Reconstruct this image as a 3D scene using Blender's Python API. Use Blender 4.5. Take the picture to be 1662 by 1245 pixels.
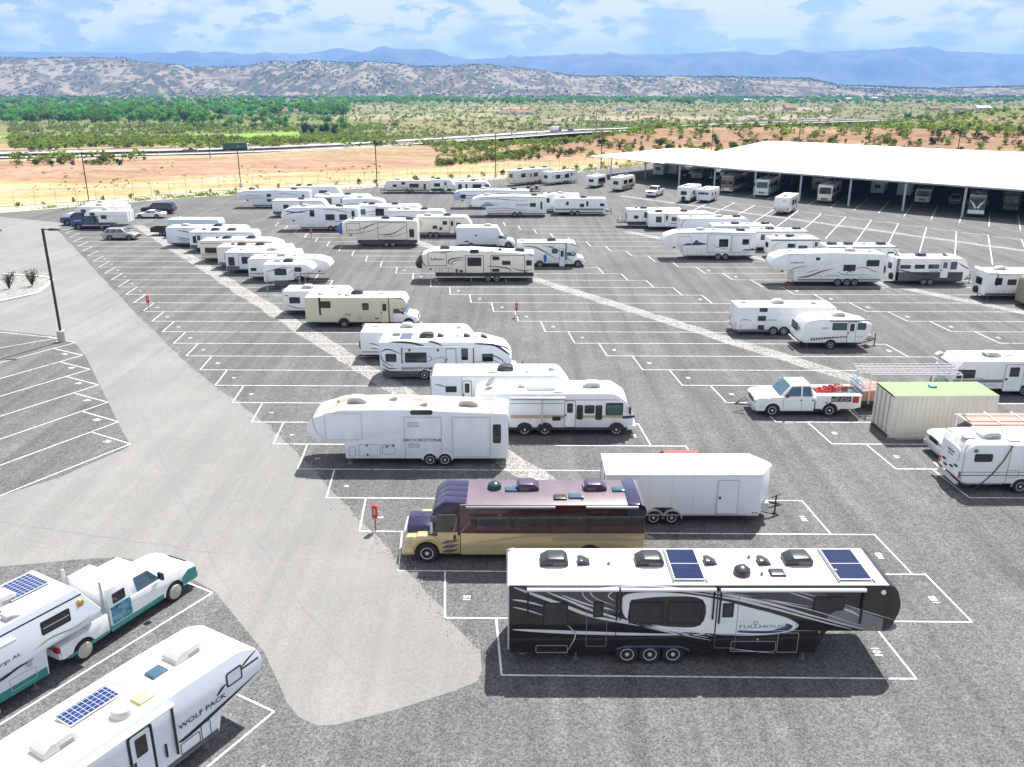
import bpy, bmesh, math, random
import numpy as np
from mathutils import Vector, Matrix, noise as mnoise
random.seed(7)
R = math.radians
SC = bpy.context.scene
for o in list(bpy.data.objects): bpy.data.objects.remove(o)

# ------------------------------------------------------------------ camera
cd = bpy.data.cameras.new('camera'); cam = bpy.data.objects.new('camera', cd)
SC.collection.objects.link(cam)
cam.location = (0, 0, 19.24); cam.rotation_euler = (R(90 - 18.95), 0, 0)
cd.sensor_fit = 'HORIZONTAL'; cd.sensor_width = 36; cd.lens = 36 * 1400 / 1662
cd.clip_start = .5; cd.clip_end = 60000
SC.camera = cam
# ------------------------------------------------------------------ sky + sun
SUN_EL, SUN_AZ = R(59), R(25)          # azimuth clockwise from +Y
W = bpy.data.worlds.new('World'); SC.world = W; W.use_nodes = True
nt = W.node_tree; nd = nt.nodes; nd.clear()
def N(tree, t, **k):
    n = tree.nodes.new(t)
    for a, b in k.items():
        if hasattr(n, a): setattr(n, a, b)
        else: n.inputs[a].default_value = b
    return n
sky = N(nt, 'ShaderNodeTexSky'); sky.sky_type = 'NISHITA'; sky.sun_disc = False
sky.sun_elevation = SUN_EL; sky.sun_rotation = SUN_AZ; sky.air_density = 1.0; sky.dust_density = .25; sky.ozone_density = 3.0
tc = N(nt, 'ShaderNodeTexCoord'); sp = N(nt, 'ShaderNodeSeparateXYZ')
nt.links.new(tc.outputs['Generated'], sp.inputs[0])
def M(tree, op, a, b=None, clamp=False):
    n = tree.nodes.new('ShaderNodeMath'); n.operation = op; n.use_clamp = clamp
    for i, v in enumerate((a, b)):
        if v is None: continue
        if isinstance(v, (int, float)): n.inputs[i].default_value = v
        else: tree.links.new(v, n.inputs[i])
    return n.outputs[0]
# cumulus field over the whole sky dome
wmp = N(nt, 'ShaderNodeMapping'); wmp.inputs['Scale'].default_value = (1, 1, 2.7); nt.links.new(tc.outputs['Generated'], wmp.inputs[0]); cb = wmp
n1 = N(nt, 'ShaderNodeTexNoise'); n1.inputs['Scale'].default_value = 17; n1.inputs['Detail'].default_value = 10; n1.inputs['Roughness'].default_value = .60; n1.inputs['Distortion'].default_value = .1
nt.links.new(cb.outputs[0], n1.inputs['Vector'])
rp_ = N(nt, 'ShaderNodeValToRGB'); rp_.color_ramp.elements[0].position = .40; rp_.color_ramp.elements[1].position = .455
nt.links.new(n1.outputs['Fac'], rp_.inputs[0])
n2 = N(nt, 'ShaderNodeTexNoise'); n2.inputs['Scale'].default_value = 15; n2.inputs['Detail'].default_value = 6
nt.links.new(cb.outputs[0], n2.inputs['Vector'])
cr2 = N(nt, 'ShaderNodeValToRGB'); cr2.color_ramp.elements[0].color = (5.6, 7.0, 9.0, 1); cr2.color_ramp.elements[1].color = (10.4, 10.5, 10.7, 1)
cr2.color_ramp.elements[0].position = .38; cr2.color_ramp.elements[1].position = .52
nt.links.new(n2.outputs['Fac'], cr2.inputs[0])
mx = N(nt, 'ShaderNodeMixRGB'); 
fac = M(nt, 'MULTIPLY', rp_.outputs[0], .88)
nt.links.new(fac, mx.inputs[0]); nt.links.new(sky.outputs[0], mx.inputs[1]); nt.links.new(cr2.outputs[0], mx.inputs[2])
bg = N(nt, 'ShaderNodeBackground'); bg.inputs[1].default_value = .05
ow = N(nt, 'ShaderNodeOutputWorld')
nt.links.new(mx.outputs[0], bg.inputs[0]); nt.links.new(bg.outputs[0], ow.inputs[0])
sl = bpy.data.lights.new('sun', 'SUN'); sl.energy = 5.0; sl.angle = R(.5); sl.color = (1, .975, .94)
so = bpy.data.objects.new('sun', sl); SC.collection.objects.link(so)
so.rotation_euler = (math.pi / 2 - SUN_EL, 0, math.pi - SUN_AZ)
so.location = (40, 70, 120)
vs = SC.view_settings; vs.view_transform = 'Standard'; vs.look = 'None'; vs.gamma = 1; vs.use_curve_mapping = False
vs.exposure = 1.06
SC.render.engine = 'CYCLES'

# ------------------------------------------------------------------ helpers
COL = SC.collection
def link(o): COL.objects.link(o); return o
def tag(o, label=None, cat=None, group=None, kind=None):
    if label: o['label'] = label
    if cat: o['category'] = cat
    if group: o['group'] = group
    if kind: o['kind'] = kind
    return o
def empty(name, loc=(0, 0, 0), rz=0, parent=None):
    o = link(bpy.data.objects.new(name, None)); o.location = loc; o.rotation_euler = (0, 0, rz); o.empty_display_size = .3
    if parent: o.parent = parent
    return o
def fillet(pts, seg=4):
    """pts: (x,z,r) -> rounded polygon"""
    out = []; n = len(pts)
    for i in range(n):
        p = Vector(pts[i][:2]); r = pts[i][2] if len(pts[i]) > 2 else 0
        a = Vector(pts[i - 1][:2]); b = Vector(pts[(i + 1) % n][:2])
        if r <= 0: out.append((p.x, p.y)); continue
        u = (a - p); v = (b - p); lu, lv = u.length, v.length
        if lu < 1e-6 or lv < 1e-6: out.append((p.x, p.y)); continue
        u /= lu; v /= lv; ang = u.angle(v)
        if ang > math.pi - .05: out.append((p.x, p.y)); continue
        t = min(r / math.tan(ang / 2), lu * .48, lv * .48)
        p0 = p + u * t; p1 = p + v * t
        for k in range(seg + 1):
            s = k / seg
            q = p0 * (1 - s) ** 2 + p * 2 * s * (1 - s) + p1 * s * s
            out.append((q.x, q.y))
    return out
def rr(x0, z0, x1, z1, r=.06):
    if x0 > x1: x0, x1 = x1, x0
    if z0 > z1: z0, z1 = z1, z0
    r = min(r, (x1 - x0) * .45, (z1 - z0) * .45)
    return fillet([(x0, z0, r), (x1, z0, r), (x1, z1, r), (x0, z1, r)], 3)
class MB:
    def __init__(s): s.v = []; s.f = []; s.mi = []
    def add(s, vs, fs, mi=0):
        b = len(s.v); s.v += [tuple(v) for v in vs]; s.f += [tuple(b + i for i in f) for f in fs]; s.mi += [mi] * len(fs); return s
    def box(s, x0, y0, z0, x1, y1, z1, mi=0):
        return s.add([(x0, y0, z0), (x1, y0, z0), (x1, y1, z0), (x0, y1, z0), (x0, y0, z1), (x1, y0, z1), (x1, y1, z1), (x0, y1, z1)],
                     [(3, 2, 1, 0), (4, 5, 6, 7), (0, 1, 5, 4), (1, 2, 6, 5), (2, 3, 7, 6), (3, 0, 4, 7)], mi)
    def prism(s, poly, y0, y1, mi=0, taper=None):
        """extrude an (x,z) outline along y; taper(z)->inset of both sides"""
        n = len(poly); t = taper or (lambda z: 0)
        vs = [(x, y0 + t(z), z) for x, z in poly] + [(x, y1 - t(z), z) for x, z in poly]
        fs = [tuple(range(n)), tuple(range(2 * n - 1, n - 1, -1))] + [(i, i + n, (i + 1) % n + n, (i + 1) % n) for i in range(n)]
        return s.add(vs, fs, mi)
    def prismx(s, poly, x0, x1, mi=0):
        n = len(poly)
        vs = [(x0, y, z) for y, z in poly] + [(x1, y, z) for y, z in poly]
        fs = [tuple(range(n)), tuple(range(2 * n - 1, n - 1, -1))] + [(i, i + n, (i + 1) % n + n, (i + 1) % n) for i in range(n)]
        return s.add(vs, fs, mi)
    def prismz(s, poly, z0, z1, mi=0):
        n = len(poly)
        vs = [(x, y, z0) for x, y in poly] + [(x, y, z1) for x, y in poly]
        fs = [tuple(range(n)), tuple(range(2 * n - 1, n - 1, -1))] + [(i, i + n, (i + 1) % n + n, (i + 1) % n) for i in range(n)]
        return s.add(vs, fs, mi)
    def tube(s, p0, p1, r, seg=7, r1=None, mi=0):
        p0 = Vector(p0); p1 = Vector(p1); d = p1 - p0
        if d.length < 1e-6: return s
        q = d.to_track_quat('Z', 'Y'); r1 = r if r1 is None else r1; vs = []
        for p, rad in ((p0, r), (p1, r1)):
            for k in range(seg):
                a = 2 * math.pi * k / seg
                vs.append(p + q @ Vector((rad * math.cos(a), rad * math.sin(a), 0)))
        fs = [(k, (k + 1) % seg, (k + 1) % seg + seg, k + seg) for k in range(seg)] + [tuple(range(seg - 1, -1, -1)), tuple(range(seg, 2 * seg))]
        return s.add(vs, fs, mi)
    def path(s, pts, r, seg=6, mi=0):
        for a, b in zip(pts, pts[1:]): s.tube(a, b, r, seg, mi=mi)
        return s
    def lathe(s, prof, seg=16, axis='z', c=(0, 0, 0), mi=0):
        vs = []; n = len(prof)
        for r, h in prof:
            for k in range(seg):
                a = 2 * math.pi * k / seg; ca, sa = r * math.cos(a), r * math.sin(a)
                p = (ca, sa, h) if axis == 'z' else ((ca, h, sa) if axis == 'y' else (h, ca, sa))
                vs.append((p[0] + c[0], p[1] + c[1], p[2] + c[2]))
        fs = [(i * seg + k, i * seg + (k + 1) % seg, (i + 1) * seg + (k + 1) % seg, (i + 1) * seg + k) for i in range(n - 1) for k in range(seg)]
        fs += [tuple(range(seg)), tuple(range((n - 1) * seg, n * seg))]
        return s.add(vs, fs, mi)
    def mesh(s, name, mats, smooth=True, bevel=0, ang=35, recalc=True, seg=2):
        me = bpy.data.meshes.new(name); me.from_pydata(s.v, [], s.f)
        if not isinstance(mats, (list, tuple)): mats = [mats]
        for m in mats: me.materials.append(m)
        if len(mats) > 1: me.polygons.foreach_set('material_index', s.mi)
        if recalc or bevel:
            bm = bmesh.new(); bm.from_mesh(me)
            if recalc: bmesh.ops.recalc_face_normals(bm, faces=bm.faces)
            if bevel:
                es = [e for e in bm.edges if len(e.link_faces) == 2 and e.calc_face_angle(0) > R(ang)]
                bmesh.ops.bevel(bm, geom=es, offset=bevel, segments=seg, profile=.5, affect='EDGES', clamp_overlap=True)
            bm.to_mesh(me); bm.free()
        if smooth:
            me.shade_smooth()
            try: me.set_sharp_from_angle(angle=R(32))
            except Exception: pass
        return me
    def build(s, name, mats, parent=None, **k):
        o = link(bpy.data.objects.new(name, s.mesh(name, mats, **k)))
        if parent: o.parent = parent
        return o
def inst(name, me, parent=None, loc=(0, 0, 0), rz=0, sc=None):
    o = link(bpy.data.objects.new(name, me)); o.location = loc; o.rotation_euler = (0, 0, rz)
    if sc: o.scale = sc if isinstance(sc, tuple) else (sc,) * 3
    if parent: o.parent = parent
    return o

# ------------------------------------------------------------------ materials
MATS = {}
def mat(name, col, rough=.5, metal=0, var=.12, scale=3., bump=0, bscale=40., spec=.5, coat=0, col2=None, stretch=None, coords='Object', thr=None, detail=5, rand=0):
    if name in MATS: return MATS[name]
    m = bpy.data.materials.new(name); m.use_nodes = True; t = m.node_tree; b = t.nodes['Principled BSDF']
    b.inputs['Roughness'].default_value = rough; b.inputs['Metallic'].default_value = metal
    b.inputs['Specular IOR Level'].default_value = spec; b.inputs['Coat Weight'].default_value = coat
    tc = N(t, 'ShaderNodeTexCoord'); mp = N(t, 'ShaderNodeMapping'); t.links.new(tc.outputs[coords], mp.inputs[0])
    if stretch: mp.inputs['Scale'].default_value = stretch
    no = N(t, 'ShaderNodeTexNoise'); no.inputs['Scale'].default_value = scale; no.inputs['Detail'].default_value = detail; no.inputs['Roughness'].default_value = .65
    t.links.new(mp.outputs[0], no.inputs['Vector'])
    cr = N(t, 'ShaderNodeValToRGB')
    lo, hi = thr or (.3, .7)
    cr.color_ramp.elements[0].position = lo; cr.color_ramp.elements[1].position = hi
    c2 = col2 or tuple(c * (1 - var) for c in col)
    cr.color_ramp.elements[0].color = (*c2, 1); cr.color_ramp.elements[1].color = (*col, 1)
    t.links.new(no.outputs['Fac'], cr.inputs[0]); out = cr.outputs[0]
    if rand:
        oi = N(t, 'ShaderNodeObjectInfo'); hs = N(t, 'ShaderNodeHueSaturation')
        t.links.new(M(t, 'ADD', M(t, 'MULTIPLY', oi.outputs['Random'], .06 * rand), .5 - .03 * rand), hs.inputs['Hue'])
        t.links.new(M(t, 'ADD', M(t, 'MULTIPLY', oi.outputs['Random'], .7 * rand), 1 - .35 * rand), hs.inputs['Value'])
        t.links.new(out, hs.inputs['Color']); out = hs.outputs[0]
    t.links.new(out, b.inputs['Base Color'])
    if bump:
        nb = N(t, 'ShaderNodeTexNoise'); nb.inputs['Scale'].default_value = bscale; nb.inputs['Detail'].default_value = 4
        t.links.new(mp.outputs[0], nb.inputs['Vector']); bp = N(t, 'ShaderNodeBump'); bp.inputs['Strength'].default_value = bump; bp.inputs['Distance'].default_value = .02
        t.links.new(nb.outputs['Fac'], bp.inputs['Height']); t.links.new(bp.outputs[0], b.inputs['Normal'])
    MATS[name] = m; return m
V4 = (.5, .5, .08)
white = mat('white_gelcoat', (.86, .87, .88), .28, var=.11, scale=1.3, stretch=(1, 1, .25), coat=.2)
white2 = mat('white_corrugated', (.83, .85, .87), .38, var=.14, scale=1.7, stretch=(1, 1, .25))
cream = mat('cream_gelcoat', (.80, .77, .68), .35, var=.08, scale=1.5, stretch=(1, 1, .25))
beige = mat('beige_gelcoat', (.68, .63, .48), .35, var=.07, scale=1.4, stretch=(1, 1, .25))
greyw = mat('pale_grey_gelcoat', (.76, .80, .86), .32, var=.11, scale=1.4, stretch=(1, 1, .25), coat=.2)
blueg = mat('blue_grey_gelcoat', (.42, .50, .60), .3, var=.06, coat=.2)
roofm = mat('roof_membrane', (.62, .62, .60), .6, var=.45, scale=.9, thr=(.28, .5), detail=8)
roofdirty = mat('stained_roof_membrane', (.52, .49, .45), .65, col2=(.27, .18, .13), scale=.8, thr=(.34, .60), detail=8)
black = mat('black_trim', (.015, .016, .018), .35, var=.3)
blackgc = mat('black_gelcoat', (.022, .020, .019), .16, var=.25, coat=.6)
darkgc = mat('charcoal_gelcoat', (.075, .078, .082), .2, var=.15, coat=.5)
midg = mat('mid_grey_graphic', (.20, .21, .22), .35, var=.1)
rubber = mat('tyre_rubber', (.022, .022, .023), .8, var=.4, scale=9)
alloy = mat('alloy_rim', (.72, .73, .75), .3, metal=.25, var=.15, scale=6)
steelw = mat('white_steel_rim', (.72, .73, .74), .35, var=.1)
chassis = mat('chassis_black', (.03, .03, .032), .7, var=.4)
glass = mat('dark_tinted_glass', (.018, .022, .026), .06, var=.3, spec=.8)
glassb = mat('blue_tinted_glass', (.05, .11, .16), .05, var=.3, spec=.9)
glassg = mat('green_tinted_glass', (.03, .10, .08), .05, var=.3, spec=.9)
alu = mat('aluminium_trim', (.60, .61, .62), .35, metal=.6, var=.1)
navyp = mat('navy_graphic', (.03, .06, .14), .3, var=.1)
bluecap = mat('blue_front_cap', (.02, .11, .38), .2, var=.15, coat=.5)
redp = mat('red_paint', (.55, .03, .03), .4, var=.15)
redl = mat('red_lens', (.5, .02, .02), .2, var=.1)
amber = mat('amber_lens', (.8, .25, .02), .25, var=.1)
tan = mat('tan_graphic', (.45, .36, .24), .4, var=.1)
brownp = mat('maroon_metallic', (.078, .022, .022), .14, var=.2, coat=.7, scale=1.2)
goldp = mat('gold_metallic', (.62, .49, .26), .24, metal=.25, var=.12, coat=.6)
purple = mat('violet_metallic', (.020, .012, .060), .16, metal=.2, var=.2, coat=.7)
mauve = mat('mauve_roof_paint', (.150, .110, .130), .4, var=.3, scale=1.3, detail=8)
teal = mat('teal_paint', (.0, .22, .20), .25, var=.1, coat=.4)
bluep = mat('blue_truck_paint', (.01, .05, .16), .2, var=.15, coat=.7)
navyc = mat('navy_truck_paint', (.008, .014, .045), .2, var=.15, coat=.7)
silver = mat('silver_beige_paint', (.42, .41, .37), .28, metal=.4, var=.08, coat=.6)
bronze = mat('bronze_coach_paint', (.22, .15, .10), .3, var=.15, coat=.5)
greenbus = mat('green_coach_paint', (.03, .09, .08), .3, var=.15, coat=.5)
maroon = mat('maroon_graphic', (.16, .04, .06), .35, var=.1)
lightblue = mat('pale_blue_graphic', (.30, .45, .66), .35, var=.1)
acblk = mat('black_plastic_shroud', (.03, .033, .036), .3, var=.2)
acwht = mat('white_plastic_shroud', (.46, .46, .44), .45, var=.08)
canvas = mat('tan_canvas_cover', (.32, .28, .20), .85, var=.35, scale=5, bump=.6, bscale=6)
contn = mat('container_beige_steel', (.74, .70, .60), .5, col2=(.64, .60, .50), scale=2, stretch=(1, 1, .2))
controof = mat('container_pale_green_roof', (.17, .31, .095), .55, var=.1)
concrete = mat('concrete', (.50, .48, .45), .85, var=.2, scale=6, bump=.3)
polem = mat('dark_bronze_pole', (.03, .027, .025), .45, var=.2)
galv = mat('galvanised_steel', (.45, .46, .47), .45, metal=.5, var=.15)
redtarp = mat('faded_red_tarp', (.46, .26, .21), .75, var=.35, scale=6, bump=.6, bscale=12)
def solar_mat(nm='solar_cells', mort=(.40, .44, .5, 1), ms=.008, k=.7):
    m = bpy.data.materials.new(nm); m.use_nodes = True; t = m.node_tree; b = t.nodes['Principled BSDF']
    tc = N(t, 'ShaderNodeTexCoord'); br = N(t, 'ShaderNodeTexBrick'); br.offset = 0; br.squash = 1
    br.inputs['Color1'].default_value = (.012 * k, .03 * k, .13 * k, 1); br.inputs['Color2'].default_value = (.016 * k, .04 * k, .17 * k, 1); br.inputs['Mortar'].default_value = mort
    br.inputs['Scale'].default_value = 1; br.inputs['Mortar Size'].default_value = ms; br.inputs['Brick Width'].default_value = .16; br.inputs['Row Height'].default_value = .16
    t.links.new(tc.outputs['Object'], br.inputs['Vector']); t.links.new(br.outputs[0], b.inputs['Base Color']); b.inputs['Roughness'].default_value = .12
    return m
solarm = solar_mat(); solard = solar_mat('dark_solar_cells', (.02, .03, .07, 1), .003, .35)

def leafmat(name, col, col2, scale=3, rand=0, thr=(.3, .7)):
    m = mat(name, col, .8, col2=col2, scale=scale, spec=.15, rand=rand, thr=thr); t = m.node_tree; b = t.nodes['Principled BSDF']
    src = b.inputs['Base Color'].links[0].from_socket; tr = t.nodes.new('ShaderNodeBsdfTranslucent'); mx = t.nodes.new('ShaderNodeMixShader'); mx.inputs[0].default_value = .45
    g = t.nodes.new('ShaderNodeMixRGB'); g.blend_type = 'MULTIPLY'; g.inputs[0].default_value = 1; g.inputs[2].default_value = (1.25, 1.3, .7, 1); t.links.new(src, g.inputs[1]); t.links.new(g.outputs[0], tr.inputs[0])
    out = [n for n in t.nodes if n.type == 'OUTPUT_MATERIAL'][0]; t.links.new(b.outputs[0], mx.inputs[1]); t.links.new(tr.outputs[0], mx.inputs[2]); t.links.new(mx.outputs[0], out.inputs[0]); return m
# ================================================================== GROUND, LOT, ROAD
def ss(a, b, x):
    t = min(1, max(0, (x - a) / (b - a))); return t * t * (3 - 2 * t)
def pl(pts, x):
    if x <= pts[0][0]:
        (x0, y0), (x1, y1) = pts[0], pts[1]
    elif x >= pts[-1][0]:
        (x0, y0), (x1, y1) = pts[-2], pts[-1]
    else:
        for (x0, y0), (x1, y1) in zip(pts, pts[1:]):
            if x0 <= x <= x1: break
    return y0 + (y1 - y0) * (x - x0) / (x1 - x0)
FENCE = [(-175, 110), (-130, 128), (-86.6, 147.6), (-75.4, 157), (-59.4, 171.4), (-28.6, 187.4), (-3.8, 203.7), (14.4, 219.5), (22, 228.3), (60, 266), (120, 262), (200, 215), (260, 150)]
def fence_y(x): return pl(FENCE, x)
HW = [(-260, 330), (-165, 357), (-120, 372), (-85, 398), (-62, 418), (-28, 462), (5, 500), (26, 535), (70, 565), (95, 585), (165, 650), (270, 720), (420, 800)]
def hw_y(x):
    if x < -260: return 330 + (x + 260) * .2
    return pl(HW, min(x, 900))
def fbm(x, y, s, o=4): return mnoise.fractal(Vector((x / s, y / s, 3.7)), 1.0, 2.0, o)
MESA = [(-4200, 215), (-2650, 150), (-1900, 153), (-1720, 128), (-1580, 110), (-1330, 112), (-1200, 132), (-800, 136), (-600, 128), (-400, 112), (-280, 116), (-100, 122), (60, 108), (300, 72), (700, 68), (1450, 62), (1620, 30), (2100, 14), (2700, 30), (4500, 60)]
def terrain_z(x, y):
    fy = fence_y(x); d = y - fy
    if d < 6: return -.07
    z = -.07 - 5.2 * ss(6, 130, d) - 11.5 * ss(330, 760, y)
    rgt = ss(-25, 60, x)
    z += rgt * 8.0 * ss(6, 70, d) * (1 - ss(330, 470, y))
    z += 1.6 * ss(235, 262, y) * (1 - ss(268, 290, y)) * (1 - ss(-120, -60, x))          # red berm
    z += 17 * math.exp(-((x - 330) / 120) ** 2 - ((y - 560) / 120) ** 2)
    if d > 40: z += fbm(x, y, 60) * 1.1 * ss(40, 120, d)
    hy = hw_y(x); w = math.exp(-((y - hy) / 24) ** 4) if x < 430 else 0
    z = z * (1 - w) + (-6.4) * w
    if y > 900:
        hill = pl(MESA, x * 4500 / max(y, 3600)) + 14
        f = ss(3500, 4480, y + 120 * fbm(x * 2.2, 7, 260, 4))
        gul = fbm(x * 2.2, y * .6, 330, 5)
        f2 = min(1, max(0, f + gul * .20 * ss(3400, 3800, y) * (1 - ss(4300, 4700, y))))
        f2 = min(1, f2 * 1.12) ** .8
        z += f2 * hill + (2.5 * ss(1800, 3000, y)) * fbm(x, y, 200)
        z -= 120 * ss(5200, 6500, y)
    return z
def lin(r, g, b): return tuple(((c / 255) / 12.92 if c < 11 else ((c / 255 + .055) / 1.055) ** 2.4) for c in (r, g, b))
def mixc(a, b, t): return tuple(a[i] * (1 - t) + b[i] * t for i in range(3))
GOLD, PINK, DIRT = (.46, .37, .20), (.46, .365, .255), (.33, .22, .15)
SCRUB, GRASS, FIELD, PLAIN, MESAC, MESAD = (.30, .23, .14), (.13, .16, .055), (.20, .34, .06), (.42, .34, .20), (.30, .255, .20), (.105, .09, .07)
def in_field(x, y):
    t = x / max(y, 1); return (t < -.42 and 585 < y < 700) or (-.41 < t < -.235 and 575 - (t + .41) * 60 < y < 690 + (t + .41) * 420)
def terrain_c(x, y):
    fy = fence_y(x); d = y - fy; n = fbm(x, y, 35); n2 = fbm(x + 900, y, 12)
    c = mixc(PINK, GOLD, ss(-.25, .35, n + .35 * math.sin(d / 14)))
    c = mixc(c, (.38, .26, .13), ss(.0, .5, n2) * .55)
    c = mixc(c, DIRT, ss(232, 256, y + 10 * n)) if x < -10 else mixc(c, (.26, .165, .11), ss(8, 40, d + 14 * n) * ss(-10, 30, x) + (1 - ss(-10, 30, x)) * ss(232, 256, y + 10 * n))
    c = mixc(c, SCRUB, ss(300, 340, y))
    if y > 1900: c = mixc(c, (.22, .21, .12), .7 * ss(1900, 2200, y))
    if abs(y - hw_y(x)) < 40: c = mixc(c, (.38, .31, .23), .8)
    t = x / max(y, 1)
    g = ss(430, 640, y + 60 * n) * (1 - .75 * ss(-.12, .05, t) * (1 - ss(.05, .3, t)))
    c = mixc(c, mixc(GRASS, SCRUB, .5 + .5 * n2), g * .85)
    if t < -.05: c = mixc(c, mixc((.15, .19, .07), SCRUB, max(0, .5 * n2 + .2)), ss(-.08, -.22, t) * ss(395, 450, y + 20 * n))
    if t > -.1: c = mixc(c, mixc((.13, .155, .055), (.27, .205, .14), max(0, min(1, .22 + 1.2 * n))), ss(430, 480, y) * ss(-.1, .05, t) * .85)
    if in_field(x, y): c = FIELD
    if y > 900: c = mixc(c, GRASS, .85 * ss(900, 1100, y) * (1 - ss(-.1, 0, t)))
    if y > 1000 and -.2 < t < .02: c = mixc(c, mixc((.32, .28, .18), (.17, .19, .085), ss(-.25, .15, fbm(x * .3, y, 90))), ss(1000, 1150, y) * (1 - ss(1900, 2300, y)))
    if y > 900 and .04 < t < .36: c = mixc(c, (.36, .29, .24), ss(.05, .3, fbm(x * .25, y, 110))  * ss(900, 1000, y + 100 * n) * (1 - ss(1900, 2200, y)) * .8)
    if y > 2300:
        m = ss(2300, 3100, y); s = fbm(x, y, 120, 5)
        base = mixc(mixc((.30, .28, .17), MESAC, ss(2800, 3500, y)), MESAD, ss(-.2, .3, s) * .8)
        base = mixc(base, MESAD, .75 * ss(4150, 4450, y))
        c = mixc(c, base, m)
    return c
def build_terrain():
    ys = list(np.concatenate([np.linspace(-60, 140, 12), np.linspace(146, 640, 150), np.geomspace(646, 2900, 80), np.linspace(2940, 4900, 110), np.geomspace(5000, 7200, 12)]))
    ts = np.linspace(-.95, .95, 330)
    v = []; f = []; cs = []
    for y in ys:
        for t in ts:
            x = t * (y + 110); v.append((x, y, terrain_z(x, y))); cs.append(terrain_c(x, y))
    n = len(ts)
    for i in range(len(ys) - 1):
        for j in range(n - 1):
            a = i * n + j; f.append((a, a + 1, a + n + 1, a + n))
    me = bpy.data.meshes.new('terrain'); me.from_pydata(v, [], f)
    ca = me.color_attributes.new('Col', 'FLOAT_COLOR', 'POINT')
    ca.data.foreach_set('color', np.concatenate([np.array(cs), np.ones((len(cs), 1))], 1).astype(np.float32).ravel())
    me.shade_smooth()
    m = bpy.data.materials.new('desert_ground'); m.use_nodes = True; t = m.node_tree; b = t.nodes['Principled BSDF']
    b.inputs['Roughness'].default_value = .95; b.inputs['Specular IOR Level'].default_value = .1
    at = N(t, 'ShaderNodeAttribute'); at.attribute_name = 'Col'; tc = N(t, 'ShaderNodeTexCoord')
    n1 = N(t, 'ShaderNodeTexNoise'); n1.inputs['Scale'].default_value = .35; n1.inputs['Detail'].default_value = 8; n1.inputs['Roughness'].default_value = .7
    t.links.new(tc.outputs['Object'], n1.inputs['Vector'])
    cr = N(t, 'ShaderNodeValToRGB'); cr.color_ramp.elements[0].position = .3; cr.color_ramp.elements[1].position = .7
    cr.color_ramp.elements[0].color = (.60, .60, .58, 1); cr.color_ramp.elements[1].color = (1.25, 1.22, 1.18, 1)
    t.links.new(n1.outputs['Fac'], cr.inputs[0])
    n0 = N(t, 'ShaderNodeTexNoise'); n0.inputs['Scale'].default_value = .07; n0.inputs['Detail'].default_value = 6; n0.inputs['Roughness'].default_value = .7; smp = N(t, 'ShaderNodeMapping'); smp.inputs['Scale'].default_value = (.45, 1.6, 1); t.links.new(tc.outputs['Object'], smp.inputs[0]); t.links.new(smp.outputs[0], n0.inputs['Vector'])
    c0 = N(t, 'ShaderNodeValToRGB'); c0.color_ramp.elements[0].position = .32; c0.color_ramp.elements[1].position = .66; c0.color_ramp.elements[0].color = (.70, .62, .56, 1); c0.color_ramp.elements[1].color = (1.12, 1.13, 1.14, 1); t.links.new(n0.outputs['Fac'], c0.inputs[0])
    m0 = N(t, 'ShaderNodeMixRGB', blend_type='MULTIPLY'); m0.inputs[0].default_value = 1; t.links.new(at.outputs['Color'], m0.inputs[1]); t.links.new(c0.outputs[0], m0.inputs[2])
    mm = N(t, 'ShaderNodeMixRGB', blend_type='MULTIPLY'); mm.inputs[0].default_value = 1
    t.links.new(m0.outputs[0], mm.inputs[1]); t.links.new(cr.outputs[0], mm.inputs[2])
    # far juniper speckle on the mesas, too far to tell apart
    vo = N(t, 'ShaderNodeTexVoronoi'); vo.inputs['Scale'].default_value = .05; vmp = N(t, 'ShaderNodeMapping'); vmp.inputs['Scale'].default_value = (1, .3, 1); t.links.new(tc.outputs['Object'], vmp.inputs[0]); t.links.new(vmp.outputs[0], vo.inputs['Vector'])
    nz = N(t, 'ShaderNodeTexNoise'); nz.inputs['Scale'].default_value = .006; nz.inputs['Detail'].default_value = 5; t.links.new(vmp.outputs[0], nz.inputs['Vector'])
    sx = N(t, 'ShaderNodeSeparateXYZ'); t.links.new(tc.outputs['Object'], sx.inputs[0])
    far = M(t, 'MULTIPLY', M(t, 'SUBTRACT', sx.outputs[1], 2300.), .0012, True)
    thr = M(t, 'ADD', M(t, 'MULTIPLY', nz.outputs['Fac'], 1.1), .0)
    sp = M(t, 'MULTIPLY', M(t, 'MULTIPLY', M(t, 'SUBTRACT', thr, vo.outputs['Distance']), 9., True), far)
    m2 = N(t, 'ShaderNodeMixRGB'); m2.inputs[2].default_value = (.055, .06, .035, 1)
    t.links.new(M(t, 'MULTIPLY', sp, .9), m2.inputs[0]); t.links.new(mm.outputs[0], m2.inputs[1])
    t.links.new(m2.outputs[0], b.inputs['Base Color'])
    me.materials.append(m)
    o = link(bpy.data.objects.new('terrain', me)); tag(o, kind='structure')
build_terrain()
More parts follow.
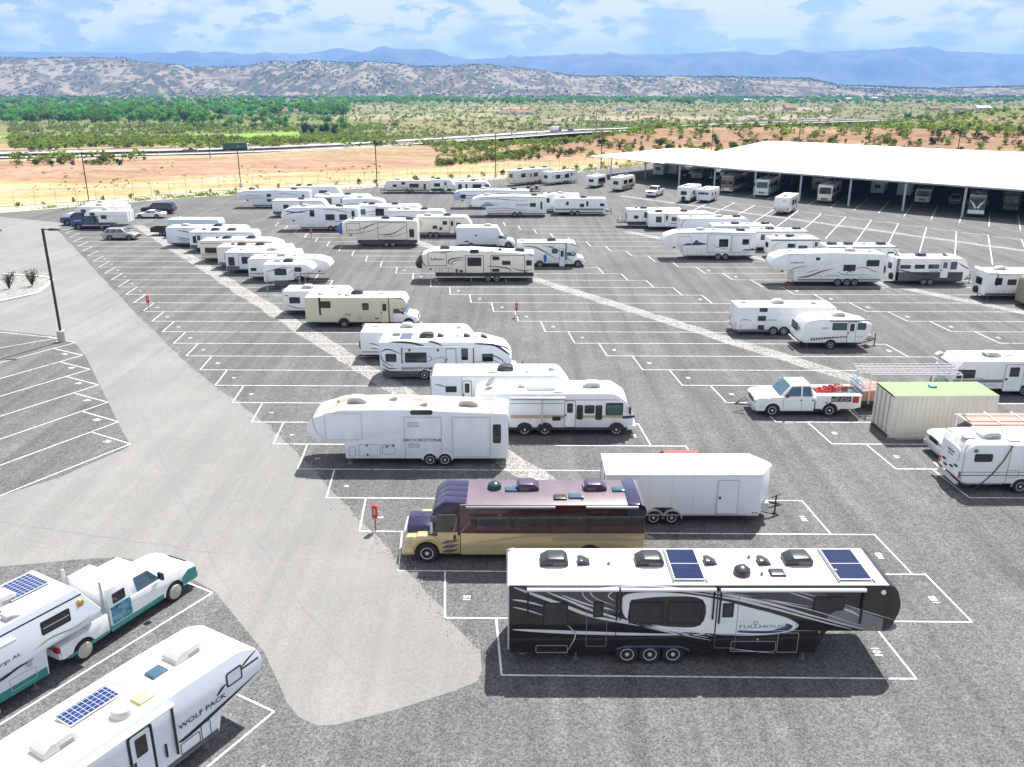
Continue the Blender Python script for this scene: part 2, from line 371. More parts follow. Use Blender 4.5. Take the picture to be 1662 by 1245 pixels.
# mountains on the skyline
def mountains():
    m = mat('forested_mountain_rock', (.16, .15, .12), .95, col2=(.06, .075, .06), scale=.004, spec=.1, detail=9)
    prof = [(-9000, 470), (-6150, 445), (-4700, 430), (-3700, 445), (-3300, 415), (-2700, 425), (-2250, 500), (-1850, 425), (-1350, 470), (-1150, 470), (-580, 360), (-100, 380), (880, 420), (1800, 395), (2300, 415), (2650, 445), (3050, 445), (3250, 405), (3900, 430), (4600, 455), (5200, 462), (5700, 455), (6300, 430), (7300, 435), (10500, 450)]
    nx, ny = 300, 34; v = []; f = []
    for i in range(ny):
        for j in range(nx):
            x = -10500 + 21000 * j / (nx - 1); y = 9300 + 4200 * i / (ny - 1)
            rise = ss(9300, 12300, y + 700 * fbm(x, y, 900, 4)); top = pl(prof, x * 12000 / y) + 10 * fbm(x, 0, 130, 4)
            low = 1 - .45 * (1 - ss(10200, 11600, y + 900 * fbm(x + 5000, y, 1500, 3))) 
            v.append((x, y, -70 + (top + 90) * rise * low + fbm(x, y, 420, 5) * 70 * (1 - ss(11500, 12300, y)) * ss(9300, 9900, y)))
    for i in range(ny - 1):
        for j in range(nx - 1):
            a = i * nx + j; f.append((a, a + 1, a + nx + 1, a + nx))
    me = bpy.data.meshes.new('mountains'); me.from_pydata(v, [], f); me.shade_smooth(); me.materials.append(m)
    tag(link(bpy.data.objects.new('mountains', me)), kind='structure')
mountains()

def ground_mat(name, c1, c2, c3, speck=1.0, sscale=26, blotch=.11, bump=.5, tracks=0, chips=()):
    m = bpy.data.materials.new(name); m.use_nodes = True; t = m.node_tree; b = t.nodes['Principled BSDF']
    b.inputs['Roughness'].default_value = .9; b.inputs['Specular IOR Level'].default_value = .2
    tc = N(t, 'ShaderNodeTexCoord')
    def noise(s, d=6, r=.6):
        n = N(t, 'ShaderNodeTexNoise'); n.inputs['Scale'].default_value = s; n.inputs['Detail'].default_value = d; n.inputs['Roughness'].default_value = r
        t.links.new(tc.outputs['Object'], n.inputs['Vector']); return n.outputs['Fac']
    def ramp(f, a, b_, ca, cb):
        r = N(t, 'ShaderNodeValToRGB'); r.color_ramp.elements[0].position = a; r.color_ramp.elements[1].position = b_
        r.color_ramp.elements[0].color = (*ca, 1); r.color_ramp.elements[1].color = (*cb, 1); t.links.new(f, r.inputs[0]); return r.outputs[0]
    base = ramp(noise(blotch, 6, .62), .35, .68, c1, c2)
    dusty = ramp(noise(blotch * 2.3 + .07, 7, .7), .56, .76, (0, 0, 0), (1, 1, 1))
    mx = N(t, 'ShaderNodeMixRGB'); t.links.new(M(t, 'MULTIPLY', dusty, .55), mx.inputs[0]); t.links.new(base, mx.inputs[1]); mx.inputs[2].default_value = (*c3, 1)
    sp = ramp(noise(sscale, 3, .8), .30, .70, (1 - .55 * speck,) * 3, (1 + .5 * speck,) * 3)
    sp2 = ramp(noise(sscale * .3, 3, .75), .3, .7, (1 - .2 * speck,) * 3, (1 + .2 * speck,) * 3)
    m1 = N(t, 'ShaderNodeMixRGB', blend_type='MULTIPLY'); m1.inputs[0].default_value = 1; t.links.new(mx.outputs[0], m1.inputs[1]); t.links.new(sp, m1.inputs[2])
    m3 = N(t, 'ShaderNodeMixRGB', blend_type='MULTIPLY'); m3.inputs[0].default_value = 1; t.links.new(m1.outputs[0], m3.inputs[1]); t.links.new(sp2, m3.inputs[2])
    last = m3.outputs[0]
    for vs_, k_ in chips:   # loose chips: one tone per pebble-sized cell
        vr = N(t, 'ShaderNodeTexVoronoi'); vr.inputs['Scale'].default_value = vs_; t.links.new(tc.outputs['Object'], vr.inputs['Vector'])
        sx_ = N(t, 'ShaderNodeSeparateColor'); t.links.new(vr.outputs['Color'], sx_.inputs[0])
        r = ramp(sx_.outputs[0], .05, .95, (1 - .75 * k_,) * 3, (1 + .85 * k_,) * 3); q = N(t, 'ShaderNodeMixRGB', blend_type='MULTIPLY'); q.inputs[0].default_value = 1; t.links.new(last, q.inputs[1]); t.links.new(r, q.inputs[2]); last = q.outputs[0]
    if tracks:   # wheel paths worn along the aisles, and old oil drips
        mp = N(t, 'ShaderNodeMapping'); mp.inputs['Rotation'].default_value = (0, 0, R(-32.9)); mp.inputs['Scale'].default_value = (.9, .035, 1); t.links.new(tc.outputs['Object'], mp.inputs[0])
        mp.vector_type = 'POINT'; n = N(t, 'ShaderNodeTexNoise'); n.inputs['Scale'].default_value = 1.0; n.inputs['Detail'].default_value = 5; n.inputs['Roughness'].default_value = .6; n.inputs['Distortion'].default_value = .4; t.links.new(mp.outputs[0], n.inputs['Vector'])
        for f, a, b_, lo, hi in ((n.outputs['Fac'], .35, .65, 1 - .45 * tracks, 1 + .40 * tracks), (noise(.75, 4, .5), .24, .36, 1 - .55 * tracks, 1)):
            r = ramp(f, a, b_, (lo,) * 3, (hi,) * 3); q = N(t, 'ShaderNodeMixRGB', blend_type='MULTIPLY'); q.inputs[0].default_value = 1; t.links.new(last, q.inputs[1]); t.links.new(r, q.inputs[2]); last = q.outputs[0]
    t.links.new(last, b.inputs['Base Color'])
    if bump:
        bp = N(t, 'ShaderNodeBump'); bp.inputs['Strength'].default_value = bump; bp.inputs['Distance'].default_value = .02
        t.links.new(noise(sscale * 1.3, 3), bp.inputs['Height']); t.links.new(bp.outputs[0], b.inputs['Normal'])
    return m
asph = ground_mat('chip_seal_asphalt', (.095, .0935, .091), (.122, .120, .117), (.195, .19, .182), .45, 11, tracks=.42, chips=((19, .48), (8.5, .12)))
roadm = ground_mat('pale_road_surface', (.185, .180, .170), (.215, .209, .197), (.24, .233, .22), .2, 18, .12, .15, tracks=.16, chips=((16, .10),))
gravm = ground_mat('pale_gravel', (.20, .193, .18), (.265, .256, .24), (.30, .29, .27), .8, 9, .5, .8, chips=((12, .6),))
hwm = ground_mat('highway_concrete', (.40, .39, .37), (.46, .45, .43), (.5, .49, .46), .2, 2, .02, 0)
def sheet(name, poly, z, m, parent=None, kind='structure'):
    mb = MB(); mb.add([(x, y, z) for x, y in poly], [tuple(range(len(poly)))])
    me = mb.mesh(name, m, smooth=False, recalc=False)
    bm = bmesh.new(); bm.from_mesh(me); bmesh.ops.triangulate(bm, faces=bm.faces); 
    for f in bm.faces:
        if f.normal.z < 0: f.normal_flip()
    bm.to_mesh(me); bm.free()
    o = link(bpy.data.objects.new(name, me))
    if parent: o.parent = parent
    elif kind: o['kind'] = kind
    return o
def smooth_poly(pts, seg=5): return fillet([(x, y, r) for x, y, r in pts], seg)
def jag(a, b, n, amp, rnd):
    return [(a[0] + (b[0] - a[0]) * i / n + rnd.uniform(-amp, amp), a[1] + (b[1] - a[1]) * i / n + rnd.uniform(-amp, amp)) for i in range(n + 1)]
rnd = random.Random(3)
lotpoly = [(x, fence_y(x) - 9.5) for x in (-130, -86, -75, -59, -29, -4, 14, 22, 60, 120, 200)] + [(260, 40), (120, -40), (-120, -40), (-160, 60)]
lot = sheet('parking_lot', lotpoly, 0, asph)
edgeR = [(-1.13, 26.2), (-6.4, 35.1), (-14.6, 48.2), (-23.3, 59.6), (-33, 74.2), (-64.2, 122.5)]
jr = [edgeR[0]]
for a, b in zip(edgeR, edgeR[1:]): jr += jag(a, b, 16, .10, rnd)[1:]
roadpoly = jr + [(-67, 130), (-83, 138), (-128, 116), (-150, 60), (-130, 20), (-60, 20), (-21.7, 32.1), (-20.3, 32.35), (-18.4, 32.75), (-16.8, 32.8), (-15, 32.3), (-13.6, 31.4), (-12, 30.2), (-8.9, 26.2), (-7.4, 23.5), (-6.9, 22.85), (-6.2, 22.45), (-5.6, 22.5), (-3.8, 23.2), (-2, 24.1), (-1.2, 24.6), (-1.05, 25.2)]
road = sheet('access_road', roadpoly, .004, roadm)
leftblk = smooth_poly([(-42.99, 69.8, .3), (-37.5, 68.0, .5), (-35.0, 66.3, 1.5), (-32.2, 62.3, .5), (-23.2, 47.6, 1), (-21.6, 45.1, 1), (-23.6, 41, 2), (-27, 37.0, 2), (-45, 26, 2), (-70, 60, 1)])
lb = sheet('parking_bay', leftblk, .008, asph)
# dark seams and cracks in the pale road
seamm = mat('tar_seam', (.20, .195, .19), .9, var=.3)
def ribbon(name, pts, w, z, m, parent, taper=False):
    v = []; n = len(pts)
    for i, p in enumerate(pts):
        a = Vector(pts[max(0, i - 1)]); b = Vector(pts[min(n - 1, i + 1)]); d = (b - a).normalized(); nn = Vector((-d.y, d.x))
        ww = w * (1 if not taper else (.3 + .7 * math.sin(math.pi * (i + .3) / (n - .4))))
        v += [(p[0] + nn.x * ww / 2, p[1] + nn.y * ww / 2, z), (p[0] - nn.x * ww / 2, p[1] - nn.y * ww / 2, z)]
    f = [(2 * i, 2 * i + 1, 2 * i + 3, 2 * i + 2) for i in range(n - 1)]
    me = bpy.data.meshes.new(name); me.from_pydata(v, [], f); me.materials.append(m)
    o = link(bpy.data.objects.new(name, me)); o.parent = parent; return o
for a, b, w in (((-34.6, 64.6), (-25.9, 68.4), .10), ((-20.5, 45.5), (-29, 60.5), .05), ((-29, 60.5), (-38.5, 76), .05), ((-11, 29.5), (-20.5, 45.5), .04), ((-41, 74), (-46.5, 88), .06), ((-52, 97), (-42.5, 92.5), .05), ((-5.5, 25), (-12.5, 36), .035), ((-24, 36), (-12, 33), .04)):
    ribbon('road_seam', jag(a, b, 14, .12, rnd), w, .008, seamm, road, True)
# gravel strips between the stall rows
stones = []
def gravel_strip(cx0, y0, y1, w, nm):
    L = []; Rr = []
    k = int((y1 - y0) / 1.2)
    for i in range(k + 1):
        y = y0 + (y1 - y0) * i / k; x = cx0 - .648 * (y - y0)
        L.append((x - w / 2 + rnd.uniform(-.16, .16), y)); Rr.append((x + w / 2 + rnd.uniform(-.16, .16), y))
        if y < 95:
            for _ in range(int(26 * (1 if y < 70 else .5))): stones.append((x + rnd.gauss(0, w * .33), y + rnd.uniform(-.6, .6)))
    v = [(x, y, .006) for x, y in L] + [(x, y, .006) for x, y in Rr]; n = len(L)
    me = bpy.data.meshes.new(nm); me.from_pydata(v, [], [(i, i + n, i + n + 1, i + 1) for i in range(n - 1)]); me.materials.append(gravm)
    tag(link(bpy.data.objects.new(nm, me)), kind='structure')
gravel_strip(5.4, 34.5, 128, 1.9, 'gravel_strip')
gravel_strip(29.0, 49, 137, 1.9, 'gravel_strip')
gravel_strip(63.6, 49, 122, 1.7, 'gravel_strip')
# gravel strip of the angled row by the canopy
v = []
for i, (x, y) in enumerate(jag((20.4, 164.4), (75, 92), 60, .25, rnd)): v += [(x - .55, y - .4, .006), (x + .55, y + .4, .006)]
me = bpy.data.meshes.new('gravel_strip'); me.from_pydata(v, [], [(2 * i, 2 * i + 1, 2 * i + 3, 2 * i + 2) for i in range(60)]); me.materials.append(gravm)
tag(link(bpy.data.objects.new('gravel_strip', me)), kind='structure')
mb = MB()
stm = mat('pale_stone', (.36, .345, .32), .9, var=.35, scale=2)
def stone(mb, x, y, z, s, rd):
    a = rd.uniform(0, 6.28); vs = []
    for k in range(4):
        an = a + k * 1.57; vs.append((x + math.cos(an) * s * rd.uniform(.6, 1.1), y + math.sin(an) * s * rd.uniform(.6, 1.1), z))
    vs.append((x + rd.uniform(-.2, .2) * s, y, z + s * rd.uniform(.5, .9)))
    mb.add(vs, [(0, 1, 4), (1, 2, 4), (2, 3, 4), (3, 0, 4)])
for a_, b_ in zip(edgeR, edgeR[1:]):
    for _ in range(420):
        q_ = rnd.random(); stones.append((a_[0] + (b_[0] - a_[0]) * q_ + rnd.gauss(-.05, .28), a_[1] + (b_[1] - a_[1]) * q_ + rnd.gauss(0, .2)))
for x, y in stones: stone(mb, x, y, .002, rnd.uniform(.03, .075), rnd)
for _ in range(900):   # loose chips over the near lot
    x = rnd.uniform(-8, 24); y = rnd.uniform(20, 48); stone(mb, x, y, 0, rnd.uniform(.01, .028), rnd)
tag(mb.build('gravel_stones', stm, smooth=False, recalc=False), 'pale loose gravel stones along the strips between stall rows', 'gravel', kind='stuff')
# ---------------- painted stall lines
paint = mat('worn_white_road_paint', (.72, .72, .70), .75, col2=(.26, .255, .25), scale=4.5, thr=(.33, .50), coords='Object', detail=9)
paintmesh = MB().add([(0, -.5, 0), (1, -.5, 0), (1, .5, 0), (0, .5, 0)], [(0, 1, 2, 3)]).mesh('stall_line', paint, smooth=False, recalc=False)
def wpaint():
    m = paint.copy(); m.name = 'worn_white_road_paint_world'; t = m.node_tree
    g = [n for n in t.nodes if n.type == 'TEX_COORD'][0]; mp = [n for n in t.nodes if n.type == 'MAPPING'][0]
    ge = t.nodes.new('ShaderNodeNewGeometry'); t.links.new(ge.outputs['Position'], mp.inputs[0]); return m
paint = wpaint(); paintmesh.materials[0] = paint
def line(a, b, parent=lot, w=.074, z=.011):
    d = Vector(b) - Vector(a)
    return inst('stall_line', paintmesh, parent, (a[0], a[1], z), math.atan2(d.y, d.x), (d.length, w, 1))
TXT = {}
def text_mesh(s, m, extr=0, bold=0):
    k = (s, m.name, bold)
    if k in TXT: return TXT[k]
    c = bpy.data.curves.new('t', 'FONT'); c.body = s; c.align_x = 'CENTER'; c.align_y = 'CENTER'; c.resolution_u = 2; c.extrude = extr; c.offset = bold
    o = bpy.data.objects.new('t', c); COL.objects.link(o); bpy.context.view_layer.update()
    me = bpy.data.meshes.new_from_object(o); bpy.data.objects.remove(o); bpy.data.curves.remove(c)
    me.materials.clear(); me.materials.append(m); TXT[k] = me; return me
def number(s, x, y, rz, sz=.38, parent=lot, z=.011):
    return inst('stall_number', text_mesh(s, paint, 0, .03), parent, (x, y, z), rz, sz)
def lat(i): return (-2.57 - 2.21 * i, 28.36 + 3.41 * i)
for i in range(-1, 29):
    x, y = lat(i); xr = x + 21.5
    if i == 0: xr = 17.5
    if i == -1: xr = 13.9
    xe = max(xr, {0: 13.65, 1: 17.25}.get(i, xr + 1.96)) if i > -1 else xr
    line((x, y), (xe, y - .014 * (xe - x)))
    if i < 28:
        yr = y - .014 * (xr - x)
        line((x, y), (x - .25, y + 3.41)); line((xr, yr), (xr - .25, yr + 3.45))
        if i < 22: number(str(1 + i if i > 0 else 51 + i), x + .75, y + 1.35 if i < 6 else y + 1.6, -math.pi / 2)
        if i < 17: number(str(102 + i), xr - .75, yr + 1.5, math.pi / 2)
for x0, i0, i1, num in ((29.3, 3, 30, 80), (63.1, 5, 30, 140)):
    for i in range(i0, i1):
        x, y = x0 - 2.21 * i, lat(i)[1]; xr = x + 22.7
        line((x, y), (xr + 1.9, y - .012 * (xr + 1.9 - x)))
        line((x, y), (x - .3, y + 3.41)); line((xr, y - .28), (xr - .3, y + 3.1))
        if i < 20: number(str(num + i), x + .7, y + 1.6, -math.pi / 2)
        if i < 16: number(str(num + 30 + i), xr - .8, y + 1.3, math.pi / 2)
# angled row by the canopy and under it
for k in range(-8, 10):
    bx, by = 57.64 + 2.62 * k, 129.5 - 3.55 * k
    line((bx, by), (bx - 10.4, by - 20.9), w=.11); line((bx, by), (bx - 2.62, by + 3.55 - 1.3), w=.11)
for k in range(-11, 10):
    bx, by = 61.83 + 2.62 * k, 137.26 - 3.55 * k
    line((bx, by), (bx + 9, by + 17), w=.11)
# left bay stalls (set at sixty degrees)
ca, sa = math.cos(R(60.5)), math.sin(R(60.5))
for k in range(-1, 6):
    x, y = -32.6 + 2.17 * k, 62.6 - 3.44 * k
    line((x, y), (x - 11 * ca, y - 11 * sa), lb, z=.015); line((x, y), (x - 3.0, y + 1.75), lb, z=.015)
    number(str(24 + k), x - 1.5, y + .35, R(-30), .44, lb, .015)
line((-37.0, 67.4), (-43, 69.3), lb, z=.015); line((-36.9, 67.3), (-44.5, 60.5), lb, z=.015)
for k in range(0, 4):
    x, y = -12.05 + 2.15 * k, 30.1 - 3.5 * k
    line((x, y), (x - 14 * ca, y - 14 * sa)); line((x, y), (x - 1.9, y + 1.1))
# ---------------- kerbed island
isl = smooth_poly([(-75, 88, 2), (-55.4, 92.6, 4), (-48.4, 90.6, 4), (-46.6, 83, 3), (-50, 76.5, 3), (-75, 66, 2)], 7)
mb = MB(); n = len(isl); c0 = Vector((-56, 84))
inn = [tuple(Vector(p) + (c0 - Vector(p)).normalized() * .3) for p in isl]
for a, h in ((isl, 0), (isl, .15), (inn, .15), (inn, .02)): mb.v += [(x, y, h) for x, y in a]
for r in range(3): mb.f += [(r * n + i, r * n + (i + 1) % n, (r + 1) * n + (i + 1) % n, (r + 1) * n + i) for i in range(n)]; mb.mi += [0] * n
kerb = mb.build('kerb', mat('kerb_concrete', (.62, .61, .58), .85, var=.15), smooth=False); tag(kerb, kind='structure')
sheet('island_gravel', inn, .07, gravm)
# verge of pale dirt between lot and fence
vp = [(x, fence_y(x) - 9.6) for x, _ in FENCE[1:9]] + [(x, fence_y(x) + 4) for x, _ in FENCE[8:0:-1]]
VG = sheet('verge', vp, .012, mat('pale_dirt_verge', (.52, .42, .30), .95, col2=(.34, .29, .20), scale=.5, coords='Object', detail=8, bump=.5, bscale=6))
# ================================================================== VEHICLE KIT
WH = {}
def wheel_meshes(r, w, style='alloy'):
    k = (round(r, 3), round(w, 3), style)
    if k in WH: return WH[k]
    ty = MB().lathe([(r * .58, 0), (r * .93, 0), (r, w * .18), (r, w * .82), (r * .93, w), (r * .58, w)], 20, 'y').mesh('wheel', rubber)
    m = {'alloy': alloy, 'white': steelw, 'cover': mat('tan_wheel_cover', (.52, .49, .42), .8, var=.3, scale=9, bump=.6, bscale=14)}[style]
    mb = MB()
    if style == 'cover':
        mb.lathe([(r * .74, .01), (r * .7, -.03), (r * .3, -.05), (.01, -.05)], 18, 'y')
    else:
        mb.lathe([(r * .60, .02), (r * .60, -.012), (r * .54, -.012), (r * .48, .035), (r * .2, .01), (r * .16, -.02), (.01, -.02)], 18, 'y')
        for i in range(6):
            a = i * math.pi / 3; mb.lathe([(r * .085, .03), (r * .085, .012), (.005, .012)], 6, 'y', (math.cos(a) * r * .36, 0, math.sin(a) * r * .36), 1)
    ri = mb.mesh('rim', [m, black]); WH[k] = (ty, ri); return WH[k]
def add_wheel(parent, x, r, w=.24, y=-.035, far=None, style='alloy'):
    ty, ri = wheel_meshes(r, w, style)
    o = inst('wheel', ty, parent, (x, y, r)); inst('rim', ri, o)
    if far is not None:
        q = inst('wheel', ty, parent, (x, far - y, r)); q.rotation_euler = (0, 0, math.pi); inst('rim', ri, q)
SHARE = {}
def shared(key, fn):
    if key not in SHARE: SHARE[key] = fn()
    return SHARE[key]
def ac_mesh(m):
    def f():
        prof = fillet([(-.48, 0, 0), (.5, 0, 0), (.5, .2, .05), (.36, .33, .1), (-.2, .33, .15), (-.48, .16, .08)], 3)
        mb = MB().prism(prof, -.34, .34); 
        return mb.mesh('air_conditioner', m, bevel=.05)
    return shared(('ac', m.name), f)
def grille_mesh():
    def f():
        mb = MB()
        for i in range(4): mb.box(-.03, -.27, .03 + i * .042, 0, .27, .055 + i * .042)
        for sg in (-1, 1):
            for i in range(3): mb.box(-.55, sg * .335 - .012, .04 + i * .045, -.15, sg * .335 + .012, .062 + i * .045)
        return mb.mesh('grille', midg)
    return shared('grille', f)
def vent_mesh(m):
    return shared(('vent', m.name), lambda: MB().prism(fillet([(-.22, 0), (.22, 0), (.22, .06, .02), (-.05, .2, .08), (-.22, .2, .04)], 3), -.21, .21).mesh('roof_vent', m, bevel=.03))
def hatch_mesh(m):
    return shared(('sky', m.name), lambda: MB().prism(fillet([(-.3, 0), (.3, 0), (.24, .1, .04), (-.24, .1, .04)], 3), -.22, .22).mesh('skylight', m, bevel=.03))
def dome_mesh(m):
    return shared(('dome', m.name), lambda: MB().lathe([(.30, 0), (.31, .1), (.27, .22), (.16, .3), (.01, .33)], 16).mesh('satellite_dome', m))
def catmull(pts, n=6):
    out = []; P = [pts[0]] + list(pts) + [pts[-1]]
    for i in range(1, len(P) - 2):
        p0, p1, p2, p3 = [Vector(q) for q in P[i - 1:i + 3]]
        for k in range(n):
            t = k / n
            out.append(.5 * ((2 * p1) + (p2 - p0) * t + (2 * p0 - 5 * p1 + 4 * p2 - p3) * t * t + (3 * p1 - p0 - 3 * p2 + p3) * t ** 3))
    out.append(Vector(pts[-1])); return out
NAMES = {'tt': 'travel_trailer', '5w': 'fifth_wheel_trailer', 'A': 'motorhome', 'C': 'motorhome'}
class RV:
    """RV seen from its camera-facing side: local x = left to right on that side, y = 0 is that side, z up."""
    def __init__(s, label, X, Y, L, H, kind='tt', front='R', W=2.45, body=None, roof=None, rz=0, mp=None, floor=.48, group=None, prof=None, name=None, cat=None, cap=None, skirt=None, bev=.05, axles=None, wr=.36, wstyle='alloy'):
        s.L, s.H, s.W, s.kind, s.front, s.floor = L, H, W, kind, front, floor
        s.body, s.roof = body or white, roof or roofm
        s.root = empty(name or NAMES.get(kind, 'travel_trailer'), (X, Y, 0), rz)
        tag(s.root, label, cat or {'tt': 'trailer', '5w': 'trailer', 'A': 'motorhome', 'C': 'motorhome'}.get(kind, 'trailer'), group)
        s.mp = mp; h = H; f = floor
        P = prof
        if P is None:
            if kind == 'tt': P = [(0, f, .06), (0, h, .14), (L - .75, h, .6), (L - .02, h * .60, .55), (L - .05, h * .42, .3), (L - .55, f, .12)]
            elif kind == 'flat': P = [(0, f, .05), (0, h, .1), (L - .25, h, .15), (L, h * .78, .2), (L, h * .5, .1), (L - .35, f, .1)]
            elif kind == '5w': P = [(0, f, .08), (0, h * .955, .14), (L * .45, h, .8), (L - 1.5, h * .975, .8), (L - .30, h * .85, .55), (L, h * .60, .4), (L - .40, h * .475, .22), (L - 2.35, h * .455, .12), (L - 2.5, f, .1)]
            elif kind == 'A': P = [(0, f, .1), (0, h, .25), (L - .55, h, .5), (L - .02, h * .56, .3), (L, f + .2, .12), (L - .08, f - .08, .05)]
            elif kind == 'C': P = [(0, f, .06), (0, h, .12), (L - 1.15, h, .5), (L - .85, h * .76, .35), (L - 1.0, h * .66, .15), (L - 1.85, h * .62, .06), (L - 2.05, h * .60, .05), (L - 2.1, f, .04)]
        s.prof0 = P
        poly = fillet([(p[0], p[1], p[2] if len(p) > 2 else 0) for p in P], 5)
        s.poly = [(s.fx(x), z) for x, z in poly]
        mb = MB().prism(s.poly, 0, W)
        me = mb.mesh('body', s.body, bevel=bev, ang=28)
        s.split(me)
        # running gear
        if kind != 'none':
            x0, x1 = (.3, L - 2.7) if kind in ('5w',) else ((.3, L - 2.2) if kind == 'C' else (.3, L - .6))
            c = MB().box(min(s.fx(x0), s.fx(x1)), .35, f - .16, max(s.fx(x0), s.fx(x1)), W - .35, f + .02); c.build('chassis', chassis, s.root, smooth=False)
        if axles is not None:
            for a in axles: add_wheel(s.root, a * L, wr, far=W, style=wstyle)
            s.arches([a * L for a in axles], wr + .055, black)
    def fx(s, x): return x if s.front == 'R' else s.L - x
    def split(s, me):
        bm = bmesh.new(); bm.from_mesh(me); top = s.H * .62
        fr = [f for f in bm.faces if f.normal.z > .42 and f.calc_center_median().z > top]
        sel = set(f.index for f in fr)
        for nm, keep, m in (('body', False, s.body), ('roof', True, s.roof)):
            b2 = bm.copy(); b2.faces.ensure_lookup_table()
            bmesh.ops.delete(b2, geom=[f for f in b2.faces if (f.index in sel) != keep], context='FACES')
            m2 = bpy.data.meshes.new(nm); b2.to_mesh(m2); b2.free(); m2.materials.append(m); m2.shade_smooth(); m2.set_sharp_from_angle(angle=R(32))
            o = link(bpy.data.objects.new(nm, m2)); o.parent = s.root
            if nm == 'body': s.bodyo = o
            else: s.roofo = o
        bm.free()
    def P(s, x, y):
        if s.mp is None: return (x, y)
        xl, xr, yb, yr = s.mp
        return ((x - xl) / (xr - xl) * s.L, (yb - y) / (yb - yr) * s.H)
    def ztop(s, x):
        z = s.H; best = 0; n = len(s.poly)
        for i in range(n):
            (x0, z0), (x1, z1) = s.poly[i], s.poly[(i + 1) % n]
            if min(x0, x1) <= x <= max(x0, x1) and abs(x1 - x0) > 1e-6: best = max(best, z0 + (z1 - z0) * (x - x0) / (x1 - x0))
        return best or z
    def plate(s, nm, poly, m, out=.02, parent=None, y=0): return MB().prism(poly, y - out, y + .012).build(nm, m, parent or s.root)
    def win(s, x0, y0, x1, y1, r=.07, frame=None, pane=None, fw=.045, off=0, bars=0, nm='window'):
        (a, b), (c, d) = s.P(x0, y0), s.P(x1, y1); a, c = min(a, c), max(a, c); b, d = min(b, d), max(b, d)
        fr = s.plate(nm, rr(a, b, c, d, r), frame or black, .018 + off)
        s.plate('pane', rr(a + fw, b + fw, c - fw, d - fw, r * .8), pane or glass, .024 + off, fr)
        for i in range(bars):
            xx = a + (c - a) * (i + 1) / (bars + 1); s.plate('mullion', rr(xx - .02, b + fw, xx + .02, d - fw, .005), frame or black, .028 + off, fr)
        return fr
    def frame(s, nm, x0, y0, x1, y1, m, w=.04, r=.05, out=.012, y=0):
        (a, b), (c, d) = s.P(x0, y0), s.P(x1, y1); a, c = min(a, c), max(a, c); b, d = min(b, d), max(b, d)
        po = rr(a, b, c, d, r); pi = rr(a + w, b + w, c - w, d - w, max(.01, r - w * .5)); n = len(po); mb = MB()
        mb.v = [(x, y - out, z) for x, z in po] + [(x, y - out, z) for x, z in pi] + [(x, y + .01, z) for x, z in po] + [(x, y + .01, z) for x, z in pi]
        for i in range(n):
            j = (i + 1) % n; mb.f += [(i, j, n + j, n + i), (i, 2 * n + i, 2 * n + j, j), (n + i, n + j, 3 * n + j, 3 * n + i)]
        mb.mi = [0] * len(mb.f); return mb.build(nm, m, s.root)
    def slide(s, x0, y0, x1, y1, m=None, trim=None, out=.05):
        (a, b), (c, d) = s.P(x0, y0), s.P(x1, y1)
        o = MB().prism(rr(a, b, c, d, .02), -out, .01).build('slide_out', m or s.body, s.root, bevel=.012)
        mp, s.mp = s.mp, None; f = s.frame('slide_trim', min(a, c) - .05, min(b, d) - .05, max(a, c) + .05, max(b, d) + .05, trim or black, .055, .03, .02); s.mp = mp; f.parent = o
        return o
    def door(s, x0, y0, x1, y1, m=None, trim=None, pane=True, off=0, solid=False):
        (a, b), (c, d) = s.P(x0, y0), s.P(x1, y1); a, c = min(a, c), max(a, c); b, d = min(b, d), max(b, d)
        o = MB().prism(rr(a, b, c, d, .1), -.016 - off, .01).build('door', trim or black, s.root)
        q = MB().prism(rr(a + .035, b + .035, c - .035, d - .035, .08), -.026 - off, .0).build('door_panel', m or s.body, o)
        w = c - a; hh = d - b
        if pane: MB().prism(rr(a + w * .24, b + hh * .55, c - w * .24, d - hh * .10, .05), -.034 - off, 0).build('door_window', glass, o)
        MB().box(a + w * .08, -.055 - off, b + hh * .42, a + w * .17, -.02 - off, b + hh * .5).build('door_handle', black, o, smooth=False)
        return o
    def sw(s, pts, w, m, off=.007, nm='graphic', taper=1):
        q = catmull([s.P(*p) for p in pts]); n = len(q); v = []
        for i, p in enumerate(q):
            d = (q[min(n - 1, i + 1)] - q[max(0, i - 1)]); d = d.normalized() if d.length > 1e-6 else Vector((1, 0)); nn = Vector((-d.y, d.x))
            t = i / (n - 1); ww = w * (.12 + .88 * math.sin(math.pi * min(1, max(0, t)) ** .8)) if taper else w
            for sgn in (1, -1): v.append((p.x + nn.x * ww / 2 * sgn, -off, p.y + nn.y * ww / 2 * sgn))
        me = bpy.data.meshes.new(nm); me.from_pydata(v, [], [(2 * i, 2 * i + 1, 2 * i + 3, 2 * i + 2) for i in range(n - 1)]); me.materials.append(m)
        o = link(bpy.data.objects.new(nm, me)); o.parent = s.root; return o
    def area(s, pts, m, off=.005, nm='graphic', smooth=True):
        q = [s.P(*p) for p in pts]
        if smooth: q = [tuple(p) for p in catmull(q + [q[0]], 4)[:-1]]
        n = len(q); mb = MB(); mb.add([(x, -off, z) for x, z in q], [tuple(range(n))])
        me = mb.mesh(nm, m, smooth=False, recalc=False); bm = bmesh.new(); bm.from_mesh(me); bmesh.ops.triangulate(bm, faces=bm.faces); bm.to_mesh(me); bm.free()
        o = link(bpy.data.objects.new(nm, me)); o.parent = s.root; return o
    def band(s, x0, y0, x1, y1, m, off=.004): return s.area([(x0, y0), (x1, y0), (x1, y1), (x0, y1)], m, off, 'stripe', False)
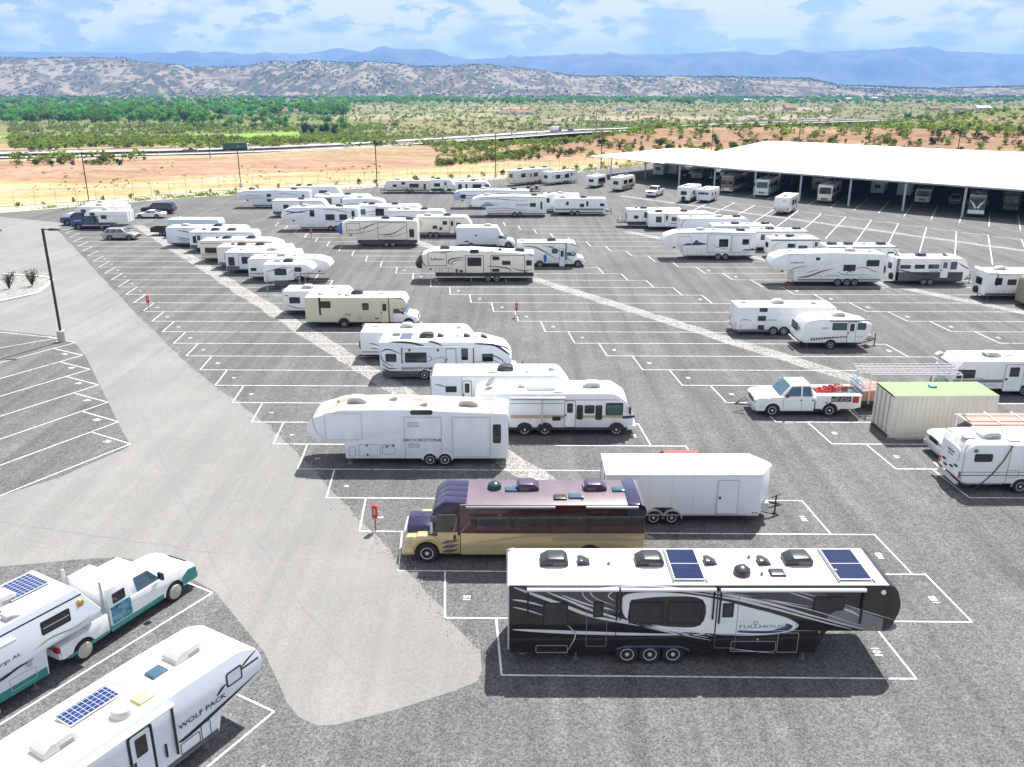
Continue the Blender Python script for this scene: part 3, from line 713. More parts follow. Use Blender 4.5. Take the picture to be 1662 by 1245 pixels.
    def text(s, t, x, y, size, m, off=.03, sx=1.25, italic=0):
        a, b = s.P(x, y); o = inst('lettering', text_mesh(t, m, 0, .01), s.root, (a, -off, b)); o.rotation_euler = (math.pi / 2, 0, 0); o.scale = (size * sx, size, 1); return o
    def awning(s, x0, x1, y, m=None, arms=True, drop=1.2):
        a, z = s.P(x0, y); c, _ = s.P(x1, y); a, c = min(a, c), max(a, c)
        o = MB().tube((a, -.09, z), (c, -.09, z), .065, 8).build('awning', m or white, s.root)
        if arms:
            for xx in (a + .03, c - .03): MB().box(xx - .025, -.075, z - drop, xx + .025, -.005, z + .02).build('awning_arm', black, o, smooth=False)
        return o
    def hatch(s, x0, y0, x1, y1, m=None): return s.frame('storage_hatch', x0, y0, x1, y1, m or midg, .018, .06, .012)
    # roof gear: x as on the side drawing, v = 0 near edge .. 1 far edge
    def rp(s, x, v):
        X = s.P(x, 0)[0]; return (X, .1 + v * (s.W - .2), s.ztop(X) - .012)
    def ac(s, x, v=.5, m=None, grille=False, rz=0):
        p = s.rp(x, v); o = inst('air_conditioner', ac_mesh(m or acwht), s.root, p, (0 if s.front == 'R' else math.pi) + rz)
        inst('grille', grille_mesh(), o, (.53, 0, 0)); return o
    def vent(s, x, v=.5, m=None): return inst('roof_vent', vent_mesh(m or acwht), s.root, s.rp(x, v), 0 if s.front == 'R' else math.pi)
    def skyl(s, x, v=.5, m=None): return inst('skylight', hatch_mesh(m or acwht), s.root, s.rp(x, v))
    def dome(s, x, v=.5, m=None): return inst('satellite_dome', dome_mesh(m or acwht), s.root, s.rp(x, v))
    def pip(s, x, v=.5): return inst('vent_pipe', shared('pip', lambda: MB().lathe([(.07, 0), (.05, .1), (.06, .14), (.01, .16)], 8).mesh('vent_pipe', midg)), s.root, s.rp(x, v))
    def solar(s, x0, x1, v0, v1, rails=False, m=None):
        a, c = s.P(x0, 0)[0], s.P(x1, 0)[0]; y0, y1 = .1 + v0 * (s.W - .2), .1 + v1 * (s.W - .2); z = max(s.ztop(a), s.ztop(c)) + .05
        mid = (a + c) / 2
        o = MB().box(a - mid, 0, 0, c - mid, y1 - y0, .035).build('solar_panel', alu, s.root, smooth=False); o.location = (mid, y0, z)
        MB().box(a - mid + .03, .03, .03, c - mid - .03, y1 - y0 - .03, .04).build('solar_cells', m or solarm, o, smooth=False)
        if m: MB().box(a - mid + .03, (y1 - y0) / 2 - .012, .041, c - mid - .03, (y1 - y0) / 2 + .012, .044).build('divider', alu, o, smooth=False)
        if rails:
            for xx in (a - mid - .06, c - mid + .02): MB().box(xx, -.12, -.05, xx + .04, y1 - y0 + .1, .02).build('rail', midg, o, smooth=False)
    # end faces: 'L' is x=0, 'R' is x=L
    def endplate(s, end, y0, z0, y1, z1, m, out=.03, nm='window', r=.06, inner=None):
        x = 0 if end == 'L' else s.L; sg = -1 if end == 'L' else 1; n0 = x - sg * .02; n1 = x + sg * out
        fr = MB().prismx(rr(y0, z0, y1, z1, r), n0, n1).build(nm, m, s.root)
        if inner: MB().prismx(rr(y0 + .05, z0 + .05, y1 - .05, z1 - .05, r), n0, n1 + sg * .008).build('pane', inner, fr)
        return fr
    def endwin(s, end, y0, z0, y1, z1): return s.endplate(end, y0, z0, y1, z1, black, .03, 'window', .07, glass)
    def ladder(s, end, y=.5):
        x = -.08 if end == 'L' else s.L + .08; mb = MB()
        for yy in (y, y + .4): mb.path([(x * .0 + (0 if end == 'L' else s.L), yy, .9), (x, yy, .95), (x, yy, s.H + .05), (x + (.25 if end == 'L' else -.25), yy, s.H + .12)], .018, 5)
        for i in range(6): mb.tube((x, y, 1.1 + i * (s.H - 1.1) / 6), (x, y + .4, 1.1 + i * (s.H - 1.1) / 6), .015, 5)
        mb.build('ladder', alu, s.root)
    def spare(s, end, y=1.2, z=.85, r=.34):
        ty, ri = wheel_meshes(r, .22, 'alloy'); o = inst('spare_wheel', ty, s.root); o.location = ((-.24 if end == 'L' else s.L + .24), y, z); o.rotation_euler = (0, 0, -math.pi / 2 if end == 'L' else math.pi / 2)
    def lights(s, end):
        for yy in (.12, s.W - .26): s.endplate(end, yy, .75, yy + .13, 1.1, redl, .03, 'tail_light', .03)
    def hitch(s):
        sg = 1 if s.front == 'R' else -1; x = s.L - .5 if s.front == 'R' else .5; W = s.W; z = s.floor
        mb = MB(); mb.path([(x, .35, z), (x + sg * 1.35, W / 2, z), (x, W - .35, z)], .05, 5)
        mb.tube((x + sg * 1.25, W / 2, .05), (x + sg * 1.25, W / 2, z + .5), .04, 6); mb.lathe([(.13, 0), (.13, .03), (.02, .04)], 8, 'z', (x + sg * 1.25, W / 2, .0)); mb.build('hitch', chassis, s.root)
        MB().prism(fillet([(x + sg * .35, z + .02), (x + sg * .82, z + .02), (x + sg * .82, z + .4, .15), (x + sg * .35, z + .48, .15)], 3), W / 2 - .38, W / 2 + .38).build('propane_cover', acwht, s.root, bevel=.04)
    def legs(s, xs, z=None, m=None):
        for x in xs:
            for yy in (.3, s.W - .3):
                MB().tube((x, yy, .02), (x, yy, (z or s.floor) + .1), .035, 6).lathe([(.12, 0), (.12, .025), (.03, .03)], 8, 'z', (x, yy, 0)).build('landing_leg', m or midg, s.root)
    def pin(s):
        x = s.fx(s.L - 1.5); z = s.H * .455
        MB().prism([(x - .25, z + .1), (x + .25, z + .1), (x + .15, z - .3), (x - .05, z - .3)], s.W / 2 - .2, s.W / 2 + .2).build('pin_box', chassis, s.root)
    def cab(s, m=None, win=None, base=None):
        """van cab in front of a class C coach"""
        L, h, f = s.L, s.H, s.floor; m = m or white
        low = [(L - 2.12, f - .06), (L - 2.12, h * .45), (L - 1.15, h * .44), (L - .80, h * .42, .1), (L - .2, h * .37, .15), (L - .05, h * .30, .1), (L, f + .1, .06), (L - .04, f - .1, .04)]
        up = [(L - 2.12, h * .44), (L - 2.12, h * .625), (L - 1.55, h * .625, .1), (L - .80, h * .425)]
        fl = lambda P: [(s.fx(x), z) for x, z in fillet([(p[0], p[1], p[2] if len(p) > 2 else 0) for p in P], 4)]
        o = MB().prism(fl(low), .18, s.W - .18).build('cab', m, s.root, bevel=.05)
        tp = lambda z: .10 + .16 * max(0, (z - h * .44) / (h * .2)); MB().prism(fl(up), .1, s.W - .1, taper=tp).build('cab_top', m, o, bevel=.02)
        # glass
        MB().prism(fl([(L - 2.0, h * .46), (L - 2.0, h * .59, .04), (L - 1.58, h * .59, .04), (L - 1.17, h * .46)]), .085, s.W - .085, taper=tp).build('side_window', win or glass, o)
        g = [(L - 1.47, h * .60), (L - .86, h * .445)]; n = Vector((h * .155, .61)).normalized() * .03
        vs = []
        for x, z in g:
            t = tp(z) + .16
            for yy in (t, s.W - t): vs.append((s.fx(x + n.x), yy, z + n.y))
        MB().add(vs, [(0, 1, 3, 2)]).build('windscreen', win or glassb, o)
        MB().box(min(s.fx(L - .06), s.fx(L + .06)), .2, f - .08, max(s.fx(L - .06), s.fx(L + .06)), s.W - .2, f + .1).build('bumper', alu, o, smooth=False)
        x = s.fx(L - .03); d = .03 if s.front == 'R' else -.03
        for yy in (.28, s.W - .55): MB().prismx(rr(yy, h * .26, yy + .27, h * .32, .05), x, x + d).build('headlight', acwht, o)
        MB().prismx(rr(.62, h * .235, s.W - .62, h * .32, .03), x, x + d).build('grille', black, o)
        for xx in (L - .75,): 
            add_wheel(s.root, s.fx(xx), .36, far=s.W, y=.14)
            po = [(s.fx(xx) + .46 * math.cos(a), .36 + .46 * math.sin(a)) for a in [math.pi * k / 10 for k in range(11)]]
            MB().prism(po, .172, .3).build('wheel_arch', black, o)
        mi = s.fx(L - 1.2); MB().box(mi - .06, -.06, h * .45, mi + .06, .12, h * .54).build('mirror', black, o, smooth=False)
    def arches(s, xs, r=.46, m=None):
        for x in xs:
            po = [(x + r * math.cos(a), .36 + r * math.sin(a)) for a in [math.pi * k / 12 for k in range(13)]]
            MB().prism(po, -.012, .02).build('wheel_arch', m or black, s.root)
# --------------------------------------------------------------- cars and pickups; drawn facing left, front at x=0
def car(label, X, Y, kind, m, front='L', rz=0, sc=1, cat=None, name=None, group=None, wstyle='alloy', pane=None, Wd=None, root=None):
    D = {'pickup': (5.7, 1.95, [1.02, 4.35], .39), 'suv': (5.1, 1.95, [.98, 3.95], .38), 'wagon': (4.45, 1.75, [.85, 3.4], .32), 'sport': (4.5, 1.78, [.9, 3.5], .31), 'hatch': (4.0, 1.7, [.8, 3.2], .3)}[kind]
    L, Wd, ax, wr = D[0], Wd or D[1], D[2], D[3]; pane = pane or glass
    rt = root or empty(name or {'pickup': 'pickup_truck', 'suv': 'suv', 'wagon': 'station_wagon', 'sport': 'sports_car', 'hatch': 'hatchback_car'}[kind], (X, Y, 0), rz)
    if sc != 1: rt.scale = (sc,) * 3
    if label: tag(rt, label, cat or {'pickup': 'pickup truck', 'suv': 'suv'}.get(kind, 'car'), group)
    fx = (lambda x: x) if front == 'L' else (lambda x: L - x)
    fl = lambda P: [(fx(p[0]), p[1]) for p in fillet([(q[0], q[1], q[2] if len(q) > 2 else 0) for q in P], 4)]
    ar = wr + .07
    def arch(c): return [(c + ar * math.cos(math.pi * k / 8), wr + ar * math.sin(math.pi * k / 8)) for k in range(9)]
    b = .36
    if kind == 'pickup':
        low = [(.06, b, .05), (0, .62, .05), (.02, 1.06, .1), (.25, 1.17, .12), (1.5, 1.24), (3.42, 1.22), (3.42, b)]; gh = [(1.38, 1.17), (2.05, 1.86, .15), (3.2, 1.88, .12), (3.40, 1.19)]; wins = [[(1.68, 1.24), (2.1, 1.76, .05), (2.62, 1.78, .03), (2.62, 1.24)], [(2.72, 1.24), (2.72, 1.78), (3.16, 1.78, .05), (3.27, 1.24)]]; ws = [(1.44, 1.22), (2.04, 1.82)]; bw = None; ax_in = [ax[0]]
    elif kind == 'suv':
        low = [(.06, b, .05), (0, .6, .05), (.03, .98, .1), (.3, 1.06, .15), (1.4, 1.14), (5.02, 1.14), (5.1, .8, .1), (5.05, b, .05)]; gh = [(1.3, 1.11), (1.95, 1.76, .15), (4.6, 1.76, .2), (5.0, 1.12)]; wins = [[(1.6, 1.18), (2.0, 1.66, .05), (2.65, 1.68), (2.65, 1.18)], [(2.75, 1.18), (2.75, 1.68), (3.5, 1.68), (3.5, 1.18)], [(3.6, 1.18), (3.6, 1.68), (4.5, 1.66, .08), (4.78, 1.18)]]; ws = [(1.38, 1.15), (1.94, 1.71)]; bw = [(4.66, 1.7), (4.98, 1.2)]; ax_in = ax
    elif kind == 'wagon':
        low = [(.05, .26, .05), (0, .5, .08), (.08, .72, .1), (.3, .82, .15), (1.15, .95), (4.38, .98), (4.45, .62, .1), (4.4, .28, .05)]; gh = [(1.05, .93), (1.75, 1.5, .15), (3.85, 1.5, .15), (4.32, .96)]; wins = [[(1.35, .99), (1.82, 1.42, .05), (2.4, 1.43), (2.4, .99)], [(2.48, .99), (2.48, 1.43), (3.2, 1.43), (3.25, .99)], [(3.33, .99), (3.3, 1.43), (3.78, 1.42, .05), (4.05, .99)]]; ws = [(1.12, .97), (1.74, 1.47)]; bw = [(3.92, 1.45), (4.28, 1.02)]; ax_in = ax
    elif kind == 'sport':
        low = [(.05, .22, .05), (0, .42, .08), (.1, .58, .1), (1.4, .80, .1), (3.9, .86), (4.42, .84, .08), (4.5, .5, .1), (4.4, .24, .05)]; gh = [(1.25, .77), (2.1, 1.19, .25), (2.9, 1.2, .2), (3.95, .84)]; wins = [[(1.6, .83), (2.15, 1.12, .05), (2.75, 1.13), (2.75, .84)], [(2.83, .84), (2.83, 1.13), (3.1, 1.1, .05), (3.5, .86)]]; ws = [(1.34, .82), (2.08, 1.17)]; bw = [(3.0, 1.17), (3.85, .89)]; ax_in = ax
    else:
        low = [(.05, .25, .05), (0, .5, .08), (.08, .72, .1), (.9, .92, .1), (3.92, .95), (4.0, .6, .1), (3.95, .27, .05)]; gh = [(.85, .9), (1.55, 1.45, .15), (3.3, 1.44, .2), (3.9, .93)]; wins = [[(1.2, .97), (1.62, 1.37, .05), (2.2, 1.38), (2.2, .97)], [(2.3, .97), (2.3, 1.38), (3.2, 1.36, .05), (3.5, .97)]]; ws = [(.93, .94), (1.54, 1.42)]; bw = [(3.38, 1.39), (3.86, .99)]; ax_in = ax
    # cut wheel arches into the bottom edge (outline runs front-bottom -> up -> rear -> bottom)
    poly = fillet([(q[0], q[1], q[2] if len(q) > 2 else 0) for q in low], 4); zb = low[-1][1]
    for c in sorted(ax_in, reverse=True): poly += [(c + ar, zb)] + arch(c) + [(c - ar, zb)]
    poly = [(fx(x), z) for x, z in poly]
    bd = MB().prism(poly, 0, Wd).build('body', m, rt, bevel=.04, ang=40)
    zl, zh = gh[0][1], gh[1][1]; tp = lambda z: .05 + .17 * max(0, (z - zl) / (zh - zl))
    cb = MB().prism(fl(gh), 0, Wd, taper=tp).build('cabin', m, rt, bevel=.03, ang=40)
    for w in wins: MB().prism(fl(w), -.012, Wd + .012, taper=tp).build('side_window', pane, cb)
    def slope(seg, nm, out):
        (x0, z0), (x1, z1) = seg; d = Vector((x1 - x0, z1 - z0)).normalized(); n = Vector((-d.y, d.x)) * out; vs = []
        for x, z in ((x0, z0), (x1, z1)):
            t = tp(z) + .06
            for yy in (t, Wd - t): vs.append((fx(x + n.x), yy, z + n.y))
        MB().add(vs, [(0, 1, 3, 2)]).build(nm, pane, cb)
    slope(ws, 'windscreen', .035)
    if bw: slope(bw, 'rear_window', .035)
    for a in ax: add_wheel(rt, fx(a), wr, far=Wd, y=.02, style=wstyle)
    MB().box(min(fx(.3), fx(L - .4)), .2, .2, max(fx(.3), fx(L - .4)), Wd - .2, b + .05).build('chassis', chassis, rt, smooth=False)
    x = fx(0.0); sg = -1 if front == 'L' else 1; zt = low[2][1]
    for yy in (.1, Wd - .45): MB().prismx(rr(yy, zt - .26, yy + .35, zt - .06, .04), x - sg * .12, x + sg * .015).build('headlight', acwht, bd)
    MB().prismx(rr(.5, zt - .3, Wd - .5, zt - .06, .04), x - sg * .12, x + sg * .015).build('grille', black, bd)
    MB().prism(fillet([(fx(-.1), b + .02), (fx(.14), b + .02), (fx(.14), b + .26, .04), (fx(-.1), b + .24, .04)], 3), .06, Wd - .06).build('bumper', chassis if kind != 'pickup' else alu, bd, bevel=.02)
    if kind != 'pickup':
        for yy in (.05, Wd - .33): MB().prismx(rr(yy, low[-2][1] - .02, yy + .28, low[-2][1] + .2, .03), fx(L) - sg * -.03 - sg * .12, fx(L) - sg * .015).build('tail_light', redl, bd)
    for xs_ in ([1.62, 2.67] if kind == 'pickup' else [ax[0] + ar + .12, (ax[0] + ax[1]) / 2 + .05, ax[1] - ar + .02]):
        for yy in (-.006, Wd - .002): MB().box(fx(xs_) - .008, yy, b + .12, fx(xs_) + .008, yy + .008, gh[0][1]).build('door_seam', black, bd, smooth=False)
    for c in ax_in:
        po = [(fx(c + (ar + .05) * math.cos(math.pi * k / 10)), wr + (ar + .05) * math.sin(math.pi * k / 10)) for k in range(11)] + [(fx(c + ar * math.cos(math.pi * k / 10)), wr + ar * math.sin(math.pi * k / 10)) for k in range(10, -1, -1)]
        MB().prism(po, -.025, .03).build('wheel_lip', m, bd)
    mi = fx(ws[0][0] + .35)
    for yy in (-.16, Wd - .02): MB().box(mi - .05, yy, ws[0][1] + .02, mi + .06, yy + .18, ws[0][1] + .2).build('mirror', black if kind == 'pickup' else m, cb, smooth=False)
    for xx in ([2.66, 3.35] if kind == 'pickup' else [(ax[0] + ax[1]) / 2 - .1, ax[1] - .5]):
        MB().box(fx(xx) - .09, -.02, low[-2][1] * 0 + gh[0][1] - .16, fx(xx) + .03, .02, gh[0][1] - .11).build('door_handle', black, bd, smooth=False)
    return rt, fx, L, Wd, wr
def pickup_bed(rt, fx, m, Wd=1.95, L=5.7, zt=1.2, c=4.35, wr=.39):
    ar = wr + .07; pts = [(3.48, .5), (3.48, zt), (L, zt), (L, .55), (c + ar, .5)] + [(c + ar * math.cos(math.pi * k / 8), wr + ar * math.sin(math.pi * k / 8)) for k in range(9)] + [(c - ar, .5)]
    po = [(fx(x), z) for x, z in pts]; mb = MB().prism(po, 0, .12).prism(po, Wd - .12, Wd)
    b = mb.build('bed', m, rt, smooth=False)
    x0, x1 = sorted((fx(3.48), fx(L))); MB().box(x0, .1, .7, x1, Wd - .1, .78).build('bed_floor', chassis, b, smooth=False)
    a, c2 = sorted((fx(L - .06), fx(L))); MB().box(a, .11, .55, c2, Wd - .11, zt - .01).build('tailgate', m, b, smooth=False)
    for yy in (.0, Wd - .16): MB().box(min(fx(L), fx(L + .02)), yy, .85, max(fx(L), fx(L + .02)), yy + .14, 1.12).build('tail_light', redl, b, smooth=False)
    return b
# ================================================================== VEHICLES
GR = 'recreational vehicles parked in the lot'
def cap(v, xs, m, grow=.008):
    """coloured moulded cap over the front of the body (front end beyond xs metres from the rear)"""
    P = [(v.fx(x), z) for x, z in v.poly]; out = []
    for i in range(len(P)):
        a, b = P[i], P[(i + 1) % len(P)]
        if a[0] >= xs: out.append(a)
        if (a[0] - xs) * (b[0] - xs) < 0:
            t = (xs - a[0]) / (b[0] - a[0]); out.append((xs, a[1] + (b[1] - a[1]) * t))
    cx = sum(p[0] for p in out) / len(out); cz = sum(p[1] for p in out) / len(out)
    out = [(v.fx(x + (grow if x > xs + .01 else 0)), z + (grow if z > cz else -grow)) for x, z in out]
    return MB().prism(out, -grow, v.W + grow).build('front_cap', m, v.root, bevel=.05, ang=28)
# --- big black triple-axle fifth wheel in front
v = RV('long black fifth-wheel trailer with white swooping graphics and FULLHOUSE lettering, in the foreground', -.1, 25.6, 13.5, 3.18, '5w', 'R', W=2.5, body=blackgc, mp=(105, 1572, 497, 205), group=GR, floor=.44, bev=.07,
       prof=[(0, .44, .05), (0, 3.18, .08), (13.25, 3.18, .55), (13.52, 2.3, .9), (13.22, 1.33, .35), (11.05, 1.33, .12), (10.75, .44, .08)])
cap(v, 12.95, blackgc)
for x in (555, 642, 730): add_wheel(v.root, v.P(x, 0)[0], .40, far=2.5, w=.26); v.arches([v.P(x, 0)[0]], .46)
v.area([(118, 212), (500, 212), (520, 300), (420, 300), (330, 262), (200, 232)], darkgc, .004)
v.area([(540, 215), (1230, 222), (1250, 290), (1000, 262), (800, 236)], darkgc, .004)
v.area([(1362, 282), (1440, 305), (1562, 348), (1540, 374), (1430, 366), (1300, 330)], midg, .005)
v.area([(522, 262), (540, 240), (600, 231), (720, 233), (850, 250), (1000, 285), (1110, 312), (1170, 336), (1190, 358), (1165, 376), (1080, 386), (900, 384), (700, 372), (600, 350), (540, 320)], white, .006)
v.area([(560, 258), (690, 246), (828, 258), (826, 352), (690, 356), (560, 346)], blackgc, .008)
v.area([(975, 370), (1080, 372), (1140, 358), (1150, 345), (1176, 356), (1150, 374), (1080, 382), (975, 379)], navyp, .008)
for pts, w in (([(118, 257), (175, 266), (238, 282)], .09), ([(118, 284), (180, 298), (236, 316)], .06), ([(120, 212), (190, 236), (300, 275), (420, 318), (600, 352), (860, 398)], .14),
               ([(235, 225), (330, 262), (430, 300), (640, 362), (870, 408)], .10), ([(300, 240), (400, 275), (520, 300)], .07), ([(440, 215), (620, 209), (850, 232), (1060, 268), (1250, 318), (1440, 366)], .13),
               ([(520, 232), (560, 216), (700, 219), (900, 246), (1080, 286), (1290, 340), (1400, 366)], .12), ([(840, 224), (1000, 246), (1240, 296), (1425, 352)], .05), ([(900, 232), (1100, 262), (1240, 285)], .04),
               ([(118, 368), (240, 374), (420, 381), (640, 386), (860, 386)], .15), ([(640, 350), (760, 368), (880, 392)], .06), ([(500, 262), (475, 245), (490, 228), (520, 222)], .05), ([(385, 216), (380, 240), (420, 270), (520, 302)], .04), ([(420, 216), (408, 234), (440, 258), (520, 285)], .04),
               ([(1150, 232), (1200, 246), (1244, 262)], .05), ([(1180, 230), (1252, 246)], .035), ([(1356, 275), (1440, 300), (1556, 332)], .035), ([(1352, 290), (1390, 302), (1430, 322)], .07), ([(880, 385), (1010, 389), (1130, 380), (1192, 358), (1176, 338), (1120, 316), (1010, 290)], .06), ([(905, 335), (960, 338), (1010, 338)], .02),
               ([(325, 352), (352, 378), (352, 405), (322, 455)], .04), ([(948, 440), (1040, 450), (1125, 458)], .03), ([(960, 373), (1120, 372), (1270, 372)], .02)):
    v.sw(pts, w * .9, mat('silver_white_graphic', (.66, .67, .69), .3, var=.08), .010)
for a in ((232, 268, 326, 352), (420, 265, 458, 322), (555, 265, 683, 345), (700, 265, 830, 345), (905, 270, 947, 322), (1242, 246, 1358, 297)): v.win(*a, r=.04)
v.text('FULLHOUSE', 1066, 357, .19, midg, .012, 1.7)
v.frame('emblem', 1026, 337, 1042, 349, midg, .02, .02, .014)
v.door(884, 240, 964, 440, m=darkgc, pane=False) if False else v.frame('door_frame', 884, 236, 964, 438, midg, .018, .04, .012)
v.frame('door_frame', 396, 292, 474, 432, midg, .018, .04, .012)
for a in ((206, 428, 328, 456), (1124, 380, 1203, 455), (948, 412, 1120, 452)): v.hatch(*a, m=alu)
v.awning(172, 512, 217); v.awning(520, 872, 217); v.awning(890, 1428, 219, drop=1.35)
v.frame('slide_trim', 506, 214, 884, 432, black, .03, .03, .02)
fe = MB(); pts = [v.P(x, y) for x, y in ((512, 440), (540, 432), (640, 430), (760, 432), (790, 445))]
fe.path([(x, -.02, z) for x, z in pts], .045, 6).build('fender', mat('dark_blue_fender', (.015, .03, .10), .25, coat=.5), v.root)
for x, v_ in ((276, .62), (645, .62), (1222, .64)): v.ac(x, v_, acblk)
for x in (393, 884, 1092): v.vent(x, .6, acblk)
v.solar(722, 838, .06, .95, True, solard); v.solar(1338, 1462, .06, .95, True, solard)
v.dome(988, .28, acblk); v.skyl(1122, .28, acblk); v.pip(490, .55); v.pip(1062, .25); v.pip(1045, .75); v.pip(1345, .3); v.pip(1008, .5)
mb = MB(); mb.path([v.rp(870, .42), v.rp(930, .56), v.rp(1000, .5), v.rp(1100, .38), v.rp(1330, .34)], .018, 5).build('roof_cable', alu, v.root)
for x, y in ((1048, 405), (1278, 377), (1480, 360)): MB().lathe([(.045, 0), (.04, -.03), (.01, -.035)], 10, 'y', (v.P(x, y)[0], 0, v.P(x, y)[1])).build('marker_light', amber, v.root)
MB().lathe([(.09, 0), (.08, -.03), (.01, -.03)], 12, 'y', (v.P(1498, 0)[0], 0, v.P(0, 231)[1])).build('porch_light', white, v.root)
v.ladder('L', 1.9); v.legs([v.P(1238, 0)[0], v.P(362, 0)[0]]); v.pin()
MB().box(-.05, .1, .5, 0, 2.4, 3.1).build('ramp_door', white, v.root, bevel=.02)
# --- maroon and gold truck-based motorhome
v = RV('maroon and gold truck-nosed motorhome with a violet roof fairing, facing the road', -4.6, 32.4, 10.2, 2.75, 'A', 'L', W=2.45, body=brownp, roof=mauve, mp=(-29, 1608, 594, 204), group=GR, name='motorhome',
       prof=[(0, .42, .06), (0, 2.75, .22), (7.8, 2.75, .05), (7.8, .42, .02)], floor=.42, bev=.09)
rt = v.root
o = MB().prism([(2.42, .40), (2.42, 1.44), (10.21, 1.46), (10.21, .46), (9.9, .40)], -.008, 2.458).build('lower_panel', goldp, rt, bevel=.03)
for xx in (2.95, 3.9, 4.7, 5.6, 6.6, 7.6): v.frame('storage_hatch', (xx / 10.2 * 1637) - 29, 594 - .47 / 2.75 * 390, ((xx + .86) / 10.2 * 1637) - 29, 594 - .86 / 2.75 * 390, tan, .012, .03, .016)
ac_ = .98; ar = .53; arch = [(ac_ + ar * math.cos(math.pi * k / 12), .45 + ar * math.sin(math.pi * k / 12)) for k in range(13)]
cabp = fillet([(.05, .42, .08), (0, .95, .2), (.12, 1.22, .12), (2.41, 1.30), (2.41, .42)], 4) + [(ac_ + ar, .42)] + arch + [(ac_ - ar, .42)]
cb = MB().prism(cabp, .05, 2.4).build('cab', goldp, rt, bevel=.06, ang=40)
MB().prismx(fillet([(.42, 1.15), (2.03, 1.15), (1.95, 1.50, .2), (1.225, 1.62, .3), (.5, 1.50, .2)], 4), .10, 1.25).build('hood', purple, cb, bevel=.08)
tp = lambda z: .02 + .12 * max(0, (z - 1.3) / 1.0)
MB().prism([(1.05, 1.25), (1.1, 1.55), (1.5, 2.32), (2.41, 2.36), (2.41, 1.25)], .04, 2.41, taper=tp).build('cabin', brownp, cb, bevel=.05)
MB().add([(1.075, .25, 1.6), (1.075, 2.2, 1.6), (1.46, .3, 2.27), (1.46, 2.15, 2.27)], [(0, 1, 3, 2)]).build('windscreen', glassg, cb)
MB().prism(fillet([(1.32, 1.58, .03), (1.62, 2.2, .06), (2.2, 2.22, .06), (2.2, 1.56, .06)], 3), .02, 2.43, taper=tp).build('side_window', glassg, cb)
dr = MB().prism(rr(1.45, .62, 2.3, 2.28, .08), .035, .1, taper=None).build('door', goldp, cb); MB().prism(rr(1.45, 1.45, 2.3, 2.27, .05), .03, .1).build('door_upper', brownp, dr)
MB().prism(fillet([(1.52, 1.56, .03), (1.68, 2.18, .06), (2.2, 2.2, .06), (2.2, 1.54, .06)], 3), .018, .1).build('door_window', glass, dr)
MB().box(2.12, .0, 1.12, 2.22, .05, 1.32).build('door_handle', black, dr, smooth=False)
mb = MB()
for yy in (.1, .62, 1.14, 1.66): 
    mb.prism(fillet([(1.22, 2.18, .08), (1.30, 2.5, .3), (1.75, 2.84, .35), (2.7, 2.80, .05), (2.7, 2.2)], 5), yy, yy + .68)
mb.build('roof_fairing', purple, rt, bevel=.16, ang=30, seg=3)
MB().prism(fillet([(9.45, 2.3), (9.45, 2.80, .02), (10.0, 2.80, .2), (10.24, 2.55, .2), (10.24, 2.3)], 4), -.01, 2.46).build('rear_fairing', purple, rt, bevel=.08)
for yy, y1 in ((-.02, .42), (2.05, 2.47)): MB().prism(fillet([(.35, 1.10, .1), (.6, 1.30, .1), (1.3, 1.30, .2), (1.65, .85, .1), (1.52, .95), (1.25, 1.08, .2), (.85, 1.1, .2), (.42, .8, .1)], 4), yy, y1).build('fender', goldp, cb, bevel=.04)
MB().prism(fillet([(.12, .88, .08), (.2, 1.06, .06), (.46, 1.05, .08), (.38, .9, .06)], 4), -.0, .2).build('headlight', acwht, cb, bevel=.02)
MB().prismx(rr(.55, .62, 1.9, 1.28, .1), -.03, .1).build('grille', alu, cb)
MB().prism(fillet([(-.12, .40, .08), (-.08, .72, .1), (.4, .74), (.46, .40)], 3), .0, 2.45).build('bumper', goldp, cb, bevel=.06)
for z0 in (.52, .74, .95): MB().prism([(1.62, z0), (1.85, z0 + .12), (2.3, z0 + .14), (2.05, z0)], -.02, .12).build('step', darkgc, cb)
MB().box(1.15, -.12, 1.45, 1.28, .05, 1.95).build('mirror', alu, cb, bevel=.03)
add_wheel(rt, ac_, .46, .28, y=.0, far=2.45); add_wheel(rt, 7.9, .46, .28, y=-.03, far=2.45); v.arches([7.9], .53)
MB().box(2.4, .35, .28, 9.8, 2.1, .45).build('chassis', chassis, rt, smooth=False)
v.area([(425, 262), (1598, 258), (1598, 342), (520, 350), (430, 330)], mat('black_window_band', (.02, .012, .014), .08, var=.3, coat=.6), .007, 'window_band', False)
for a in ((480, 280, 690, 348), (735, 280, 818, 338)): v.win(*a, r=.09, frame=mat('bronze_frame', (.16, .12, .11), .4), fw=.025)
for a in ((1105, 266, 1182, 318), (1275, 292, 1345, 330), (1395, 292, 1460, 330)): v.win(*a, r=.12, frame=brownp)
v.awning(400, 1000, 214, midg, False); v.awning(1205, 1555, 214, midg, False)
v.frame('slide_trim', 470, 232, 960, 384, black, .02, .02, .012); v.frame('slide_trim', 1225, 232, 1510, 384, black, .02, .02, .012)
v.sw([(470, 455), (700, 425), (960, 402), (1250, 396), (1590, 405)], .08, tan, .014); v.sw([(980, 432), (1250, 420), (1590, 440)], .30, tan, .012)
v.band(400, 384, 1606, 392, brownp, .013)
v.dome(587, .68, mat('dark_green_dome', (.02, .05, .06), .2, var=.2)); v.ac(820, .7, mat('violet_shroud', (.07, .05, .09), .3, var=.2)); v.ac(1290, .7, mat('violet_shroud', (.07, .05, .09), .3))
v.skyl(705, .6, glassb); v.skyl(1036, .25, acblk); v.skyl(1138, .3, glassb); v.skyl(1448, .6, glassb); v.pip(1188, .2)
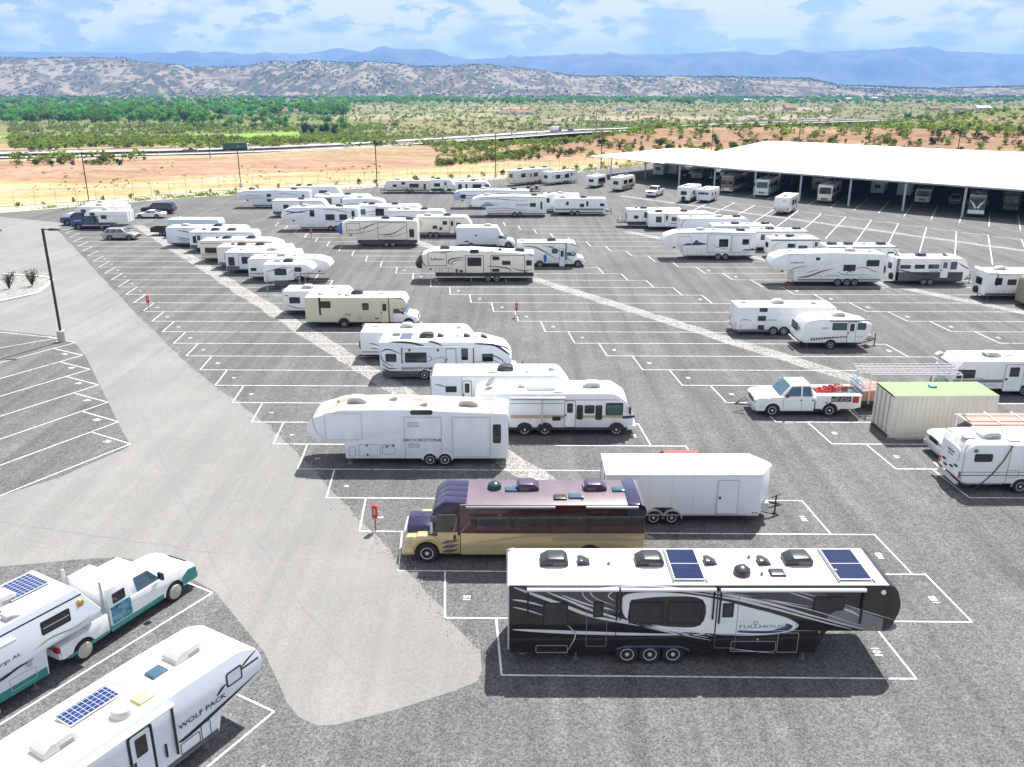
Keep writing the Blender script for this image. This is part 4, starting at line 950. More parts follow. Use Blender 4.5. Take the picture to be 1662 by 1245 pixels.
for yy in (.08, 2.2): MB().box(10.2, yy, 1.1, 10.235, yy + .16, 1.5).build('tail_light', redl, rt, smooth=False)
# --- white V-nosed cargo trailer
rt = empty('cargo_trailer', (4.3, 35.8, 0)); tag(rt, 'white V-nosed enclosed cargo trailer with side door, right of the maroon motorhome', 'trailer', GR)
plan = [(0, 0), (7.1, 0), (7.8, 1.1), (7.8, 1.3), (7.1, 2.4), (0, 2.4)]
MB().prismz(plan, .50, 2.50).build('body', mat('cargo_trailer_skin', (.80, .83, .88), .32, var=.04, scale=.8), rt, bevel=.03)
rf = MB().prismz([(-.03, -.03), (7.12, -.03), (7.85, 1.08), (7.85, 1.32), (7.12, 2.43), (-.03, 2.43)], 2.50, 2.56).build('roof', roofm, rt, bevel=.025)
MB().box(.1, .2, 2.56, .35, 2.2, 2.575).build('roof_patch', mat('torn_blue_patch', (.25, .5, .62), .6, col2=(.8, .8, .8), scale=4, thr=(.45, .55)), rf, smooth=False)
for k in range(1, 7): MB().box(k * 1.0 + .04, -.005, .55, k * 1.0 + .05, .01, 2.48).build('panel_seam', alu, rt, smooth=False)
MB().box(-.01, -.012, .48, 7.1, .01, .56).build('sill', alu, rt, smooth=False)
d = MB().prism(rr(5.12, .56, 6.1, 2.3, .06), -.022, .01).build('door', alu, rt); MB().prism(rr(5.16, .60, 6.06, 2.26, .05), -.03, .0).build('door_panel', MATS['cargo_trailer_skin'], d)
MB().box(5.2, -.07, 1.36, 5.3, -.02, 1.46).build('door_handle', black, d, smooth=False)
for x in (2.26, 3.1): add_wheel(rt, x, .36, far=2.4, y=-.0, style='white')
fe = MB()
for cx_ in (2.26, 3.1): fe.prism([(cx_ + .47 * math.cos(math.pi * k / 8), .38 + .47 * math.sin(math.pi * k / 8)) for k in range(9)] + [(cx_ + .41 * math.cos(math.pi * k / 8), .38 + .41 * math.sin(math.pi * k / 8)) for k in range(8, -1, -1)], -.14, .03)
fe.build('fender', alu, rt); MB().prism([(1.76, .45), (2.26, .9), (3.1, .9), (3.6, .45)], -.008, .02).build('wheel_arch', black, rt)
MB().box(.1, .35, .34, 6.8, 2.05, .5).build('chassis', chassis, rt, smooth=False)
mb = MB().path([(6.9, .4, .45), (8.5, 1.2, .45), (6.9, 2.0, .45)], .05, 5); mb.tube((8.25, 1.2, .02), (8.25, 1.2, .95), .04, 6); mb.tube((8.0, 1.05, .9), (8.5, 1.35, .92), .03, 5); mb.lathe([(.14, 0), (.14, .03), (.02, .04)], 8, 'z', (8.25, 1.2, 0)); mb.build('hitch', chassis, rt)
MB().prism([(7.1, .55), (7.65, .55), (7.65, .95), (7.1, .95)], .35, 2.05).build('stone_guard', alu, rt)
mb = MB(); 
for yy in (.5, 1.9): mb.tube((-.04, yy, .6), (-.04, yy, 2.4), .025, 5)
mb.build('door_bar', galv, rt)
for x, y in ((6.95, .52), (.3, .52), (6.8, .52)): MB().box(x, -.02, y + .08, x + .09, .01, y + .14).build('marker_light', redl, rt, smooth=False)
car('red hatchback, only its roof showing behind the white cargo trailer', 6.3, 39.75, 'hatch', mat('dull_red_paint', (.36, .05, .045), .4, coat=.3), 'L')
# --- white fifth wheel with stained roof
v = RV('white fifth-wheel trailer with BROOKSTONE lettering and rust-stained roof', -11.0, 42.4, 10.8, 3.05, '5w', 'L', body=greyw, roof=roofdirty, mp=(95, 1015, 542, 308), group=GR, wr=.37, bev=.06,
       prof=[(0, .42, .1), (0, 2.98, .16), (5.5, 3.22, 1.5), (8.9, 3.2, .9), (10.35, 2.75, .7), (10.8, 2.1, .6), (10.3, 1.50, .5), (8.75, 1.36, .1), (8.7, .42, .1)])
for x in (658, 726): add_wheel(v.root, v.P(x, 0)[0], .37, far=2.45)
v.arches([v.P(658, 0)[0], v.P(726, 0)[0]], .44, greyw); 
for a in ((188, 308, 355, 425), (545, 325, 714, 508), (762, 325, 935, 500)): v.frame('slide_trim', *a, m=alu, w=.03, out=.025)
v.win(576, 296, 676, 316, r=.12); v.win(946, 358, 982, 440, r=.08)
v.text('BROOKSTONE', 627, 427, .24, navyp, .02, 1.3)
for i in range(4): v.band(560, 349 + i * 6, 614, 351 + i * 6, midg); v.band(560, 442 + i * 5, 614, 444 + i * 5, midg)
v.hatch(335, 446, 434, 498); v.hatch(290, 455, 320, 498); v.hatch(442, 446, 500, 490)
for x, y in ((373, 451), (374, 492), (465, 455), (492, 452)): MB().lathe([(.06, 0), (.05, -.03), (.01, -.03)], 10, 'y', (v.P(x, y)[0], 0, v.P(x, y)[1])).build('port', black, v.root)
v.ac(325, .55); v.ac(835, .5); v.vent(483, .7); v.vent(628, .35); v.pip(232, .6); v.legs([v.P(288, 0)[0]]); v.pin(); v.endwin('R', .5, 1.5, 1.3, 2.2)
v.sw([(150, 300), (135, 330), (150, 390), (190, 430)], .03, midg); v.hatch(445, 448, 462, 462)
# --- cream tandem-axle motorhome
v = RV('old white tandem-axle motorhome with tan stripe and green windscreen, behind the stained-roof trailer', -2.2, 46.6, 9.25, 2.42, 'A', 'R', body=white2, roof=roofm, mp=(40, 1600, 635, 255), group=GR, floor=.5, bev=.2,
       prof=[(0, .5, .15), (0, 2.35, .5), (.5, 2.62, .5), (8.1, 2.62, .6), (8.85, 2.1, .4), (9.2, 1.35, .25), (9.25, .6, .15), (8.9, .42, .05)])
for x in (535, 733, 1435): add_wheel(v.root, v.P(x, 0)[0], .40, far=2.45, y=.0)
for x in (535, 733, 1435): v.arches([v.P(x, 0)[0]], .50, chassis)
v.band(350, 548, 1560, 575, chassis, .006)
v.band(395, 428, 925, 462, tan); v.band(1030, 432, 1500, 458, tan)
v.band(395, 315, 905, 322, midg); v.band(395, 280, 1440, 286, midg)
for a in ((1040, 332, 1102, 472), (1118, 334, 1214, 414), (1224, 334, 1290, 476)): v.win(*a, r=.08, frame=black, bars=1)
v.win(1322, 312, 1492, 430, r=.08, pane=glassg); v.door(920, 288, 1030, 548, m=white2, trim=midg); v.hatch(804, 440, 886, 484, m=black)
v.band(806, 446, 884, 480, black, .014); v.awning(395, 925, 262, alu, False); MB().box(v.P(695, 0)[0], -.06, .75, v.P(712, 0)[0], 0, 2.25).build('awning_arm', alu, v.root, smooth=False)
wsx = [(8.90, 2.02), (9.21, 1.38)]
MB().add([(x + .03, yy, z) for x, z in wsx for yy in (.2, 2.25)], [(0, 1, 3, 2)]).build('windscreen', glassg, v.root)
v.area([(1490, 440), (1600, 432), (1600, 452), (1500, 466)], navyp, .012); MB().box(9.22, .3, .75, 9.27, 2.15, 1.15).build('grille', midg, v.root, smooth=False)
MB().prism(fillet([(8.9, .4), (9.42, .42, .05), (9.42, .68, .05), (8.9, .68)], 3), -.02, 2.47).build('bumper', white, v.root, bevel=.03)
MB().box(8.95, -.22, 1.45, 9.05, -.02, 1.85).build('mirror', black, v.root, smooth=False)
v.ac(1195, .55); v.vent(512, .5); MB().box(3.1, .55, 2.6, 4.75, 1.6, 2.86).build('roof_pod', white, v.root, bevel=.08); v.skyl(860, .12)
o = MB().lathe([(.01, 0), (.2, .03), (.36, .12), (.37, .13), (.2, .05), (.01, .02)], 16, 'x', (0, 0, 0)).build('satellite_dish', acwht, v.root); o.location = (1.0, 1.0, 2.9); o.rotation_euler = (0, -.5, 2.4)
v.ladder('L', 1.4)
# --- white travel trailer hidden behind it
v = RV('plain white travel trailer with rear ladder, between SANDSTORM trailer and tandem-axle motorhome', -5.0, 50.6, 8.7, 2.38, 'tt', 'R', body=white, mp=(665, 1295, 300, 138), group=GR, axles=(.5, .58))
v.band(665, 138, 800, 300, greyw); v.frame('slide_trim', 800, 142, 1290, 225, midg, .02); v.win(728, 185, 778, 212); v.door(805, 160, 846, 280); v.sw([(680, 178), (710, 182), (732, 190)], .1, midg); v.ac(995, .5, acblk); v.vent(1210, .5); v.skyl(940, .3, mat('yellowed_skylight', (.42, .39, .22), .4)); v.ladder('L', .2); v.hitch(); v.pip(1095, .2)
# --- SANDSTORM
v = RV('pale blue-white toy-hauler trailer with black swirls and SANDSTORM lettering', -9.1, 56.8, 9.1, 2.74, 'tt', 'R', body=greyw, mp=(640, 1405, 708, 488), group=GR, wr=.37,
       prof=[(0, .48, .08), (0, 2.74, .1), (6.9, 2.74, .8), (8.6, 2.3, .9), (9.1, 1.5, .6), (9.0, 1.0, .3), (8.5, .48, .1)])
v.skirt = v.band(650, 655, 1340, 690, darkgc)
for a in ((672, 556, 735, 602), (785, 548, 910, 606), (1112, 525, 1150, 592), (1232, 555, 1296, 600)): v.win(*a)
v.door(1022, 525, 1082, 640, m=greyw, pane=False); v.awning(765, 1185, 514); v.text('SANDSTORM', 852, 640, .24, black, .03, 1.5)
for pts, w in (([(700, 487), (820, 492), (920, 518)], .16), ([(920, 485), (960, 490), (1010, 514)], .14), ([(645, 545), (690, 530), (770, 560)], .08), ([(645, 555), (660, 600), (720, 630)], .07), ([(650, 612), (690, 640), (745, 640)], .08), ([(648, 640), (700, 660), (780, 664)], .10), ([(905, 565), (940, 580), (925, 598), (880, 600)], .06), ([(940, 590), (1000, 575), (1020, 600), (985, 612)], .05), ([(1185, 498), (1300, 505), (1370, 545), (1395, 565)], .16), ([(1290, 500), (1370, 520), (1390, 540)], .10), ([(1280, 560), (1330, 580), (1380, 620)], .08), ([(1290, 585), (1330, 610), (1370, 625)], .05), ([(1180, 605), (1230, 600), (1290, 612)], .04)): v.sw(pts, w, black if w > .06 else midg)
for x, y in ((812, 535), (977, 535)): MB().lathe([(.09, 0), (.07, -.03), (.01, -.03)], 10, 'y', (v.P(x, y)[0], 0, v.P(x, y)[1])).build('porch_light', black, v.root)
for x in (895,): add_wheel(v.root, v.P(x, 0)[0], .37, far=2.45); add_wheel(v.root, v.P(975, 0)[0], .37, far=2.45)
v.solar(750, 822, .25, .85); v.ac(902, .55, acblk)
for x in (985, 1140, 1240): v.vent(x, .6, acblk)
v.skyl(720, .75, mat('green_skylight', (.03, .12, .09), .3)); v.pip(1085, .6); v.pip(1195, .5); v.hitch(); v.legs([.6]); MB().box(-.04, .1, .5, 0, 2.35, 2.7).build('ramp_door', greyw, v.root, bevel=.02)
v = RV('white trailer with spare wheel on its back, tucked behind the SANDSTORM trailer', -11.2, 61.2, 8.5, 2.22, 'tt', 'R', body=white, mp=(525, 1190, 590, 435), group=GR, axles=(.5, .58))
v.sw([(575, 495), (610, 500), (640, 512)], .1, midg); v.sw([(580, 520), (640, 528)], .06, maroon); v.band(530, 538, 640, 544, midg); v.ac(782, .6); v.vent(1095, .5); v.skyl(600, .7); v.spare('L', 1.1, .95); v.endwin('L', .6, 1.3, 1.8, 1.9); v.hitch(); v.ladder('L', 1.7)
# --- beige class C and neighbour
v = RV('beige cab-over motorhome with white van cab, third row back beside the gravel strip', -17.4, 70.6, 9.4, 2.61, 'C', 'R', body=beige, mp=(197, 850, 402, 228), group=GR)
v.win(288, 250, 348, 288); v.win(532, 260, 570, 300); v.door(638, 250, 684, 372, m=beige, trim=tan); v.band(685, 228, 690, 372, black); v.band(278, 228, 290, 330, black)
v.hatch(375, 350, 405, 375, m=tan); 
for i in range(4): v.band(428, 320 + i * 4, 464, 322 + i * 4, midg)
v.hatch(502, 338, 520, 356, m=black); v.band(604, 344, 622, 352, black)
add_wheel(v.root, v.P(420, 0)[0], .38, far=2.45, y=.0); v.arches([v.P(420, 0)[0]], .5, chassis); v.cab(white); v.sw([(690, 230), (760, 235), (795, 268)], .07, black)
v.ac(488, .6, acblk); v.vent(278, .5); v.vent(395, .4); v.vent(440, .3); v.skyl(635, .6); v.endwin('L', .6, 1.4, 1.8, 2.0)
v = RV('small white trailer with black rear spare wheel, behind the beige motorhome', -20.3, 74.6, 6.3, 2.25, 'tt', 'R', body=white, mp=(75, 445, 325, 188), group=GR, axles=(.5, .6))
v.win(110, 222, 165, 256); v.sw([(95, 265), (140, 280), (190, 285)], .08, midg); v.sw([(85, 212), (110, 215)], .09, midg); v.ac(190, .5); v.vent(330, .5); v.spare('L', 1.2, .8); v.ladder('L', .3); v.hitch(); v.endwin('L', .7, 1.2, 1.7, 1.8)
# --- truck camper standing on jacks
v = RV('white slide-in truck camper standing on its own jacks', -24.9, 85.3, 5.0, 2.55, 'none', 'R', W=2.2, body=white, mp=(975, 1400, 722, 515), group=GR, name='truck_camper', cat='camper', floor=.75,
       prof=[(0, .75, .05), (0, 2.55, .1), (4.3, 2.55, .5), (5.0, 2.05, .4), (4.9, 1.72, .2), (3.0, 1.62, .05), (3.0, .95, .05)])
v.win(1070, 552, 1172, 606); v.win(1242, 540, 1300, 578); v.sw([(990, 580), (1060, 565), (1130, 545), (1230, 540)], .1, midg); v.sw([(1180, 590), (1260, 555), (1330, 560)], .06, midg); v.hatch(1060, 650, 1190, 700, m=black); v.band(1062, 652, 1188, 698, darkgc)
v.solar(1040, 1100, .4, .8); v.ac(1165, .6, acblk)
for x in (.3, 3.6):
    for yy in (-.08, 2.28): MB().tube((x, yy, 0), (x, yy, 1.5), .045, 6).lathe([(.14, 0), (.14, .03), (.03, .04)], 8, 'z', (x, yy, 0)).build('camper_jack', alu, v.root)
def Q(label, X, Y, L, H, kind, front, body=None, wins=(), door=None, ac=(.35, .72), vents=(.55,), sw=(), ax=(.5, .6), capm=None, roof=None, W=2.45, rz=0, slides=(), acm=None, bands=(), skirt=None, ends='', txt=None, aw=None, group=GR, **k):
    v = RV(label, X, Y, L, H, kind, front, W=W, body=body, roof=roof, rz=rz, group=group, axles=ax, **k)
    h = H
    if skirt: v.band(.05, v.floor + .02, (L - 2.6 if kind == '5w' and front == 'R' else L - .6) if front == 'R' else L - .05, v.floor + .42, skirt) if not (kind == '5w' and front == 'L') else v.band(2.6, v.floor + .02, L - .05, v.floor + .42, skirt)
    for b in bands: v.band(.12, b[0] * h, L - .6, b[1] * h, b[2])
    for s_ in slides: v.slide(s_[0] * L, s_[1] * h, s_[2] * L, s_[3] * h, trim=s_[4] if len(s_) > 4 else midg)
    for p, w, m in sw: v.sw([(a * L, b * h) for a, b in p], w, m, .008 if not slides else .056)
    for w in wins: v.win(w[0] * L, w[1] * h, w[2] * L, w[3] * h, off=.05 if slides else 0)
    if door: v.door(door * L, v.floor + .05, door * L + .68, min(h * .9, v.floor + 1.9), pane=True)
    for i, a in enumerate(ac): v.ac(a * L, .5, acm or (acblk if i % 2 else acwht))
    for a in vents: v.vent(a * L, .55)
    v.pip(.25 * L, .35); v.skyl(.45 * L, .35)
    lo = v.fx(.08); hi = v.fx(L - (1.6 if kind in ('5w', 'A', 'C') else 1.0)); lo, hi = min(lo, hi), max(lo, hi)
    v.band(lo, h * .925, hi, h * .94, midg if (int(X * 7) % 2) else alu, .006)                         # gutter rail
    b0 = v.fx(.08); b1 = v.fx(L - (2.7 if kind == '5w' else 2.2 if kind == 'C' else .8)); b0, b1 = min(b0, b1), max(b0, b1)
    v.band(b0, v.floor + .03, b1, v.floor + .075, midg, .006)
    for i_, fr_ in enumerate((.16, .34, .78)):
        xx = b0 + (b1 - b0) * fr_
        if all(abs(xx - a_ * L) > .8 for a_ in (ax or ())): v.hatch(xx, v.floor + .12, xx + .65, v.floor + .48)
    xx = b0 + (b1 - b0) * .42
    for i_ in range(3): v.band(xx, h * .36 + i_ * .05, xx + .45, h * .36 + .022 + i_ * .05, midg, .006)
    for fr_ in (.03, .97): v.band(b0 + (b1 - b0) * fr_ - .05, h * .86, b0 + (b1 - b0) * fr_ + .05, h * .875, amber, .008)
    v.vent(.18 * L, .62, acblk if int(Y) % 2 else acwht); v.pip(.62 * L, .7); v.pip(.85 * L * .95, .3)
    if txt: v.text(txt[0], txt[1] * L, txt[2] * h, txt[3], txt[4], .02 if not slides else .06)
    if capm: cap(v, L - (1.0 if kind == 'tt' else 1.25), capm)
    if aw: v.awning(aw[0] * L, aw[1] * L, h * .93)
    if kind in ('tt', 'flat'): v.hitch(); v.legs([.6 if front == 'R' else L - .6])
    if kind == '5w': v.legs([v.fx(L - 2.9)]); v.pin()
    if kind == 'C': v.cab(); add_wheel(v.root, v.fx(L * .26), .37, far=W); v.arches([v.fx(L * .26)], .45)
    for e in ends:
        end = 'L' if e in 'lw' else 'R'
        v.endwin(end, W * .28, h * .5, W * .72, h * .74)
        if e == 'l' or e == 'r': v.ladder(end, W * .1); v.lights(end)
    return v
g = midg; n = navyp
S1 = lambda m=midg: [([(.05, .62), (.25, .70), (.5, .62)], .10, m), ([(.05, .5), (.3, .56), (.62, .42)], .07, m), ([(.55, .8), (.75, .78), (.9, .62)], .09, m)]
S2 = lambda m=midg: [([(.08, .45), (.3, .50), (.55, .40), (.9, .45)], .08, m), ([(.3, .30), (.6, .36), (.92, .30)], .06, m)]
Q('white fifth-wheel with angular nose, directly behind the truck camper on jacks', -27.5, 88.9, 8.6, 2.5, '5w', 'R', white, [(.03, .45, .1, .58), (.70, .68, .80, .82)], ac=(.38,), bands=((.32, .36, g),), ends='')
Q('white trailer with framed rear side windows, third nearest in the packed row', -31.0, 92.6, 8.0, 2.42, 'flat', 'R', greyw, [(.04, .4, .12, .78), (.22, .48, .42, .80)], slides=((.18, .25, .5, .86, black),), skirt=darkgc, ac=(.6,), aw=None)
Q('tan-sided trailer with dark corner trim, fourth nearest in the packed row', -32.9, 95.7, 8.2, 2.45, 'flat', 'R', cream, [(.1, .4, .3, .7)], ac=(.3, .55), acm=acblk, bands=((.18, .3, g),))
Q('cream fifth-wheel with dark slide windows, in the packed row by the gravel strip', -36.0, 99.2, 9.4, 2.66, '5w', 'R', cream, [(.06, .42, .2, .66), (.58, .68, .64, .84), (.72, .6, .86, .84)], slides=((.45, .58, .88, .88, black),), ac=(.3, .6), acm=acblk, bands=((.33, .36, g), (.82, .85, g)))
Q('white toy-hauler with black-railed rear deck, second in the far packed row', -39.6, 105.9, 8.2, 2.5, 'flat', 'R', greyw, [(.05, .45, .12, .8)], door=.1, skirt=darkgc, ac=(.35, .6), acm=acblk)
Q('long white trailer with black side swooshes and teal corner, in the far packed row', -43.8, 109.4, 10.5, 2.5, 'tt', 'R', greyw, [(.4, .5, .5, .75)], sw=[([(.14, .86), (.3, .74), (.45, .6)], .12, black), ([(.12, .52), (.25, .42), (.42, .38)], .1, black), ([(.13, .4), (.3, .3)], .08, g)], bands=(), ac=(.2, .6))
v = Q('pale blue-grey box trailer at the far end of the packed row', -46.5, 116.9, 7.1, 2.4, 'flat', 'R', mat('pale_blue_skin', (.55, .62, .72), .4, var=.08), [(.7, .5, .76, .7)], ac=(), vents=())
# flat utility trailer in front of it
rt = empty('utility_trailer', (-49.4, 118.2, 0)); tag(rt, 'small dark utility trailer at the end of the packed row', 'trailer')
MB().box(0, 0, .5, 2.6, 1.8, .58).build('deck', chassis, rt, smooth=False)
mb = MB()
for yy in (0, 1.75): mb.box(0, yy, .58, 2.6, yy + .05, 1.1)
mb.box(0, 0, .58, .05, 1.8, 1.1); mb.build('side_rail', chassis, rt, smooth=False); add_wheel(rt, 1.4, .3, far=1.8)
# --- cars by the entrance
car('silver-beige station wagon parked beside the access road', -54.5, 114.7, 'wagon', silver, 'R', pane=glassb)
def camper_shell(label, X, Y, ln, m, H=2.75):
    v = RV(label, X, Y, ln, H, 'none', 'L', W=2.15, body=m, group='cab-over campers', name='truck_camper', cat='camper', floor=1.0, prof=[(0, 1.0, .05), (0, H, .12), (ln - .7, H, .5), (ln, H - .5, .3), (ln - .2, 1.92, .15), (ln - 1.95, 1.92, .04), (ln - 2.0, 1.22, .04), (ln - 2.0, 1.0, 0)])
    v.win(1.0 * 0 + .9, 1.98, 1.6, 2.4); v.win(2.4, 1.5, 3.2, 2.05); v.band(.7, 1.90, ln - .1, 1.95, midg); v.ac(ln * .45, .5); v.vent(ln * .7, .5); v.endplate('R', .7, 1.0, 1.35, 2.6, midg, .03, 'door', .05, white); v.ladder('R', 1.6); return v
for lab, X, Y, pm in (('blue pickup with silver lower side, carrying the nearest of three campers', -63.0, 123.9, bluep), ('dark blue pickup under the middle camper, nose towards the road', -66.4, 127.6, bluep), ('white pickup with its nose just visible, farthest of the three camper trucks', -67.6, 131.6, white)):
    rt, fx, L, Wd, wr = car(lab, X, Y, 'pickup', pm, 'L', group='pickups carrying campers'); pickup_bed(rt, fx, pm)
    if pm is bluep: MB().box(1.6, -.03, .5, 5.6, .012, .66).build('lower_stripe', silver, rt, smooth=False)
camper_shell('white cab-over camper with two dark windows on the blue silver-striped pickup', -60.9, 123.75, 6.2, white, 2.62)
camper_shell('long white cab-over camper on the dark blue pickup', -63.9, 127.4, 7.4, white, 2.8)
camper_shell('pale cab-over camper farthest back, on the white pickup', -65.2, 131.4, 6.6, cream, 2.75)
car('low white sports car parked beyond the gravel strip', -58.6, 134.9, 'sport', white, 'L')
car('dark navy SUV parked behind the white sports car', -59.5, 139.8, 'suv', navyc, 'L')
# --- row on the right side of the first gravel strip, far end
Q('very long white fifth-wheel at the left end of the far cluster', -46.3, 147, 12.3, 3.0, '5w', 'L', greyw, [(.42, .62, .48, .78), (.42, .36, .48, .5), (.9, .4, .93, .75)], sw=S1(), ac=(.2, .78), acm=acblk)
Q('white trailer peeking out behind the very long white fifth-wheel', -40, 156, 9.5, 2.6, 'tt', 'R', white, [(.6, .5, .75, .75)], ac=(.2, .4), acm=acblk, sw=S2())
Q('white toy-hauler with dark open rear, in the far cluster beside the big fifth-wheel', -37.4, 136.2, 8.6, 2.6, 'tt', 'R', white2, [(.2, .5, .3, .75)], door=.5, ac=(.5,), acm=acblk, skirt=darkgc)
Q('white trailer with awning and slide window in the middle of the far cluster', -32.1, 141.8, 9.6, 2.7, 'tt', 'R', white, [(.17, .5, .3, .85), (.45, .55, .5, .8)], ac=(.2, .55), sw=S2(), aw=(.05, .5))
Q('grey-white fifth-wheel with swirls, right part of the far cluster', -26.9, 138.2, 6.8, 2.65, '5w', 'R', greyw, [(.5, .6, .58, .8)], sw=S1(), ac=(.4,))
v = Q('tall pale blue-white fifth-wheel with three big windows and dark swooshes, mid-distance left', -32.6, 122.5, 10.9, 3.36, '5w', 'L', mat('pale_blue_white', (.76, .80, .87), .3, var=.05, coat=.2), [(.38, .60, .44, .88), (.58, .46, .70, .70), (.76, .46, .86, .70), (.92, .6, .96, .85)], sw=[([(.05, .85), (.2, .78), (.4, .88)], .16, black), ([(.06, .66), (.2, .78), (.38, .74)], .1, n), ([(.55, .9), (.75, .86), (.95, .72)], .12, g), ([(.6, .45), (.8, .38), (.97, .3)], .08, g)], ax=(.64, .71), ac=(.3, .75))
Q('white trailer with large square side window, behind the tall three-window fifth-wheel', -22.5, 127, 9.6, 3.0, 'tt', 'R', white, [(.02, .55, .12, .82), (.27, .5, .4, .85)], ac=(.2, .55), acm=acblk, sw=S1(), aw=(.3, .7))
Q('white trailer with dark swooshes, behind the black-skirted WILDCAT fifth-wheel', -17.7, 123.4, 8.6, 2.75, 'tt', 'R', greyw, [(.6, .6, .7, .85)], sw=S1(black), ac=(.3, .6))
v = Q('cream fifth-wheel with black skirt, blue front cap and WILDCAT lettering', -22.2, 109.6, 10.2, 3.43, '5w', 'L', cream, [(.90, .36, .96, .66)], sw=[([(.25, .62), (.4, .78), (.55, .92)], .1, black), ([(.28, .5), (.45, .62), (.7, .9)], .08, g), ([(.52, .45), (.7, .5), (.88, .82)], .12, black), ([(.6, .4), (.75, .42), (.9, .6)], .09, g), ([(.3, .45), (.36, .7), (.5, .95)], .06, black)], skirt=blackgc, ax=(.61, .69), ac=(.6, .9), acm=acblk, txt=('WILDCAT', .21, .62, .28, midg))
v.frame('slide_trim', 1.25, 1.7, 3.0, 3.0, black, .05, .03); v.frame('slide_trim', 5.2, .9, 8.9, 3.1, black, .05, .03); cap(v, 9.45, bluecap)
Q('beige travel trailer with dark door and rounded front, right of the WILDCAT fifth-wheel', -13.0, 116.9, 7.6, 2.78, 'tt', 'R', cream, [(.48, .62, .56, .8), (.30, .42, .38, .58), (.72, .55, .80, .72), (.42, .36, .47, .5)], door=.6, sw=[([(.06, .88), (.1, .7), (.08, .5)], .1, g)], ax=(.26, .36), ac=(.2, .55), bands=((.18, .26, g),))
Q('cream travel trailer alone by the far verge', -24.6, 168.5, 9.0, 2.4, 'tt', 'L', cream, [(.2, .5, .28, .7), (.38, .68, .46, .88), (.55, .45, .75, .75), (.85, .3, .9, .75)], sw=S2(g), ac=(.3, .7), bands=((.2, .28, g),))
Q('short white trailer with open door, between two trailers by the far verge', -15.6, 168.3, 4.6, 2.55, 'tt', 'R', white, [(.15, .5, .4, .75)], door=.55, ac=(.3,), acm=acblk, skirt=black, ax=(.5,))
Q('white trailer with dark bay window, right end of the verge row', -10.9, 167.3, 6.8, 2.3, 'tt', 'R', white, [(.1, .4, .2, .8), (.3, .4, .36, .8), (.5, .45, .75, .8), (.84, .6, .97, .78)], ac=(.2, .5), ax=(.5, .6))
v = Q('blue-grey fronted fifth-wheel, far centre', -9.9, 146.4, 12.8, 3.1, '5w', 'L', greyw, [(.1, .55, .17, .75)], sw=S1(n), ac=(.4, .8), capm=blueg)
v = Q('white fifth-wheel with blue mountain picture and MONTANA lettering', -6.5, 136.7, 11.9, 3.24, '5w', 'L', white, [(.78, .48, .86, .66), (.92, .36, .945, .72)], sw=[([(.08, .8), (.3, .86), (.55, .80), (.75, .78)], .09, maroon), ([(.15, .34), (.4, .42), (.6, .36), (.75, .30)], .07, g), ([(.2, .24), (.45, .30), (.75, .24)], .05, g)], ax=(.58, .65), ac=(.22, .84), txt=('MONTANA', .68, .56, .3, navyp))
v.area([(1.6, 1.6), (2.0, 2.05), (2.6, 2.3), (3.2, 2.15), (3.6, 1.8), (3.0, 1.65)], lightblue, .009); v.sw([(1.5, 1.6), (2.5, 1.75), (4.4, 1.9)], .12, navyp, .011)
Q('white travel trailer with a dark green belt stripe, far centre right of the MONTANA trailer', 6.7, 138.2, 8.4, 2.62, 'flat', 'R', white2, [(.22, .62, .27, .82), (.48, .5, .56, .7), (.6, .55, .64, .85), (.86, .55, .94, .72)], bands=((.34, .41, mat('dark_green_stripe', (.02, .06, .05), .4)), (.28, .30, g)), ax=(.33, .44), ac=(.15, .55), wstyle='white')
Q('white trailer end with single window, squeezed between the MONTANA and green-striped trailers', 4.9, 141.5, 6.0, 2.9, 'flat', 'L', white2, [(.1, .55, .2, .8)], ac=(.5,))
# two seen from behind at the far edge
HD = R(62)
def E(label, X, Y, L, H, kind, body=None, hd=HD, W=2.4, front='R', extra=None, ends='w', **k):
    return Q(label, X, Y, L, H, kind, front, body, rz=hd, W=W, ends=ends, **k)
Q('tall cream fifth-wheel with its back window towards the camera, far centre', 0.6, 181.4, 11.5, 3.2, '5w', 'R', cream, [(.15, .5, .25, .75), (.45, .5, .55, .75), (.7, .5, .8, .75)], rz=R(40), ends='l', sw=S1(black), door=.35, ac=(.2, .5, .8), acm=acblk)
Q('white travel trailer with wide back window, right of the tall cream fifth-wheel', 7.8, 182.5, 8.5, 2.7, 'tt', 'R', white, [(.2, .45, .35, .75), (.5, .45, .65, .75)], rz=R(40), ends='w', sw=S1(black), door=.7, ac=(.4,))
rt = empty('motorcycle_trailer', (2.6, 171, 0)); tag(rt, 'low open trailer with a black motorbike frame, beside the tall cream fifth-wheel', 'trailer')
MB().box(0, 0, .35, 3, 1.5, .45).build('deck', chassis, rt, smooth=False); add_wheel(rt, 1.2, .28, far=1.5)
mb = MB(); mb.path([(.5, .7, .5), (.9, .7, 1.1), (1.7, .7, 1.2), (2.2, .7, .6), (1.2, .7, .6), (.9, .7, 1.1)], .06, 6); mb.lathe([(.3, -.05), (.33, 0), (.3, .05)], 14, 'y', (.5, .7, .78)); mb.lathe([(.3, -.05), (.33, 0), (.3, .05)], 14, 'y', (2.2, .7, .78)); mb.build('motorbike_frame', black, rt)
